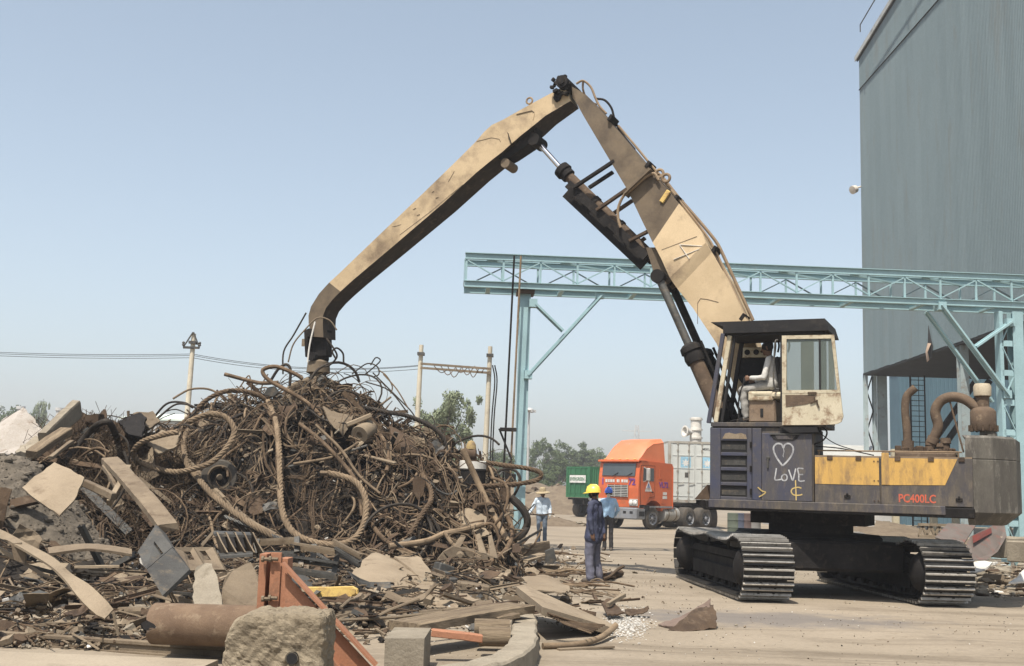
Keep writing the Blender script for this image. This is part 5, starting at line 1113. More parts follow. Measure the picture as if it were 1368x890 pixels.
for i in range(2600): chip(Vector((rnd(-1, 13), rnd(10, 26), .004)), rnd(.003, .012) if random.random() < .97 else rnd(.012, .03), random.choices(range(7), (3, 3, 3, 6, 2, 1, 1))[0], .6)
stuff('scrap_litter', chips, CM, 'small plates, flakes and lumps littering the heap and yard')
wool = MB()
for (u, v, n, rx, ry) in ((150, 588, 1500, .75, .5), (222, 650, 1500, .7, .5), (160, 690, 900, .6, .25), (330, 560, 120, .5, .3), (432, 512, 300, .45, .28), (190, 612, 700, .5, .4), (130, 640, 500, .5, .3)):
    c = hit(u, v) or atY(u, v, 21)
    for i in range(n):
        o = c+Vector((random.gauss(0, rx), random.gauss(0, .45), 0)); o.z = surf(o.x, o.y)+rnd(-.02, .24)
        d = Vector((rnd(-1, 1), rnd(-.8, .4), rnd(-.8, 1))).normalized(); e = Vector((rnd(-1, 1), rnd(-1, 1), rnd(-1, 1)))*.12; L = rnd(.10, .3)
        wool.tube([o, o+d*L*.5+e*.5, o+d*L+e], rnd(.003, .006), 3, random.choice((0, 0, 1)), False)
stuff('wire_wool', wool, [m_rope, m_rust], 'matted fine rusty wire hanging in brown tufts')
# ---------- traced cables (each its own thing)
def trace(pts, lift=.12, Yd=None, per=6, front=False):
    Ys = []
    for (u, v) in pts:
        h = hit(u, v); Ys.append(None if h is None else h.y-lift)
    good = [y for y in Ys if y is not None]; base = Yd or (sum(good)/len(good) if good else 23)
    Ys = [base if y is None else y for y in Ys]
    if front: Ys = [min(Ys)+.35*math.sin(i*.9) for i in range(len(Ys))]
    for _ in range(3): Ys = [Ys[0]]+[(Ys[i-1]+2*Ys[i]+Ys[i+1])/4 for i in range(1, len(Ys)-1)]+[Ys[-1]]
    return smooth_path([atY(u, v, y) for (u, v), y in zip(pts, Ys)], per)
def cable(pts, r, m, label, lift=.15, name='wire_rope', lobes=0, Yd=None, group=None, cat='cable', sides=9, front=False):
    mb = MB(); P = trace(pts, lift, Yd, 10 if lobes else 6, front); (mb.strands(P, r) if lobes else mb.tube(P, r, sides)); return solo(name, mb, m, label, cat, group)
cable([(251, 564), (276, 554), (299, 556), (313, 574), (304, 597), (283, 617), (253, 628), (227, 630), (196, 621), (181, 612), (179, 602), (191, 590), (217, 581), (238, 577)], .055, m_ropelt, 'thick dusty twisted rope in a wide oval loop at the left of the heap', .45, lobes=4, front=True)
cable([(252, 568), (258, 554), (274, 536), (297, 524), (321, 522), (345, 528), (356, 536)], .05, m_rope, 'twisted rope arching high over the left shoulder of the wire heap', .3, lobes=4)
cable([(256, 566), (247, 585), (246, 600), (250, 620), (264, 638), (283, 660), (312, 684), (345, 706), (378, 722), (412, 738)], .06, m_ropelt, 'long thick rope running diagonally down past the old wheel', .5, lobes=4)
cable([(358, 536), (368, 560), (372, 590), (374, 637), (376, 676), (386, 704), (406, 720), (440, 728), (470, 722), (486, 700), (488, 666), (472, 642), (438, 632)], .06, m_ropelt, 'heavy twisted rope hanging in a long U down the middle of the heap', .6, lobes=4)
cable([(429, 556), (410, 538), (384, 522), (362, 510), (352, 500), (353, 493), (370, 490), (395, 500), (404, 506)], .042, m_rope, 'brown cable with a hairpin bend beside the grapple', .3)
cable([(362, 508), (372, 493), (382, 487), (388, 494), (387, 516)], .03, m_ropedk, 'dark cable loop standing up left of the grapple', .25)
cable([(452, 531), (480, 543), (514, 550), (545, 556), (573, 568), (590, 582), (597, 602)], .05, m_ropedk, 'dark thick cable sweeping over the right shoulder of the heap', .3, lobes=4)
cable([(650, 618), (676, 622), (705, 626), (722, 632), (718, 641), (696, 646), (660, 649), (630, 650)], .05, m_rope, 'stiff rope loop sticking out right past the blue gantry leg', .2, Yd=23.0, lobes=4)
cable([(682, 664), (695, 676), (704, 692), (702, 708), (690, 718), (676, 716)], .075, m_ropedk, 'thick dark hose curled at the right foot of the heap', .2, Yd=22.6, name='hose', cat='hose')
cable([(684, 668), (698, 682), (704, 698), (697, 714)], .06, m_ropedk, 'second dark hose lying inside the curled hose at the right foot', .3, Yd=22.5, name='hose', cat='hose')
cable([(634, 676), (658, 675), (676, 688), (684, 711), (676, 735), (653, 753)], .05, m_rope, 'rusty rope bowed in a half ring around the right end of the heap', .35)
cable([(520, 730), (569, 723), (594, 713), (620, 708), (644, 701)], .055, m_ropelt, 'dusty pipe lying across the lower right face of the heap', .35, name='pipe', cat='pipe')
cable([(618, 600), (639, 646), (658, 686), (678, 723)], .06, m_ropelt, 'straight dusty bar leaning down the right end of the heap', .3, name='bar', cat='bar')
cable([(496, 700), (505, 712), (517, 724), (535, 733), (553, 741)], .045, m_rope, 'short brown cable bending down onto the buckled plate', .3)
cable([(238, 604), (270, 636), (300, 668), (335, 698), (368, 716)], .06, m_dust, 'long straight dusty pipe below the oval rope loop', .3, name='pipe', cat='pipe')
cable([(300, 690), (340, 706), (380, 722), (430, 744), (452, 762)], .035, m_grey, 'pale frayed steel rope lying below the hanging rope', .3, lobes=4)
cable([(300, 500), (330, 508), (350, 512), (372, 511)], .04, m_rope, 'short bowed cable at the top left of the heap', .2)
cable([(400, 566), (430, 590), (462, 624), (478, 650), (484, 690)], .04, m_rope, 'brown cable bending down right of the hanging rope', .4)
cable([(422, 568), (455, 600), (480, 636), (508, 660)], .03, m_ropelt, 'thin dusty cable crossing the middle of the heap', .4)
cable([(392, 620), (440, 612), (462, 602), (478, 592)], .028, m_ropelt, 'thin pale bar propped under the round hub', .4, name='bar', cat='bar')
cable([(428, 632), (452, 634), (474, 648), (486, 672), (492, 700)], .045, m_ropelt, 'pair of dusty cables arching together through the middle of the heap', .45)
cable([(494, 566), (514, 590), (519, 616), (516, 630)], .04, m_rope, 'bowed cable right of the round hub', .35)
cable([(532, 652), (548, 644), (560, 628), (564, 610)], .03, m_rope, 'small hooked cable in the right part of the heap', .35)
cable([(560, 630), (574, 650), (576, 668), (566, 684), (546, 716)], .05, m_rope, 'S shaped rope right of the middle of the heap', .35, lobes=4)
cable([(575, 645), (586, 656), (600, 661), (610, 656)], .022, m_grey, 'thin grey wire sagging between two bars at the right', .4)
cable([(594, 712), (606, 728), (628, 740), (640, 736), (636, 722)], .035, m_ropelt, 'dusty curled rod in front of the broken housing', .5)
cable([(186, 585), (200, 566), (222, 540), (245, 538), (258, 545)], .022, m_ropedk, 'thin dark cable arched against the sky left of the oval loop', .1, Yd=22.8)
cable([(168, 596), (190, 580), (210, 560), (236, 540), (262, 546), (250, 562)], .02, m_ropedk, 'thin bent wire curling above the left scrap', .1, Yd=22.4)
cable([(385, 484), (392, 460), (408, 440), (424, 425), (440, 428), (450, 441)], .016, m_dust, 'thin pale wire arching in front of the arm end', .1, Yd=23.3)
cable([(378, 500), (379, 470), (392, 448), (409, 418)], .018, m_ropedk, 'dark thin wire bowed up to the left side of the arm end', .1, Yd=23.4)
cable([(411, 484), (414, 460), (421, 430)], .018, m_white, 'pale thin wire standing in front of the coupler', .1, Yd=23.2)
cable([(436, 452), (446, 466), (450, 477), (440, 488), (430, 490)], .02, m_ropedk, 'dark hose hanging from the right side of the coupler', .1, Yd=23.6)
cable([(449, 480), (444, 470), (450, 465), (458, 472), (459, 484)], .02, m_ropedk, 'small dark loop of hose right of the coupler', .1, Yd=23.5)
for pts, l in (([(495, 488), (502, 478), (508, 482), (498, 492), (488, 500)], 'wire curl standing right of the grapple'), ([(470, 500), (490, 486), (504, 490), (506, 500), (498, 504)], 'wire loop on the crest right of the grapple'), ([(505, 494), (516, 502), (524, 516), (522, 526)], 'wire arc dropping from the crest at the right'),
               ([(498, 498), (512, 512), (530, 530), (548, 548), (556, 560)], 'springy wire trailing from the crest down the right shoulder'), ([(512, 500), (530, 520), (545, 545)], 'second springy wire trailing down the right shoulder'), ([(488, 510), (520, 522), (545, 552)], 'third springy wire lower on the right shoulder'),
               ([(320, 518), (332, 502), (335, 512), (336, 522)], 'dark wire spike loop on the left crest'), ([(316, 516), (325, 522), (338, 512)], 'short dark wire crossing the spike loop'), ([(348, 524), (352, 510), (358, 500)], 'wire stub on the crest left of the hairpin cable')):
    cable(pts, .014, random.choice((m_ropelt, m_rope, m_ropedk)), l, .08, Yd=23.4, name='wire', cat='wire')
TONE = {m_rope.name: 'brown', m_ropelt.name: 'pale dusty', m_ropedk.name: 'dark', m_dust.name: 'dusty', m_rust.name: 'rusty', m_grey.name: 'grey', m_tan.name: 'tan', m_dark.name: 'black'}
def where(c):
    """the part of the heap a piece lies in"""
    if c.y > 22.6 and abs(c.x+4.2) < 1.6: return 'near the crest under the grapple'
    side = 'left' if c.x < -5.6 else 'middle' if c.x < -2.4 else 'right'
    h = 'upper' if c.z > 2.3 else 'lower' if c.z < 1.3 else 'central'
    return {'left': {'upper': 'on the left shoulder behind the oval loop', 'central': 'on the left face around the old wheel', 'lower': 'at the left foot above the ribbed casting'}, 'middle': {'upper': 'high in the middle around the round hub', 'central': 'in the middle of the wire heap', 'lower': 'low in the middle above the buckled plate'},
            'right': {'upper': 'on the right shoulder before the H frame', 'central': 'on the right face below the banded drum', 'lower': 'at the right foot around the broken housing'}}[side][h]
def spot(c):
    """the patch of debris before the heap"""
    if c.x > .2: return 'by the standing people'
    if c.x < -4.6: return 'under the twisted strap' if c.y < 13.5 else 'above the twisted strap'
    if c.x < -2.6: return 'behind the large rusty pipe' if c.y < 13 else 'around the ribbed casting'
    return 'around the yellow link' if c.y < 15.5 else 'beside the buckled plates'
GRP = 'rusty cables woven through the heap'
for i in range(100):
    x, y = mound_xy(); s = spt(x, y, rnd(-.05, .14)); mb = MB(); r = rnd(.013, .03)
    if random.random() < .55: arc(s, rnd(.3, .85), 0, rnd(1.2, 4.2), (rnd(-.8, .8), -1, rnd(-.1, .7)), r, 0, mb, 7, .07, 9)
    else:
        an = rnd(0, 6.28); P = []; xx, yy = x, y; tn = rnd(-.25, .25)
        for k in range(8):
            P.append(spt(xx, yy, rnd(.06, .18))); an += tn+rnd(-.15, .15); st = .3; zz = surf(xx+math.cos(an)*st, yy+math.sin(an)*st); q = st/math.sqrt(st*st+(zz-P[-1].z)**2+1e-6); xx += math.cos(an)*st*q; yy += math.sin(an)*st*q
            if xx > .8 or yy > 26: break
        if len(P) < 4: continue
        mb.tube(smooth_path(P, 4), r, 7)
    m_ = random.choices((m_rope, m_ropelt, m_ropedk), (4, 4, 2))[0]; solo('cable', mb, m_, TONE[m_.name]+(' thick' if r > .022 else ' thin')+' cable woven '+where(s), 'cable', GRP)
for i in range(70):
    x, y = mound_xy(); c = spt(x, y, rnd(-.02, .12)); an = rnd(0, 6.28); d = Vector((math.cos(an), math.sin(an)*.6, rnd(-.9, .9))).normalized()*rnd(.25, .8); mb = MB(); b_ = c+Vector((rnd(-1, 1), rnd(-1, 1), rnd(-1, 1)))*.05
    if random.random() < .5: mb.tube([c-d, b_, c+d], rnd(.012, .028), 7)
    else: mb.bar(c-d, c+d, rnd(.04, .10), rnd(.008, .03), (rnd(-1, 1), -1, rnd(-1, 1)))
    m_ = random.choice((m_rope, m_dust, m_rust, m_grey)); solo('scrap_bar', mb, m_, TONE[m_.name]+' straight bar jutting out '+where(c), 'bar', 'straight bars in the heap')
for i in range(75):
    x, y = mound_xy(); c = spt(x, y, rnd(.0, .10)); U = Vector((rnd(-1, 1), rnd(-.4, .4), rnd(-.6, .6))).normalized(); V_ = U.cross(Vector((rnd(-.4, .4), -1, rnd(.1, 1)))).normalized(); a_, b_ = rnd(.07, .22), rnd(.05, .16); Nn = U.cross(V_); cv = rnd(-.5, .5); mb = MB()
    mb.sheet([[c+U*a_*(s*(1+rnd(-.15, .15)))+V_*b_*(t*(1+rnd(-.25, .25)))+Nn*(cv*a_*s*s+rnd(-.02, .02)) for t in (-1, -.3, .4, 1)] for s in (-1, -.5, 0, .5, 1)], .012); mb.sm = [False]*len(mb.sm)
    m_ = random.choice((m_rust, m_dust, m_rust, m_grey, m_tan)); solo('scrap_plate', mb, m_, 'small bent '+TONE[m_.name]+' plate lodged '+where(c), 'plate', 'bent plates in the heap')
# ---------- plates, lumps and machine parts, each a thing
def ragged(P, amt):
    out = []
    for i, p in enumerate(P):
        q = P[(i+1) % len(P)]; L = (q-p).length; k = max(1, min(7, int(L/.07)))
        for j in range(k):
            r_ = p.lerp(q, j/k); w = amt*min(L, .5)*(0 if j == 0 else 1); out.append(r_+Vector((rnd(-w, w), rnd(-w, w)*.4, rnd(-w, w))))
    return out
def poly(name, pts, Ys, t, m, label, cat, group=None, rag=.05):
    P = [atY(u, v, Ys if np.isscalar(Ys) else y) for (u, v), y in zip(pts, [Ys]*len(pts) if np.isscalar(Ys) else Ys)]
    mb = MB(); n = Vector((0, 0, 0))
    for i in range(1, len(P)-1): n += (P[i]-P[0]).cross(P[i+1]-P[0])
    n.normalize(); n = n if n.y > 0 else -n; mb.slab(ragged(P, rag), n*t); return solo(name, mb, m, label, cat, group)
def beam(name, a, b, Ya, Yb, w, h, m, label, cat, up=(0, 0, 1), c=.01, group=None, wear=.05):
    """a worn bar: rectangular sections with knocked off arrises, slightly bowed; the mesh runs along its own x"""
    a = atY(*a, Ya); b = atY(*b, Yb); x = b-a; L = x.length; x.normalize(); y = Vector(up).cross(x).normalized(); z = x.cross(y); k = max(5, int(L/.10)); vs = []; sd = rnd(0, 50)
    for i in range(k+1):
        t = i/k-.5; ends = .012 if i in (0, k) else 0
        for (p, q) in ((-1, -.78), (-.86, -1), (.86, -1), (1, -.78), (1, .78), (.86, 1), (-.86, 1), (-1, .78)):
            j = 1-wear*max(0, mnoise.noise((t*L*6+sd, p*2, q*2)))*2.2; bow = .012*L*(1-4*t*t)
            vs.append((t*L+ends*rnd(-1, 1)*(1 if w > .1 else .3), p*w/2*j+.4*bow, q*h/2*j+bow*.3+.006*mnoise.noise((t*L*9, p, q+sd))))
    mb = MB(); mb.add(vs, [(i*8+j, i*8+(j+1) % 8, (i+1)*8+(j+1) % 8, (i+1)*8+j) for i in range(k) for j in range(8)]+[tuple(range(8)), tuple(k*8+j for j in range(8))])
    o = bpy.data.objects.new(name, mb.mesh(name, m)); COL.objects.link(o); o.matrix_world = Matrix.Translation((a+b)/2) @ Matrix((x, y, z)).transposed().to_4x4(); return props(o, label, cat, group)
def lumpy(name, c, size, m, label, cat, seed, rz=0, amp=.06, n=9, sharp=4, chunk=True):
    """weathered block: a rounded box pushed about by noise"""
    mb = MB(); vs = []; bm = bmesh.new(); bmesh.ops.create_cube(bm, size=2); bmesh.ops.subdivide_edges(bm, edges=bm.edges[:], cuts=n, use_grid_fill=True)
    for v in bm.verts:
        p = v.co; L = (abs(p.x)**sharp+abs(p.y)**sharp+abs(p.z)**sharp)**(1/sharp); q = p/L
        q = Vector((q.x*size[0]/2, q.y*size[1]/2, q.z*size[2]/2)); k = mnoise.noise(q*2.2/max(size)*2+Vector((seed, 0, 0)))+.6*mnoise.noise(q*7/max(size)+Vector((seed, 3, 0)))+.7*mnoise.noise(q*17/max(size)+Vector((seed, 3, 0)))+.35*mnoise.noise(q*34/max(size)+Vector((seed, 7, 0))); v.co = q+q.normalized()*k*amp
    bm.verts.ensure_lookup_table(); R3 = Matrix.Rotation(rz, 4, 'Z'); mb.add([Vector(c)+R3 @ v.co for v in bm.verts], [tuple(v.index for v in f.verts) for f in bm.faces], 0, False); bm.free()
    if name is None: return mb
    return solo(name, mb, m, label, cat)
poly('wall_chunk', [(-14, 572), (31, 544), (45, 558), (58, 576), (52, 592), (22, 606), (-16, 608)], [20.6, 20.9, 20.8, 20.6, 20.2, 19.8, 19.9], .25, m_concw, 'pale plastered chunk of wall leaning on the left skyline', 'wall chunk')
poly('slab', [(20, 603), (47, 582), (59, 592), (40, 606)], [19.3, 19.8, 19.6, 19.1], .12, m_conc, 'small grey slab leaning in front of the pale wall chunk', 'slab')
beam('beam', (58, 590), (103, 546), 19.6, 20.8, .16, .34, m_conc, 'grey beam pointing up right on the left skyline', 'beam', (0, -.3, 1))
beam('plank', (42, 607), (89, 576), 18.9, 19.9, .22, .14, m_wood, 'pale plank lying parallel below the grey skyline beam', 'plank', (0, -.5, 1))
beam('bar', (68, 612), (96, 590), 18.8, 19.6, .07, .06, m_dust, 'short bar beneath the pale plank', 'bar')
cable([(86, 616), (100, 600), (120, 577), (133, 566), (145, 564), (152, 575), (156, 584)], .06, m_ropedk, 'dark bar bent over in a hook behind the wire tufts', .15, Yd=20.0, name='bent_bar', cat='bar')
poly('scrap_box', [(112, 563), (116, 554), (132, 553), (131, 566)], 21.2, .3, m_rust, 'rusty box end on the skyline right of the grey beam', 'scrap box')
poly('plate', [(158, 562), (186, 551), (196, 558), (190, 584), (172, 580)], [21.5, 21.8, 21.5, 21, 21], .05, m_dark, 'dark crumpled plate on the skyline left of the oval loop', 'plate')
poly('plate', [(178, 552), (204, 549), (214, 562), (200, 572), (188, 566)], [21.9, 22.2, 22, 21.6, 21.6], .05, m_dust, 'dusty torn plate behind the dark crumpled plate', 'plate')
poly('plate', [(196, 590), (216, 574), (242, 578), (236, 596), (212, 606)], [20.9, 21.3, 21.3, 21, 20.8], .04, m_tan, 'tan plate seen through the oval rope loop', 'plate')
lm = MB(); dc = atY(18, 628, 18.2); N_ = 64; vs = []
def dz(x, y):
    q = ((x-dc.x)/1.9)**2+((y-dc.y)/1.05)**2; h = .62*max(0, 1-q)**.8+.05*mnoise.noise((x*3, y*3, 0))+.06*mnoise.noise((x*7, y*7, 1))+.04*mnoise.noise((x*15, y*15, 1))
    return surf(x, y)+h-(.05 if q < 1 else .35)
for j in range(N_):
    for i in range(N_): x = dc.x-2.1+4.2*i/(N_-1); y = dc.y-1.9+3.8*j/(N_-1); vs.append((x, y, dz(x, y)))
lm.add(vs, [(j*N_+i, j*N_+i+1, (j+1)*N_+i+1, (j+1)*N_+i) for j in range(N_-1) for i in range(N_-1)])
m_dirt = mat('grey_brown_dirt', (.115, .097, .075), (.075, .063, .049), (.165, .14, .107), 5, .97, 0, 1.0, 14, rnd=0)
for i in range(1100):
    an = rnd(0, 6.28); q = math.sqrt(random.random()); s = rnd(.008, .022) if random.random() < .9 else rnd(.03, .07); x, y = dc.x+1.8*q*math.cos(an), dc.y+1.0*q*math.sin(an); z = dz(x, y)
    lm.obox((x, y, z), (s*2, s*1.6, s*1.3), Matrix.Rotation(rnd(0, 3), 3, 'Z') @ Matrix.Rotation(rnd(-.7, .7), 3, 'X'), 0, s*.4)
stuff('dirt_mound', lm, m_dirt, 'lumpy grey brown dirt mound at the left edge')
def bent(name, rows, Ys, t, m, label, cat, dent=.03):
    G = [[atY(u, v, y) for (u, v), y in zip(r, yy)] for r, yy in zip(rows, Ys)]
    G = [smooth_path(r, 4) if len(r) > 2 else [r[0].lerp(r[1], i/5) for i in range(6)] for r in G]; cols = list(zip(*G)); cols = [smooth_path(c_, 4) if len(c_) > 2 else [c_[0].lerp(c_[1], i/5) for i in range(6)] for c_ in cols]; G = [list(r) for r in zip(*cols)]
    S = max((G[0][0]-G[-1][-1]).length, .3); n = (G[0][-1]-G[0][0]).cross(G[-1][0]-G[0][0]).normalized(); sd = rnd(0, 99); na, nb = len(G), len(G[0])
    for i in range(na):
        for j in range(nb):
            p = G[i][j]; k = mnoise.noise(p*2.2/S*1.5+Vector((sd, 0, 0)))+.5*mnoise.noise(p*6/S+Vector((sd, 2, 0))); G[i][j] = p+n*k*dent*S*.7
            if i in (0, na-1) or j in (0, nb-1): G[i][j] = G[i][j]+Vector((rnd(-1, 1), rnd(-.5, .5), rnd(-1, 1)))*.012*min(S, 1.2)*dent/.03
    mb = MB(); mb.sheet(G, t); return solo(name, mb, m, label, cat)
bent('sheet', [[(29, 653), (51, 670), (80, 689)], [(52, 634), (76, 652), (98, 670)], [(73, 619), (94, 629), (113, 640)]], [[15.5, 15.1, 14.8], [15.9, 15.4, 15.2], [16.3, 16.0, 15.7]], .03, m_tan, 'square dusty sheet sticking out below the dirt mound', 'sheet')
beam('prop', (112, 645), (152, 664), 16.0, 15.7, .1, .1, m_dust, 'short square bar right of the dusty square sheet', 'bar')
beam('post', (172, 624), (146, 672), 17.2, 16.0, .08, .08, m_tan, 'pale post leaning under the heavy plank', 'post')
beam('heavy_plank', (147, 615), (225, 705), 17.6, 14.6, .26, .10, m_dust, 'heavy plank sliding diagonally down to the slotted steel bracket', 'plank', (.25, -.6, .75), .015)
poly('offcut', [(136, 622), (146, 616), (160, 655), (158, 660)], [17.4, 17.6, 16.5, 16.3], .05, m_dust, 'wedge offcut tucked against the heavy plank', 'offcut')
# steel bracket with slots
def plate_hole(mb, outer, hole, off):
    a = [Vector(p) for p in outer]; h = [Vector(p) for p in hole]; off = Vector(off); n = len(a); o = len(mb.v)
    mb.add(a+h+[p+off for p in a]+[p+off for p in h], [])
    for i in range(n):
        j = (i+1) % n
        for q in ((i, j, n+j, n+i), (2*n+j, 2*n+i, 3*n+i, 3*n+j), (j, i, 2*n+i, 2*n+j), (n+i, n+j, 3*n+j, 3*n+i)): mb.f.append(tuple(x+o for x in q)); mb.m.append(0); mb.sm.append(False)
A = lambda u, v, Y: atY(u, v, Y)
mb = MB(); T = Vector((.02, .05, -.02))
plate_hole(mb, [A(184, 737, 12.4), A(208, 701, 12.9), A(230, 731, 12.5), A(196, 760, 12.0)], [A(205, 727, 12.55), A(206, 723, 12.6), A(218, 739, 12.4), A(215, 742, 12.35)], T)
mb.slab([A(196, 761, 11.98), A(230, 732, 12.48), A(253, 761, 12.2), A(217, 796, 11.7)], T)
mb.slab([A(208, 701, 12.9), A(219, 711, 13.6), A(242, 752, 13.2), A(230, 731, 12.5)], (.03, 0, -.02))
solo('slotted_bracket', mb, m_grey, 'dark grey angle bracket with a long slot left of the ribbed casting', 'bracket')
poly('white_block', [(186, 746), (194, 742), (202, 756), (196, 760), (187, 752)], 12.3, .12, m_white, 'white stone showing behind the slotted bracket', 'stone')
poly('stone', [(260, 809), (257, 797), (262, 758), (274, 752), (283, 753), (291, 772), (296, 796), (297, 810)], [11.2, 11.3, 11.6, 11.7, 11.7, 11.5, 11.3, 11.2], .22, m_conc, 'upright rough concrete fragment behind the rusty pipe', 'fragment')
poly('slab', [(296, 810), (297, 786), (304, 765), (335, 751), (345, 771), (348, 810)], [11.4, 11.5, 11.7, 11.9, 11.8, 11.4], .12, m_dust, 'broad grey slab leaning behind the rusty pipe', 'slab')
# ribbed casting: plate with square holes, back flange and triangular ribs
mb = MB(); T = Vector((.02, .06, -.03))
plate_hole(mb, [A(231, 731, 12.6), A(258, 731, 12.9), A(276, 761, 12.5), A(254, 762, 12.2)], [A(245, 737, 12.72), A(254, 737, 12.82), A(260, 748, 12.66), A(250, 748, 12.58)], T)
plate_hole(mb, [A(259, 731, 12.91), A(284, 731, 13.1), A(300, 761, 12.7), A(277, 761, 12.51)], [A(266, 736, 12.92), A(274, 736, 13.0), A(282, 748, 12.85), A(272, 748, 12.76)], T)
solo('slotted_plate', mb, m_dust, 'brown plate with square holes beside the slotted bracket', 'plate')
cs = thing('ribbed_casting', 'dark steel casting with a row of curved ribs behind the brown holed plate', 'casting', A(310, 742, 13.2)); o = Vector(cs.location)
def cpart(nm, pts, off, m=m_grey):
    mb = MB(); mb.slab([Vector(p)-o for p in pts], off); part(nm, mb, m, cs)
cpart('top_flange', [A(284, 709, 13.6), A(334, 711, 13.6), A(336, 715, 13.3), A(286, 713, 13.3)], (0, 0, -.03)); cpart('base_flange', [A(292, 739, 13.2), A(337, 736, 13.2), A(338, 740, 12.9), A(294, 743, 12.9)], (0, 0, -.03)); cpart('back_plate', [A(286, 710, 13.9), A(334, 712, 13.9), A(337, 740, 13.6), A(294, 742, 13.6)], (0, .03, 0), m_dark)
for k in range(5):
    u = 286+k*12; cpart('rib', [A(u, 711, 13.6), A(u+3, 711, 13.3), A(u+9, 724, 13.15), A(u+17, 738, 13.0), A(u+9, 740, 13.5)], (.015, .01, 0), m_dust)
cpart('end_web', [A(268, 727, 13.2), A(284, 709, 13.5), A(287, 711, 13.5), A(271, 730, 13.2)], (0, .05, 0), m_dust)
fr = thing('steel_rack', 'stack of open rusty channel frames behind the orange post', 'frame', A(370, 740, 13.6)); o = Vector(fr.location)
for k, (a, b) in enumerate((((343, 722), (397, 719)), ((341, 738), (394, 738)), ((352, 748), (404, 756)), ((380, 742), (452, 752)), ((392, 726), (448, 735)), ((385, 758), (450, 768)), ((445, 722), (482, 742)), ((448, 732), (480, 752)))):
    mb = MB(); q = 13.6-.05*k; a3, b3 = A(*a, q)-o, A(*b, q-.1)-o; mb.bar(a3, b3, .05, .03, (0, 0, 1)); mb.bar(a3+Vector((0, .08, -.03)), b3+Vector((0, .08, -.03)), .02, .08, (0, 0, 1)); part('channel', mb, m_grey if k % 2 else m_dust, fr)
for k, (a, b) in enumerate((((344, 721), (340, 740)), ((397, 718), (397, 738)), ((420, 728), (418, 752)), ((452, 735), (446, 768)), ((481, 742), (478, 756)), ((404, 740), (402, 758)))):
    mb = MB(); mb.bar(A(*a, 13.5)-o, A(*b, 13.4)-o, .06, .05, (0, 1, 0)); part('upright', mb, m_grey, fr)
# orange bracket: I section post and flanged gusset
br = thing('orange_bracket', 'orange primed I section post with a triangular flanged gusset behind the concrete block', 'bracket', A(375, 880, 9.9)); o = Vector(br.location)
mb = MB(); px0 = A(349, 738, 10.35); pb = A(349, 838, 10.35)
def obx(u0, u1, v0, v1, Y, d, m, nm, y2=0):
    p = A(u0, v0, Y)-o; q = A(u1, v1, Y)-o; mb = MB(); mb.box(p.x, q.x, p.y+y2, p.y+y2+d, q.z, p.z, 0, .003); return part(nm, mb, m, br)
obx(347, 350.5, 740, 850, 10.3, .26, m_orange_rust, 'flange'); obx(350.8, 365, 739, 850, 10.36, .02, m_orange_rust, 'web', .10); obx(363, 370.5, 738, 850, 10.3, .03, m_orange_rust, 'face_plate', -.02); obx(374, 379, 746, 850, 10.3, .24, m_orange_rust, 'flange')
for (u, v) in ((361, 747), (360, 799), (351, 747), (351, 800)):
    p = A(u, v, 10.25)-o; mb = MB(); mb.cyl(p, p+Vector((.07, 0, 0)), .018, n=6); mb.cyl(p+Vector((-.01, 0, 0)), p+Vector((.012, 0, 0)), .028, n=8); part('bolt', mb, m_dust, br)
gy = 10.15; mb = MB(); mb.slab([A(381, 766, gy)-o, A(498, 893, gy)-o, A(500, 930, gy)-o, A(440, 930, gy)-o, A(381, 860, gy)-o], (0, .02, 0)); part('gusset', mb, m_orange_rust, br)
mb = MB(); mb.bar(A(378, 752, gy)-o+Vector((0, -.02, 0)), A(503, 888, gy)-o+Vector((0, -.02, 0)), .14, .022, (0, 0, 1)); part('gusset_flange', mb, m_orange_rust, br)
mb = MB(); mb.bar(A(437, 873, 10.1)-o, A(480, 925, 10.1)-o, .10, .02, (0, 0, 1)); part('gusset_flange', mb, m_orange_rust, br)
# foreground concrete block with a drilled hole
bc_ = A(371, 868, 9.25); blk = lumpy(None, Vector((bc_.x, 9.35, .24)), (.80, .62, .74), None, '', '', 4, 0, .026, 36, 13)
for i, p in enumerate(blk.v):     # broken upper left corner
    x, y, z = p; k = (bc_.x-.36-x)+(z-.40)*.8
    if k > 0: blk.v[i] = (x+k*.35, y, z-k*.3)
cb = solo('concrete_block', blk, mat('rough_concrete', (.225, .187, .132), (.17, .138, .095), (.115, .09, .062), 4, .97, 0, 1.0, 22), 'rough concrete block with a round hole in the foreground before the orange bracket', 'block')
hp_ = A(391, 879, 9.02)-Vector(cb.location); mb = MB(); mb.lathe([(0, .052), (.0, .047), (.03, .045)], hp_+Vector((0, -.035, 0)), (0, 1, 0), 16); part('hole_rim', mb, m_conc, cb)
mb = MB(); mb.cyl(hp_+Vector((0, -.037, 0)), hp_+Vector((0, .05, 0)), .044, n=16); part('drilled_hole', mb, m_soot, cb)
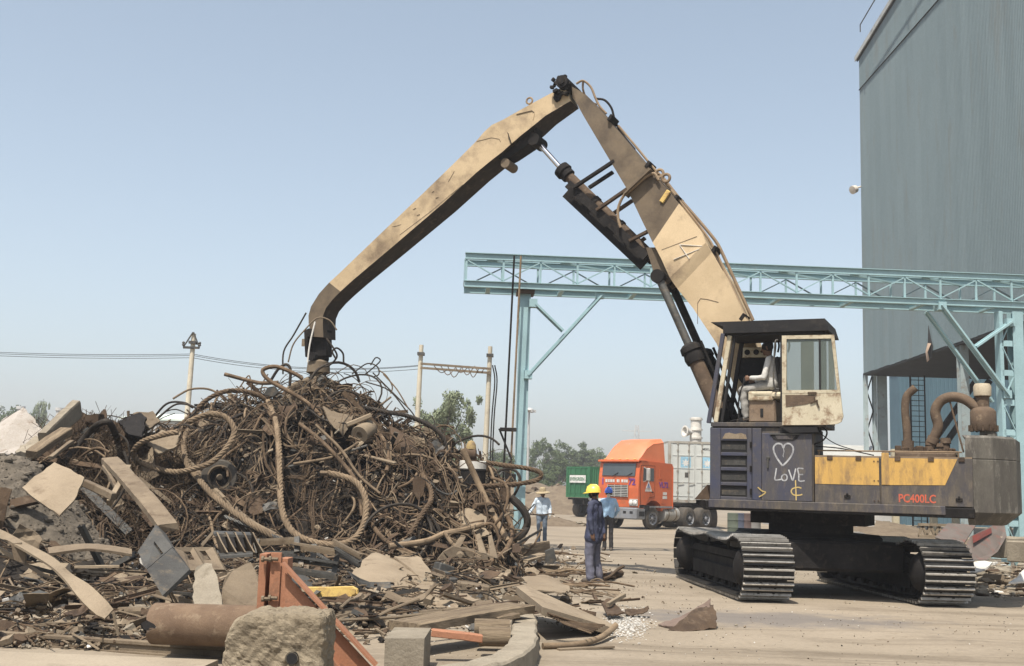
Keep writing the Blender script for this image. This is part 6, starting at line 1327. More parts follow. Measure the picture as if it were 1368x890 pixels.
# rusty pipe with a saddle cut end
p0 = A(207, 833, 10.55); p1 = A(365, 838, 10.35); d = (p1-p0).normalized(); mb = MB(); n = 36; rr = .185; x = d.orthogonal().normalized(); y = d.cross(x); rings = []
for t, rad in ((0, rr), (.35, rr), ((p1-p0).length, rr), ((p1-p0).length, rr-.015), (.35, rr-.015), (0, rr-.015)):
    for j in range(n):
        a = 2*math.pi*j/n; off = x*math.cos(a)+y*math.sin(a); cut = max(0, 1-abs(off.z*3.2+.1))*(.14 if off.y < 0 else .05) if t == 0 else 0; rings.append(p0+off*rad+d*(t+cut))
mb.add(rings, [(i*n+j, i*n+(j+1) % n, ((i+1) % 6)*n+(j+1) % n, ((i+1) % 6)*n+j) for i in range(6) for j in range(n)], 0, True)
solo('rusty_pipe', mb, mat('rusty_pipe_skin', (.135, .092, .06), (.092, .06, .039), (.185, .14, .096), 3, .9, 0, .25, 50), 'large rusty pipe with a notched end lying beside the foreground block', 'pipe')
a = A(-70, 846, 11.5); b = A(315, 872, 10.65); mb = MB(); mb.bar(a+Vector((0, 0, .03)), b+Vector((0, 0, .03)), .06, .05, (0, 0, 1), 0, .012); mb.bar(a, b, .018, .1); mb.bar(a+Vector((0, 0, -.06)), b+Vector((0, 0, -.06)), .13, .02)
solo('steel_rail', mb, m_dust, 'long rusty rail along the edge of the concrete apron', 'rail')
bent('strap', [[(-12, 701), (-12, 714)], [(2, 708), (2, 720)], [(35, 727), (19, 728)], [(73, 747), (61, 753)], [(94, 767), (80, 769)], [(118, 781), (104, 798)], [(142, 803), (125, 819)], [(151, 815), (140, 828)]], [[12.6, 12.5], [12.4, 12.3], [12.1, 12.0], [11.7, 11.6], [11.5, 11.4], [11.3, 11.15], [11.05, 10.95], [11, 10.9]], .025, m_tan, 'wide twisted steel strap curving down to the rusty pipe', 'strap', dent=.004)
poly('clip_plate', [(16, 726), (27, 725), (34, 740), (33, 753), (19, 748)], 12.0, .04, m_dust, 'small stained plate hanging under the twisted strap', 'plate')
bent('strip', [[(-5, 728), (-5, 735)], [(31, 749), (29, 753)], [(55, 764), (50, 766)], [(82, 780), (80, 779)]], [[12.5, 12.5], [12.2, 12.2], [12, 12], [11.9, 11.9]], .02, m_dust, 'narrow steel strip below the twisted strap', 'strip', dent=.004)
cable([(148, 811), (156, 815), (170, 817), (190, 817), (212, 819)], .05, m_dust, 'bent bar running into the notched pipe end', 0, Yd=10.85, name='bar', cat='bar')
bent('strap', [[(64, 733), (66, 741)], [(88, 730), (90, 738)], [(114, 728), (114, 735)], [(145, 730), (145, 737)], [(176, 735), (176, 742)]], [[13.2, 13.0]]*5, .03, m_dust, 'gently bowed strap lying above the dark gap at the left', 'strap', dent=.004)
beam('bar', (100, 758), (160, 757), 12.5, 12.5, .03, .03, m_tan, 'thin straight bar in the dark gap at the left', 'bar')
for pts, l in (([(70, 842), (78, 838), (100, 841), (118, 844), (132, 849), (143, 858), (151, 870)], 'pale hose lying over the rail onto the apron'), ([(174, 871), (176, 856), (182, 842), (191, 837), (203, 841), (220, 847), (238, 851), (250, 860), (256, 876), (275, 881), (299, 888)], 'long hose hooped over the rail and along the apron'), ([(196, 859), (206, 864), (213, 873)], 'short dark hose end hanging over the rail'), ([(71, 840), (78, 826), (95, 820), (106, 823), (104, 832)], 'looped cable behind the rail')):
    cable(pts, .017, m_ropelt if 'dark' not in l else m_ropedk, l, 0, Yd=10.75, name='hose', cat='hose')
# yellow link, buckled plates
mb = MB(); yl_ = [A(406, 785, 14.2), A(440, 785, 14.1), A(470, 784, 14.0), A(477, 788, 14), A(478, 793, 14), A(474, 797, 14), A(440, 797, 14.05), A(418, 798, 14.2)]; mb.slab(yl_, (0, .12, 0)); p = A(472, 790, 13.98); mb.cyl(p, p-Vector((0, .05, 0)), .035, n=14)
solo('yellow_link', mb, m_yel, 'yellow painted flat link bar right of the orange gusset', 'link bar')
bent('buckled_plate', [[(470, 767), (482, 752), (502, 740), (528, 748)], [(478, 782), (498, 770), (525, 760), (550, 762)], [(494, 798), (514, 792), (540, 790), (567, 781)]], [[16.8, 17.6, 18.3, 18.5], [16.2, 16.6, 17.3, 17.8], [15.6, 15.8, 16.3, 16.9]], .03, m_tan, 'large buckled tan plate at the foot of the wire heap', 'plate')
bent('buckled_plate', [[(526, 745), (558, 743)], [(548, 762), (576, 764)], [(568, 782), (594, 784)]], [[18.2, 18.4], [17.6, 17.8], [16.9, 17.1]], .03, m_tan, 'tan plate folded up behind the large buckled plate', 'plate')
bent('buckled_plate', [[(536, 794), (568, 782), (594, 784)], [(556, 803), (592, 794), (618, 794)], [(577, 815), (610, 809), (642, 803)]], [[15.9, 16.6, 16.8], [15.4, 15.9, 16.1], [14.7, 15.1, 15.4]], .03, m_tan, 'lower tan plate sloping towards the plank', 'plate')
arcp = trace([(500, 741), (508, 756), (511, 772), (505, 790)], .05, 16.4); mb = MB(); mb.tube(arcp, .03, 7); solo('cable', mb, m_ropedk, 'dark cable curving across the large buckled plate', 'cable')
for k, (a, b, Y) in enumerate((((450, 829), (590, 818), 12.6), ((480, 836), (560, 800), 12.9), ((470, 846), (520, 840), 12.2), ((455, 812), (478, 800), 13), ((560, 818), (650, 812), 13.2), ((440, 838), (470, 822), 12.4))):
    mb = MB(); p = A(*a, Y); q = A(*b, Y+.5); mb.tube([p, p.lerp(q, .5)+Vector((0, 0, rnd(-.02, .04))), q], .018, 6); solo('thin_bar', mb, m_dust, 'thin dusty bar lying before the buckled plates', 'bar', 'thin bars before the buckled plates')
poly('torn_sheet', [(478, 812), (488, 806), (497, 812), (509, 808), (505, 826), (486, 830), (470, 826)], [14, 14.3, 14.2, 14.4, 13.8, 13.5, 13.6], .03, m_dust, 'small torn sheet scrap below the buckled plate', 'sheet')
mb = MB(); c = A(545, 866, 10.05); q0, q1, q2, q3 = A(514.5, 853, 10.05), A(567, 853, 10.0), A(576, 839, 10.75), A(527, 838, 10.8); 
mb.slab([q0, q1, q2, q3], (0, 0, -q0.z-.02)); small = solo('concrete_block', mb, m_conc, 'small square concrete block right of the orange gusset', 'block')
beam('plank', (540, 838), (694, 812), 11.3, 12.9, .42, .10, m_wood, 'wide weathered plank lying towards the curved kerb', 'plank')
beam('batten', (520, 835), (690, 805), 11.75, 13.4, .05, .06, m_rust, 'narrow batten along the back of the wide plank', 'batten')
beam('rail_piece', (576, 845), (644, 853), 10.95, 10.95, .12, .07, m_orange_rust, 'short red brown angle under the wide plank', 'angle')
for (a, b, Y, l) in (((634, 839), (681, 840), 11.75, 'round log beneath the wide plank'), ((640, 850), (682, 851), 11.35, 'second round log in front of the first one')):
    mb = MB(); mb.cyl(A(*a, Y), A(*b, Y), .095, n=16); solo('log', mb, m_wood, l, 'log')
beam('offcut', (660, 828), (690, 822), 12.2, 12.4, .12, .05, m_wood, 'small wood offcut between plank and logs', 'offcut')
# curved kerb
kp = []
for (u, v) in ((699.5, 822), (701.5, 838.7), (698, 858), (682, 875), (650, 886), (612, 893), (560, 900)): kp.append(gnd(u, v, .2))
kp = smooth_path(kp, 6); mb = MB(); sec = [(-.13, .2), (-.11, .22), (.11, .22), (.13, .2), (.14, -.1), (-.14, -.1)]; vs = []
for i, p in enumerate(kp):
    t = (kp[min(i+1, len(kp)-1)]-kp[max(i-1, 0)]); t.z = 0; t.normalize(); s = Vector((t.y, -t.x, 0)); j = mnoise.noise(p*3)*.03
    for (a, z) in sec: vs.append(Vector((p.x, p.y, 0))+s*(a+j)+Vector((0, 0, z+(mnoise.noise(Vector((p.x*5, p.y*5, a*9)))*.018))))
k = len(sec); mb.add(vs, [(i*k+j, i*k+(j+1) % k, (i+1)*k+(j+1) % k, (i+1)*k+j) for i in range(len(kp)-1) for j in range(k)]+[tuple(range(k)), tuple((len(kp)-1)*k+j for j in range(k))])
solo('kerb', mb, m_conc, 'curved concrete kerb sweeping out of the bottom of the picture', 'kerb')
mb = MB(); mb.slab([A(689, 783, 14.9), A(700, 781, 15.2), A(819, 834, 13.5), A(816, 838, 13.2), A(725, 811, 12.5)], (0, 0, -.09)); solo('slab', mb, m_tan, 'long tapering slab propped on rubble in front of the person in navy', 'slab')
for k in range(7):
    mb = MB(); a = A(722+k*3, 815+k*1.2, 12.7-.05*k); b = A(790+k*3, 846-k*1.8, 12.1+.12*k); mb.tube([a, a.lerp(b, .5)+Vector((0, 0, -.03)), b], .010, 5); solo('rod', mb, m_rope, 'thin rod in the bundle poking out under the tapering slab', 'rod', 'rods under the tapering slab')
mb = MB(); mb.tube(smooth_path([gnd(725, 863, .04), gnd(761, 862, .04), gnd(785, 858, .05), gnd(804, 851, .07), gnd(817, 841, .10), gnd(823, 835, .14)], 5), .034, 9); solo('bent_pipe', mb, m_ropelt, 'thin bent pipe on the ground right of the curved kerb', 'pipe')
mb = MB(); mb.bar(gnd(746, 868, .015), gnd(819, 864, .03), .08, .02); solo('strip', mb, m_dust, 'flat strip on the ground in front of the bent pipe', 'strip')
bent('rusty_sheet', [[(879, 835), (893, 838), (908, 838)], [(895, 829), (908, 832), (922, 834)], [(920, 820), (930, 824), (940, 828)], [(949, 800), (948, 812), (949, 820)]], [[14.4, 14.2, 14.15], [14.5, 14.3, 14.2], [14.6, 14.4, 14.3], [14.8, 14.6, 14.5]], .02, mat('rust_purple', (.13, .095, .077), (.09, .063, .05), (.19, .15, .12), 3, .9, 0, .2, 40), 'curled rusty sheet lying alone on the ground before the tracks', 'sheet')
bent('rusty_sheet', [[(893, 843), (919, 845), (956, 838)], [(912, 828), (930, 824), (957, 822)], [(928, 814), (940, 812), (952, 808)]], [[14.0, 13.95, 14.2], [14.2, 14.3, 14.4], [14.6, 14.6, 14.7]], .02, m_rust, 'folded dark half of the curled sheet before the tracks', 'sheet')
# pieces round the right foot of the heap
def boxat(name, u, v, Y, size, rz, m, label, cat, tilt=0):
    p = A(u, v, Y); mb = MB(); mb.obox(p, size, Matrix.Rotation(rz, 3, 'Z') @ Matrix.Rotation(tilt, 3, 'Y'), 0, .02); return solo(name, mb, m, label, cat)
boxat('box_section', 631, 789, 17.0, (.48, .35, .22), .1, m_dust, 'dusty box section offcut before the broken housing', 'box section', .12)
boxat('box_section', 603, 783, 17.3, (.16, .2, .25), .3, m_grey, 'short grey box section left of the dusty offcut', 'box section')
boxat('tin', 592, 762, 18.4, (.28, .25, .2), .5, m_grey, 'grey tin box beside the tan plates', 'tin', .3)
beam('plank', (690, 741), (731, 732), 23.2, 24.6, .12, .30, m_wood, 'thick plank lying at the feet of the person in the straw hat', 'plank')
beam('plank', (696, 750), (728, 741), 22.4, 23.4, .3, .06, m_tan, 'flat board below the thick plank', 'board')
poly('rag', [(728, 737), (740, 732), (744, 748), (738, 754), (729, 752)], 23, .25, m_grey, 'dark lump beside the end of the thick plank', 'lump')
bent('sheet', [[(697, 772), (720, 768), (745, 774)], [(703, 780), (730, 778), (762, 788)], [(700, 790), (728, 790), (750, 793)]], [[17.6, 18, 17.8], [16.8, 17, 16.6], [16.2, 16.2, 16]], .02, m_tan, 'flat dusty sheet on rubble behind the tapering slab', 'sheet')
for k in range(55):
    u = rnd(690, 790); v = rnd(738, 795); Y = gnd(u, v, .06).y; a = A(u, v, Y); an = rnd(-1.2, 1.0); L = rnd(.3, 1.2); b = a+Vector((L*math.cos(an), -L*math.sin(an)*.8, rnd(-.04, .05))); m_ = a.lerp(b, .5)+Vector((0, rnd(-.1, .1), rnd(0, .08)))
    mb = MB(); mb.tube(smooth_path([a, m_, b], 3), rnd(.009, .022), 6); solo('rod', mb, random.choice((m_rope, m_ropelt, m_dust)), 'rusty rod strewn between the heap and the standing people', 'rod', 'rods strewn by the heap foot')
mb = MB(); mb.tube(smooth_path([gnd(804, 774, .05), gnd(815, 770, .1), gnd(824, 762, .16), gnd(833, 757, .22)], 4), .03, 7); mb.tube([gnd(815, 770, .1), gnd(822, 772, .06)], .02, 6); solo('branch', mb, m_rope, 'forked rusty rod by the boots of the person in navy', 'rod')
mb = MB(); mb.cyl(gnd(808, 771, .07), gnd(829, 766, .07), .07, n=10); solo('stub', mb, m_rust, 'short rusty stub beside the forked rod', 'stub')
bent('crumpled_sheet', [[(804, 806), (812, 800), (820, 803)], [(808, 816), (818, 812), (830, 816)], [(812, 822), (824, 822), (836, 820)]], [[15.6, 15.8, 15.6], [15.2, 15.4, 15.1], [14.9, 14.9, 14.8]], .02, m_rust, 'crumpled rusty scrap beside the white ash patch', 'scrap')
beam('bar', (812, 808), (834, 795), 15.3, 15.7, .05, .05, m_tan, 'stubby pale bar standing out of the crumpled scrap', 'bar')
ash = MB()
for i in range(1000):
    c = gnd(836+random.gauss(0, 14), 834+random.gauss(0, 9), rnd(0, .025)); s = rnd(.003, .014); ash.obox(c, (s*2, s*1.5, s*.6), Matrix.Rotation(rnd(0, 3), 3, 'Z') @ Matrix.Rotation(rnd(-.4, .4), 3, 'X'), 0)
stuff('ash_patch', ash, m_white, 'white flaky ash spilled on the ground')
# pieces sitting on the wire heap
def onheap(u, v, lift=.15, Yd=23): h = hit(u, v); return (h.y if h else Yd)-lift
Y = onheap(460, 560, .35); bent('plate', [[(431, 543), (451, 552), (472, 556)], [(436, 556), (454, 564), (466, 570)], [(441, 566), (452, 576), (458, 583)]], [[Y+.3, Y+.25, Y+.2], [Y, Y, Y], [Y-.1, Y-.15, Y-.1]], .03, m_dust, 'bent dusty plate high on the middle of the heap', 'plate')
Y = onheap(481, 581, .45); p = A(481, 581, Y); ax = Vector((-.35, -.85, -.38)).normalized(); mb = MB(); mb.lathe([(-.42, .16), (-.40, .17), (0, .19), (.03, .18), (.03, .07), (-.02, .06)], p, ax, 22); solo('hub', mb, m_tan, 'round dusty hub below the bent plate on the heap', 'hub')
p = A(478, 562, Y+.1); mb = MB(); mb.bar(p+Vector((-.22, 0, -.1)), p+Vector((.25, .1, .12)), .14, .10, c=.02); solo('shaft_stub', mb, m_tan, 'pale shaft stub resting on the round hub', 'shaft')
Y = onheap(540, 595, .3); bent('plate', [[(520, 570), (534, 576), (549, 584)], [(524, 592), (540, 598), (558, 602)], [(540, 622), (550, 622), (562, 620)]], [[Y+.4, Y+.3, Y+.4], [Y, Y-.1, Y+.1], [Y, Y, Y]], .03, m_rust, 'curved rusty plate on the right shoulder of the heap', 'plate')
poly('plate', [(552, 640), (558, 636), (568, 642), (566, 660), (558, 668), (551, 656)], onheap(560, 650, .3), .03, m_rust, 'small rusty plate below the curved one', 'plate')
Y = onheap(632, 698, .3); bent('plate', [[(609, 690), (626, 680), (650, 692)], [(613, 700), (634, 702), (649, 707)], [(634, 712), (642, 718), (654, 716)]], [[Y+.3, Y+.35, Y+.3], [Y, Y, Y], [Y-.2, Y-.2, Y-.2]], .04, m_tan, 'rounded dusty plate at the right end of the heap', 'plate')
Y = onheap(628, 742, .35); hs = thing('gear_housing', 'broken dusty gear housing with webs at the right foot of the heap', 'housing', A(628, 752, Y)); o = Vector(hs.location)
for pts, nm in (([(592, 738), (606, 730), (632, 736), (660, 744), (664, 752), (648, 757), (616, 757)], 'base'), ([(606, 731), (616, 716), (622, 718), (612, 736)], 'web'), ([(640, 738), (636, 716), (641, 714), (650, 740)], 'web'), ([(655, 744), (652, 718), (657, 716), (665, 746)], 'web'), ([(592, 738), (600, 752), (594, 762), (584, 748)], 'lug')):
    mb = MB(); P = [A(u, v, Y+(.25 if v < 730 else 0))-o for u, v in pts]; mb.slab(P, (0, .18 if nm == 'base' else .05, .02)); part(nm, mb, m_dust, hs)
for (u, v) in ((615, 742), (638, 747)): mb = MB(); q = A(u, v, Y-.02)-o; mb.lathe([(0, .07), (.06, .075), (.1, .04)], q, (0, -1, 0), 12); part('boss', mb, m_dust, hs)
p = A(632, 616, 23.2); mb = MB(); dr = thing('drum', 'steel drum with a white band at the top of the right end of the heap', 'drum', (p.x, p.y, p.z-.6)); mb.lathe([(0, .27), (.4, .27), (.41, .285), (.43, .27), (.58, .27), (.6, .25)], (0, 0, 0), (0, 0, 1), 26); part('shell', mb, m_dark, dr)
mb = MB(); mb.lathe([(.44, .276), (.59, .276), (.60, .262)], (0, 0, 0), (0, 0, 1), 26); part('band', mb, m_white, dr)
p = A(629, 606, 23.2); mt = thing('motor', 'small rusty motor with a yellowish dome sitting on the banded drum', 'motor', (p.x, p.y, p.z-.12)); mb = MB(); mb.lathe([(0, .10), (.02, .14), (.22, .14), (.24, .08)], (-.12, 0, .1), (1, 0, 0), 14); mb.box(-.13, .13, -.1, .1, -.02, .04); part('casing', mb, m_rust, mt)
mb = MB(); mb.lathe([(0, .11), (.10, .10), (.17, .06), (.19, .01)], (0, 0, .2), (0, .1, 1), 14); part('dome', mb, mat('dull_yellow', (.34, .25, .10), (.26, .19, .09), (.14, .1, .07)), mt)
p = A(293, 638, onheap(293, 638, .35, 20.5)); ax = Vector((.25, -.9, .1)).normalized(); wh = thing('wheel', 'old rubber tyred wheel half buried under the oval rope loop', 'wheel', p)
mb = MB(); mb.lathe([(-.10, .22), (-.09, .30), (-.05, .335), (.05, .335), (.09, .30), (.10, .22), (.02, .21)], (0, 0, 0), ax, 30, cap=False); part('tyre', mb, m_rubber, wh)
mb = MB(); mb.lathe([(.105, .225), (.108, .20), (.05, .185), (.02, .17)], (0, 0, 0), ax, 26, cap=False); part('rim', mb, m_dust, wh)
mb = MB(); mb.lathe([(-.02, .17), (.015, .172)], (0, 0, 0), ax, 20); part('wheel_disc', mb, m_dark, wh)
mb = MB(); mb.lathe([(.0, .06), (.09, .055), (.10, .03)], (0, 0, 0), ax, 14); part('hub', mb, m_dust, wh)
poly('casing', [(353, 528), (357, 518), (366, 516), (372, 524), (365, 530)], 23.0, .2, m_grey, 'small pale grey casing on the crest left of the grapple', 'casing')
# overlapping dark plates, channels and beams on the left flank
for i in range(110):
    x = rnd(-12, -5.6); y = rnd(16.6, 22); 
    if (abs(x-dc.x) < 1.9 and abs(y-dc.y) < 1.2 and (i % 3 or y > dc.y)) or (y > 19.2 and x < -8.4) or (abs(x+5.3) < 1.3 and y > 18): continue
    c = spt(x, y, rnd(.02, .22)); c.z = max(c.z, dz(x, y)+.03) if abs(x-dc.x) < 2 and abs(y-dc.y) < 1.6 else c.z; U = Vector((rnd(-1, 1), rnd(-.3, .5), rnd(-.7, .9))).normalized(); V_ = U.cross(Vector((rnd(-.6, .6), -1, rnd(0, .9)))).normalized(); Nn = U.cross(V_); mb = MB(); m_ = random.choice((m_rust, m_dark, m_rust, m_dust, m_grey))
    if i % 3 == 0:
        L = rnd(.4, 1.0); w_ = rnd(.06, .14); mb.bar(c-U*L, c+U*L, w_, .012, Nn, 0); mb.bar(c-U*L+V_*w_*.5+Nn*w_*.3, c+U*L+V_*w_*.5+Nn*w_*.3, .012, w_*.7, Nn, 0); mb.bar(c-U*L-V_*w_*.5+Nn*w_*.3, c+U*L-V_*w_*.5+Nn*w_*.3, .012, w_*.7, Nn, 0)
        solo('channel', mb, m_, TONE[m_.name]+' steel channel stuck '+('in the skyline' if y > 19.5 else 'in the slope')+' of the left flank', 'channel', 'channels on the left flank')
    else:
        a_, b_ = rnd(.15, .5), rnd(.10, .3); cv = rnd(-.4, .4)
        mb.sheet([[c+U*a_*s_*(1+rnd(-.12, .12))+V_*b_*t_*(1+rnd(-.2, .2))+Nn*(cv*a_*s_*s_+rnd(-.02, .02)) for t_ in (-1, -.4, .3, 1)] for s_ in (-1, -.5, 0, .5, 1)], .014); mb.sm = [False]*len(mb.sm)
        solo('scrap_plate', mb, m_, 'jagged '+TONE[m_.name]+' plate '+('in the skyline' if y > 19.5 else 'on the slope')+' of the left flank', 'plate', 'plates on the left flank')
# bigger bent sheets, flats and channels lying low in front of the heap
for i in range(150):
    if i < 70: x = rnd(-6.6, -2.6); y = rnd(11.3, 16.5)
    elif i < 120: x = rnd(-3.4, .2); y = rnd(12.8, 19.6)
    else: x = rnd(.2, 1.8); y = rnd(15.0, 24.0)
    z0 = surf(x, y)
    if i < 120 and z0 < .05: continue
    c = Vector((x, y, z0+rnd(.0, .09))); an = rnd(0, 6.28); U = Vector((math.cos(an), math.sin(an), rnd(-.3, .3))).normalized(); N0 = Vector((rnd(-.5, .5), rnd(-.8, .2), 1)).normalized(); V_ = N0.cross(U).normalized(); Nn = U.cross(V_); mb = MB(); m_ = random.choice((m_dust, m_rust, m_tan, m_dust, m_grey, m_rust)); k_ = 1 if i < 120 else .7
    if i % 4 == 0:
        L = rnd(.25, .6)*k_; w_ = rnd(.04, .10); mb.bar(c-U*L, c+U*L, w_, .010, Nn, 0); mb.bar(c-U*L+V_*w_*.5+Nn*w_*.3, c+U*L+V_*w_*.5+Nn*w_*.3, .010, w_*.7, Nn, 0)
        solo('angle_iron', mb, m_, TONE[m_.name]+' angle iron lying low '+spot(c), 'angle', 'angle irons before the heap')
    else:
        a_, b_ = rnd(.10, .34)*k_, rnd(.05, .17)*k_; cv = rnd(-.5, .5)
        mb.sheet([[c+U*a_*s_*(1+rnd(-.12, .12))+V_*b_*t_*(1+rnd(-.25, .25))+Nn*(cv*a_*s_*s_+rnd(-.015, .015)) for t_ in (-1, -.4, .3, 1)] for s_ in (-1, -.5, 0, .5, 1)], .010); mb.sm = [False]*len(mb.sm)
        solo('scrap_plate', mb, m_, ('large ' if a_ > .24 else 'small ')+'bent '+TONE[m_.name]+' plate lying low '+spot(c), 'plate', 'plates before the heap')
# ---------- rubble behind the excavator on the right
rp = thing('debris_plate', 'reddish steel plate leaning behind the right track', 'plate', A(1275, 715, 22.5)); o = Vector(rp.location); m_rpl = mat('red_brown_plate', (.12, .102, .092), (.09, .075, .066), (.15, .065, .052), 2, .85, 0, .1, 30, c3_at=.60)
mb = MB(); mb.slab([A(1249, 718, 22.3)-o, A(1266, 699, 23)-o, A(1304, 701, 23.2)-o, A(1286, 729, 22.2)-o], (.02, .05, -.02)); part('plate', mb, m_rpl, rp)
rp = thing('debris_plate', 'rounded grey plate with a red patch standing beside the gantry foot', 'plate', A(1318, 730, 22)); o = Vector(rp.location); mb = MB(); mb.slab([A(1291, 728, 21.8)-o, A(1296, 717, 22)-o, A(1330, 700, 22.6)-o, A(1342, 702, 22.7)-o, A(1345, 716, 22.4)-o, A(1333, 737, 22)-o, A(1318, 748, 21.6)-o, A(1300, 748, 21.5)-o], (.02, .06, -.01)); part('plate', mb, m_rpl, rp)
mb = MB(); mb.slab([A(1299, 716, 21.92)-o, A(1324, 705, 22.4)-o, A(1325, 712, 22.3)-o, A(1300, 726, 21.75)-o], (-.003, -.006, 0)); part('red_patch', mb, mat('red_patch_paint', (.14, .032, .026), (.10, .035, .03)), rp)
tw = thing('perforated_beam', 'pale beam with triangular openings lying behind the right track', 'beam', A(1240, 708, 26)); o = Vector(tw.location); mb = MB(); p = A(1228, 712, 26)-o; 
mb.box(p.x, p.x+.75, 0, .08, p.z+.16, p.z+.22); mb.box(p.x, p.x+.75, 0, .08, p.z-.10, p.z-.04)
for k in range(4): x = p.x+.06+k*.19; mb.bar((x-.06, .04, p.z-.05), (x+.03, .04, p.z+.17), .06, .04, (0, 1, 0)); mb.bar((x+.12, .04, p.z-.05), (x+.03, .04, p.z+.17), .06, .04, (0, 1, 0))
part('lattice', mb, m_tan, tw)
boxat('rubble_block', 1343, 731, 22.6, (.5, .4, .42), .2, m_conc, 'upright concrete stub in front of the gantry foot', 'rubble'); boxat('rubble_slab', 1362, 722, 22.6, (.9, .5, .12), -.1, m_conc, 'flat concrete slab capping the rubble by the gantry foot', 'rubble', -.05)
boxat('rubble_block', 1364, 737, 22.0, (.35, .4, .4), .6, m_conc, 'concrete lump at the right edge under the flat slab', 'rubble')
bent('white_sheet', [[(1360, 772), (1368, 762), (1380, 756)], [(1348, 779), (1366, 778), (1384, 776)]], [[20.2, 20.5, 20.6], [19.6, 19.7, 19.8]], .03, m_white, 'crumpled white sheet at the right edge of the rubble', 'sheet')
bent('white_sheet', [[(1300, 752), (1312, 750), (1326, 752)], [(1296, 766), (1308, 764), (1318, 760)]], [[21.4, 21.6, 21.5], [20.9, 21, 21.1]], .03, m_white, 'crumpled pale sheet beside the right track', 'sheet')
poly('tin_sheet', [(1131, 697), (1170, 696), (1168, 703), (1128, 703)], 27, .05, m_white, 'pale tin sheet seen between the tracks and the deck', 'sheet')
rub = MB()
for i in range(1500):
    u = 1300+abs(random.gauss(0, 60)); x = rnd(8.6, 14.5); y = rnd(20.2, 29); h = max(0, (.30*min(1, (y-20)/1.5))*(.6+.4*mnoise.noise((x, y, 0)))*(1 if x > 9.4 else .4)); c = Vector((x, y, rnd(0, 1)*h)); s = rnd(.03, .12) if random.random() < .92 else rnd(.12, .3)
    R3 = Matrix.Rotation(rnd(0, 6), 3, 'Z') @ Matrix.Rotation(rnd(-.5, .5), 3, 'X'); rub.obox(c, (s*2, s*rnd(.6, 1.6), s*rnd(.2, .9)), R3, random.choices(range(5), (5, 4, 3, 1, 2))[0], s*.15)
stuff('rubble', rub, [m_conc, m_tan, m_dust, m_white, m_rust], 'broken concrete and scrap rubble around the gantry foot')
far = MB()
for (cx, cy, w, h, n) in ((4.0, 88, 6, 2.6, 500), (1.5, 92, 7, 3.0, 400), (2.0, 56, 2.2, .6, 150), (16, 50, 5, 1.0, 200), (12, 44, 3, .7, 160)):
    for i in range(n):
        a = rnd(0, 6.28); q = math.sqrt(random.random()); x = cx+w*q*math.cos(a); y = cy+w*.5*q*math.sin(a); z = h*(1-q)*rnd(.3, 1); s = rnd(.1, .35)*(1 if cy > 80 else .5); far.obox((x, y, z), (s*2, s*rnd(.5, 2), s*rnd(.3, 1)), Matrix.Rotation(rnd(0, 6), 3, 'Z') @ Matrix.Rotation(rnd(-.6, .6), 3, 'X'), random.choices(range(5), (4, 4, 4, 1, 3))[0])
    far.lathe([(0, w*.95), (h*.4, w*.55), (h*.75, w*.2), (h*.85, .05)], (cx, cy, -.02), (0, 0, 1), 20, 2)
stuff('far_scrap', far, [m_conc, m_tan, m_dust, m_white, m_rust], 'distant scrap piles beyond the yard')
for k, (u, c) in enumerate(((981, (.085, .10, .075)), (988, (.045, .052, .075)), (997, (.075, .052, .048)), (1007, (.16, .155, .145)))):
    p = gnd(u, 702, 0); mb = MB(); b_ = A(u, 697, 50); mb.lathe([(0, .28), (.02, .3), (.3, .3), (.31, .315), (.33, .3), (.62, .3), (.63, .315), (.65, .3), (.92, .3), (.94, .27)], (b_.x, 50, 0), (0, 0, 1), 18); solo('oil_drum', mb, mat('drum_paint%d' % k, c, tuple(q*.8 for q in c)), ['pale green oil drum right of the truck wheels', 'blue oil drum between the green and the red one', 'dull red oil drum beyond the left track', 'whitish oil drum beside the red one'][k], 'drum')
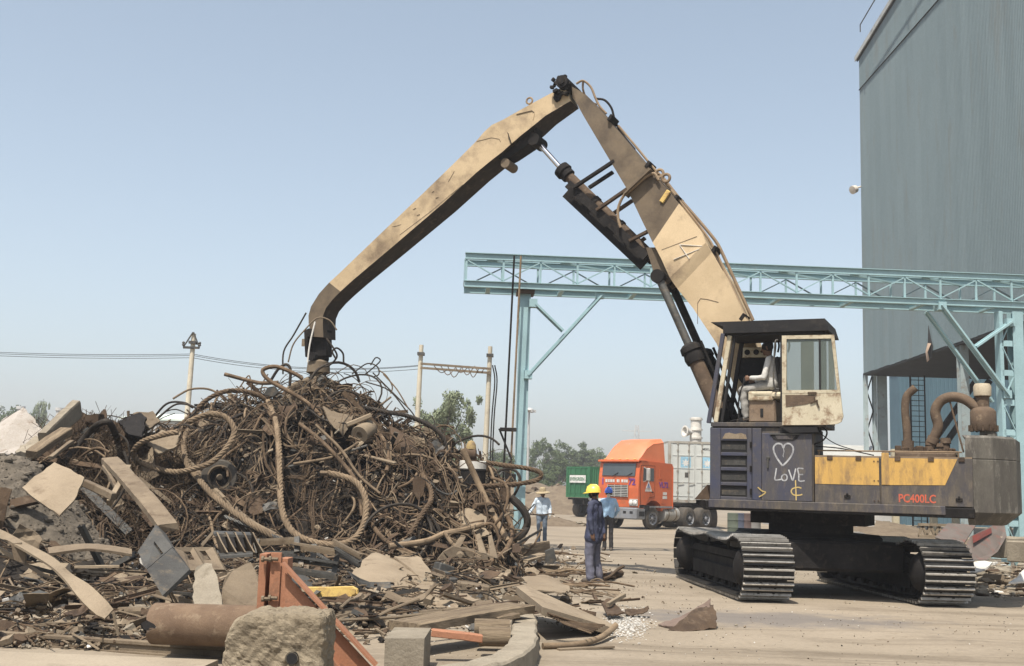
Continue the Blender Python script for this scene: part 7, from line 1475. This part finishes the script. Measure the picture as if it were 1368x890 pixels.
# ================================================================== PEOPLE
def cap_mb(mb, a, b, ra, rb, n=12):
    a = Vector(a); b = Vector(b); d = b-a; L = d.length
    if L < 1e-5: d = Vector((0, 0, 1)); L = 0
    d = d.normalized(); prof = []
    for k in range(5): t = math.pi/2*(k/4); prof.append((-ra*math.cos(t), max(ra*math.sin(t), 1e-4)))
    for k in range(5): t = math.pi/2*(k/4); prof.append((L+rb*math.sin(t), max(rb*math.cos(t), 1e-4)))
    mb.lathe(prof, a, d, n)
def person(name, label, loc, rz, caps, mats, tags, wrinkle=.014, vox=.0085):
    mb = MB()
    for (a, b, ra, rb, t) in caps: cap_mb(mb, a, b, ra, rb)
    me = mb.mesh('body', []); me.materials.clear(); o = bpy.data.objects.new('body', me); COL.objects.link(o)
    rm = o.modifiers.new('r', 'REMESH'); rm.mode = 'VOXEL'; rm.voxel_size = vox
    sm = o.modifiers.new('s', 'SMOOTH'); sm.factor = .5; sm.iterations = 4
    dg = bpy.context.evaluated_depsgraph_get(); dg.update(); out = bpy.data.meshes.new_from_object(o.evaluated_get(dg)); bpy.data.objects.remove(o); out.name = 'body'
    n = len(out.vertices); V = np.empty(n*3); out.vertices.foreach_get('co', V); V = V.reshape(-1, 3)
    def sdf(Pp):
        D = []
        for (a, b, ra, rb, t) in caps:
            a = np.array(a, float); b = np.array(b, float); ab = b-a; tt = np.clip(((Pp-a)@ab)/(ab@ab+1e-9), 0, 1)
            D.append(np.linalg.norm(Pp-(a+tt[:, None]*ab), axis=1)-(ra+(rb-ra)*tt))
        return np.array(D)
    fc = np.empty(len(out.polygons)*3); out.polygons.foreach_get('center', fc); fc = fc.reshape(-1, 3)
    idx = sdf(fc).argmin(0); tg = np.array([tags.index(c[4]) for c in caps])[idx]
    out.materials.clear()
    for t in tags: out.materials.append(mats[t])
    out.polygons.foreach_set('material_index', tg.astype(np.int32)); out.polygons.foreach_set('use_smooth', np.ones(len(tg), bool))
    N = np.empty(n*3); out.vertices.foreach_get('normal', N); N = N.reshape(-1, 3)
    vt = np.array([c[4] in ('shirt', 'trousers') for c in caps])[sdf(V).argmin(0)]
    s = np.array([mnoise.noise((p[0]*7+3.3*p[2], p[1]*7+1.7, p[2]*9+5+2.1*p[0]))+.35*mnoise.noise((p[0]*15+6*p[2], p[1]*15, p[2]*13-7*p[0])) for p in V])
    V = V+N*(vt*s*wrinkle)[:, None]; out.vertices.foreach_set('co', V.ravel()); out.update()
    r = thing(name, label, 'person', loc, rz); part('body', out, None, r); return r
def hand(caps, w, dirv, side, tag, curl=.5, s=1.0):
    """palm, four bent fingers of unequal length and a thumb; dirv runs from wrist to knuckles, side towards the thumb"""
    w = Vector(w); d = Vector(dirv).normalized(); t = Vector(side); t = (t-d*t.dot(d)).normalized(); n = d.cross(t).normalized()
    k = w+d*.085*s
    for off in (-.026, 0, .026): caps.append((w+t*off*.7, k+t*off, .019*s, .016*s, tag))
    for i, (off, L) in enumerate(((.030, .066), (.010, .074), (-.010, .069), (-.029, .055))):
        a = k+t*off; b = a+(d*math.cos(curl*.6)+n*math.sin(curl*.6))*L*.5*s; c = b+(d*math.cos(curl*1.6)+n*math.sin(curl*1.6))*L*.5*s
        caps.append((a, b, .0095*s, .009*s, tag)); caps.append((b, c, .009*s, .0078*s, tag))
    a = w+d*.025*s+t*.022; b = a+(t*.75+d*.6+n*.25)*.045*s; c = b+(d*.9+t*.1+n*.3)*.032*s
    caps.append((a, b, .014*s, .0115*s, tag)); caps.append((b, c, .011*s, .009*s, tag))
def head(caps, c, f, skin='skin', hair='hair', s=1.0, cover=None):
    """c centre of the skull, f facing"""
    c = Vector(c); f = Vector(f).normalized(); l = Vector((0, 0, 1)).cross(f).normalized(); u = f.cross(l).normalized()*1
    if u.z < 0: u = -u
    q = lambda a, b, d: c+f*a*s+l*b*s+u*d*s
    caps.append((q(-.02, 0, .03), q(.01, 0, .03), .092*s, .088*s, hair))
    caps.append((q(.025, 0, .02), q(.035, 0, -.055), .070*s, .052*s, cover or skin)); caps.append((q(.045, 0, -.085), q(.05, 0, -.088), .036*s, .034*s, cover or skin))
    caps.append((q(.088, 0, .01), q(.105, 0, -.03), .010*s, .016*s, cover or skin))
    for b in (-.034, .034):
        caps.append((q(.075, b, .022), q(.078, b*1.1, .022), .013*s, .012*s, 'eye')); caps.append((q(.078, b*.6, .040), q(.074, b*1.5, .038), .010*s, .008*s, hair))
        caps.append((q(.0, b*2.35, .015), q(-.01, b*2.45, -.03), .016*s, .011*s, skin))
    caps.append((q(.083, -.018, -.064), q(.083, .018, -.064), .008*s, .008*s, 'eye' if not cover else cover))
    return q
def stand(arm_l, arm_r, skin_hand=('skin', 'skin'), hem=.86, feet=((.12, -.02), (-.12, .04)), H=1.72, hipx=.0, flare=1.0, headf=(0, -1, 0), cover=None, thumbs=((0, -1, 0), (0, -1, 0)), curl=(.6, .6)):
    k = H/1.72; caps = []; z = lambda v: v*k
    for s, (fx, fy) in zip((1, -1), feet):
        hip = (s*.085+hipx, 0, z(.92)); knee = (s*.10+(fx-s*.12)*.5+hipx*.5, -.03+fy*.5, z(.50)); ank = (fx, fy+.02, z(.10))
        caps += [(hip, knee, .092*flare, .070*flare, 'trousers'), (knee, ank, .068*flare, .062*flare, 'trousers'), (ank, (fx, fy+.02, z(.05)), .060, .055, 'trousers' if flare > 1 else 'shoe'),
                 ((fx, fy+.05, .045), (fx+s*.02, fy-.10, .038), .045, .040, 'shoe'), ((fx, fy+.05, .03), (fx+s*.02, fy-.13, .028), .030, .028, 'shoe')]
    caps.append(((-.06+hipx, .01, z(.93)), (.06+hipx, .01, z(.93)), .115, .115, 'trousers' if hem > .9 else 'shirt'))
    for s in (-1, 1):
        caps += [((s*.075+hipx, 0, z(hem)), (s*.07+hipx*.6, 0, z(1.10)), .112*flare if hem < .95 else .108, .108, 'shirt'), ((s*.07+hipx*.6, .0, z(1.08)), (s*.092, .012, z(1.32)), .108, .112, 'shirt'),
                 ((s*.05, .01, z(1.42)), (s*.165, .01, z(1.405)), .070, .066, 'shirt')]
    caps += [((0, .015, z(1.42)), (0, .0, z(1.475)), .075, .062, 'shirt'), ((0, .012, z(1.45)), (0, -.005, z(1.56)), .052, .050, 'skin')]
    for s, arm, hc, th, cu in ((1, arm_l, skin_hand[0], thumbs[0], curl[0]), (-1, arm_r, skin_hand[1], thumbs[1], curl[1])):
        sh = Vector((s*.18, .01, z(1.395))); el = Vector(arm[0]); wr = Vector(arm[1]); el.z *= k; wr.z *= k
        caps += [(sh, el, .062, .052, 'shirt'), (el, el.lerp(wr, .93), .051, .041, 'shirt'), (el.lerp(wr, .9), wr, .028, .026, hc)]
        d = Vector(arm[2]) if len(arm) > 2 else (wr-el); hand(caps, wr, d, th, hc, cu)
    q = head(caps, (0, -.02, z(1.60)), headf, cover=cover); return caps, q
m_skin = mat('brown_skin', (.13, .07, .042), (.11, .058, .035), None, 8, .6, 0, .05, 60, rnd=0)
m_hair = mat('black_hair', (.012, .011, .011), None, None, 8, .7, 0, .2, 90, rnd=0)
m_eye = mat('dark_features', (.03, .017, .013), None, None, 8, .5, 0, 0, rnd=0)
m_shoes = mat('dusty_boots', (.06, .05, .045), (.10, .08, .06), None, 8, .85, 0, .1, 60, rnd=0)
def cloth(n, c1, c2=None, c3=None): return mat(n, c1, c2, c3, 5, .95, 0, .12, 22, rnd=0, c3_at=.66)
TAGS = ['skin', 'hair', 'eye', 'shirt', 'trousers', 'shoe', 'glove', 'scarf']
def pm(**k):
    d = dict(skin=m_skin, hair=m_hair, eye=m_eye, shirt=m_wht, trousers=m_wht, shoe=m_shoes, glove=m_white, scarf=m_white); d.update(k); return d
def hardhat(m, par, c, rz, tilt=0, s=1.0):
    mb = MB(); n = 24; prof = [(0, .128), (.02, .127), (.06, .118), (.10, .096), (.13, .06), (.145, .02), (.146, .002)]
    mb.lathe(prof, (0, 0, 0), (0, 0, 1), n)
    for i in range(len(mb.v)): x, y, z = mb.v[i]; mb.v[i] = (x*.92, y*1.12, z)
    rim = []; inn = []
    for j in range(n):
        a = 2*math.pi*j/n; f = max(0, -math.sin(a)); rim.append((.132*math.cos(a)*.95, (.148+.055*f*f)*math.sin(a)*1.02, -.012*f)); inn.append((.112*math.cos(a)*.92, .125*math.sin(a)*1.1, .004))
    o = len(mb.v); mb.v += rim+inn+[(x, y, z-.008) for x, y, z in rim]+[(x, y, z-.008) for x, y, z in inn]
    for j in range(n):
        k = (j+1) % n
        for q in ((o+j, o+k, o+n+k, o+n+j), (o+2*n+j, o+3*n+j, o+3*n+k, o+2*n+k), (o+j, o+2*n+j, o+2*n+k, o+k)): mb.f.append(q); mb.m.append(0); mb.sm.append(True)
    for x in (-.03, 0, .03): mb.tube([(x, .11, .085), (x, .05, .138), (x, -.04, .142), (x, -.11, .09)], .010, 6)
    mb.xf(Matrix.Translation(c) @ Matrix.Rotation(rz, 4, 'Z') @ Matrix.Rotation(tilt, 4, 'X') @ Matrix.Scale(s, 4)); return part('hard_hat', mb, m, par)
def face_to(v): return math.atan2(v[1], v[0])+math.pi/2      # rz that turns the figure's -y towards v
# navy overalls, yellow helmet
g = gnd(792, 778)
caps, q = stand(((.235, .03, 1.12), (.20, .07, .88), (-.05, .05, -1)), ((-.235, .05, 1.12), (-.17, .12, .88), (.1, .05, -1)), hem=.80, feet=((.11, -.02), (-.12, .05)), H=1.73, flare=1.24, headf=(-.15, -1, -.03), cover='hair')
caps.append(((0, -.05, 1.49), (0, -.085, 1.515), .05, .04, 'scarf'))
pA = person('person', 'person in dark navy jacket, grey trousers and yellow hard hat standing beside the scrap', g, face_to((-.80, .45)), caps, pm(shirt=cloth('navy_cloth', (.035, .04, .075), (.05, .055, .085), (.075, .075, .09)), trousers=cloth('grey_blue_trousers', (.115, .115, .15), (.09, .09, .12), (.15, .14, .15))), TAGS)
m_hh = mat('yellow_helmet', (.78, .56, .07), (.70, .50, .08), None, 5, .4, 0, 0, spec=.5, rnd=0)
hardhat(m_hh, pA, (0, -.025, 1.635), .15, .05)
# pale blue shirt, blue helmet, white face mask
g = gnd(812, 735.5)
caps, q = stand(((.27, .10, 1.15), (.16, .20, .98), (-.6, .1, -.6)), ((-.28, .08, 1.15), (-.20, .17, .97), (.5, .1, -.7)), hem=.97, feet=((.09, 0), (-.10, -.03)), H=1.74, headf=(.1, -1, -.04), cover='scarf')
pC = person('person', 'person in pale blue shirt, blue hard hat and white face mask before the orange truck', g, face_to((-.25, -1)), caps, pm(shirt=cloth('pale_blue_shirt', (.29, .42, .56), (.23, .35, .48)), trousers=cloth('dark_trousers', (.03, .03, .033), (.05, .045, .042))), TAGS)
hardhat(mat('blue_helmet', (.05, .13, .48), (.05, .11, .40), None, 5, .4, 0, 0, spec=.5, rnd=0), pC, (0, -.025, 1.665), 0, .05)
# straw hat, gloves, rod
g = gnd(723, 729)
caps, q = stand(((.25, .0, 1.14), (.22, -.14, .93), (0, -.5, -1)), ((-.30, -.02, 1.16), (-.40, -.17, 1.0), (-.3, -.6, -.6)), skin_hand=('glove', 'glove'), hem=.98, feet=((.11, 0), (-.10, -.05)), H=1.68, headf=(.35, -1, -.12), curl=(1.1, 1.3))
pB = person('person', 'person in pale blue shirt, jeans and wide straw hat standing beside the wire heap', g, face_to((.15, -1)), caps, pm(shirt=cloth('faded_blue_shirt', (.46, .52, .58), (.37, .44, .51)), trousers=cloth('worn_jeans', (.12, .15, .19), (.09, .115, .15), (.17, .19, .22))), TAGS)
mb = MB(); mb.lathe([(-.055, .225), (-.04, .228), (-.012, .17), (.0, .112), (.05, .108), (.10, .092), (.125, .05), (.13, .004)], (0, 0, 0), (0, 0, 1), 28)
mb.xf(Matrix.Translation((.0, -.02, 1.63)) @ Matrix.Rotation(.10, 4, 'X') @ Matrix.Rotation(-.10, 4, 'Y')); part('straw_hat', mb, mat('straw', (.34, .275, .175), (.25, .20, .125), None, 30, .95, 0, .4, 80, rnd=0), pB)
mb = MB(); mb.tube(smooth_path([(g.x-.62, g.y-.24, .88), (g.x-.42, g.y-.24, .93), (g.x, g.y-.27, .92), (g.x+.22, g.y-.26, .96), (g.x+.36, g.y-.2, .95)], 4), .022, 7)
solo('scrap_rod', mb, m_rope, 'bent rusty rod held across the body by the person in the straw hat', 'rod')
# operator, seated in the cab (house coordinates: +x forward, +y towards the camera)
def hw(x, y, z): return (x, y, z)
caps = []
hipz = 3.54
for s, ky in ((1, 1.13), (-1, .93)):
    hip = (.46, ky, hipz); knee = (.95, ky+.02*s, 3.46); ank = (.90, ky+.02*s, 3.02)
    caps += [(hip, knee, .088, .072, 'trousers'), (knee, ank, .074, .062, 'trousers'), ((.88, ky+.02*s, 2.955), (1.02, ky+.03*s, 2.925), .045, .038, 'shoe')]
caps.append(((.44, .95, hipz), (.44, 1.11, hipz), .115, .115, 'trousers'))
for s in (-1, 1): caps += [((.45, 1.03+s*.07, hipz+.06), (.47, 1.03+s*.085, 3.92), .105, .105, 'shirt'), ((.48, 1.03+s*.05, 3.99), (.49, 1.03+s*.16, 3.975), .066, .062, 'shirt')]
caps += [((.48, 1.03, 3.98), (.50, 1.03, 4.03), .07, .058, 'shirt'), ((.50, 1.03, 4.02), (.535, 1.03, 4.13), .050, .048, 'skin')]
for s in (1, -1):
    sh = Vector((.49, 1.03+s*.175, 3.965)); el = Vector((.56, 1.03+s*.24, 3.66)); wr = Vector((.80, 1.03+s*.20, 3.655))
    caps += [(sh, el, .060, .050, 'shirt'), (el, el.lerp(wr, .9), .049, .040, 'shirt'), (el.lerp(wr, .88), wr, .028, .026, 'skin')]; hand(caps, wr, (1, 0, -.15), (0, 0, 1), 'skin', 1.2)
head(caps, (.55, 1.03, 4.19), (1, .05, -.08), s=.98)
for (a, b) in ((.02, .0), (-.03, .03), (-.03, -.03)): caps.append(((.54+a, 1.03+b, 4.25), (.535+a, 1.03+b, 4.262), .06, .055, 'hair'))
po = person('person', 'seated operator in white shirt and pale trousers with hands on the levers inside the cab', EC, HR, caps, pm(shirt=cloth('white_shirt', (.48, .47, .44), (.38, .37, .35)), trousers=cloth('pale_trousers', (.30, .29, .27), (.22, .215, .20))), TAGS)
# ================================================================== HAZE
hz = bpy.data.materials.new('haze'); hz.use_nodes = True; _n = hz.node_tree.nodes
_n.remove(_n['Principled BSDF']); _v = _n.new('ShaderNodeVolumePrincipled'); _v.inputs['Color'].default_value = (.93, .95, 1, 1); _v.inputs['Density'].default_value = .0009; _v.inputs['Anisotropy'].default_value = .2
hz.node_tree.links.new(_v.outputs[0], _n['Material Output'].inputs['Volume'])
mb = MB(); mb.box(-420, 420, -60, 620, -1.5, 46); _o_ = stuff('haze', mb, hz, 'thin pale air haze over the yard')
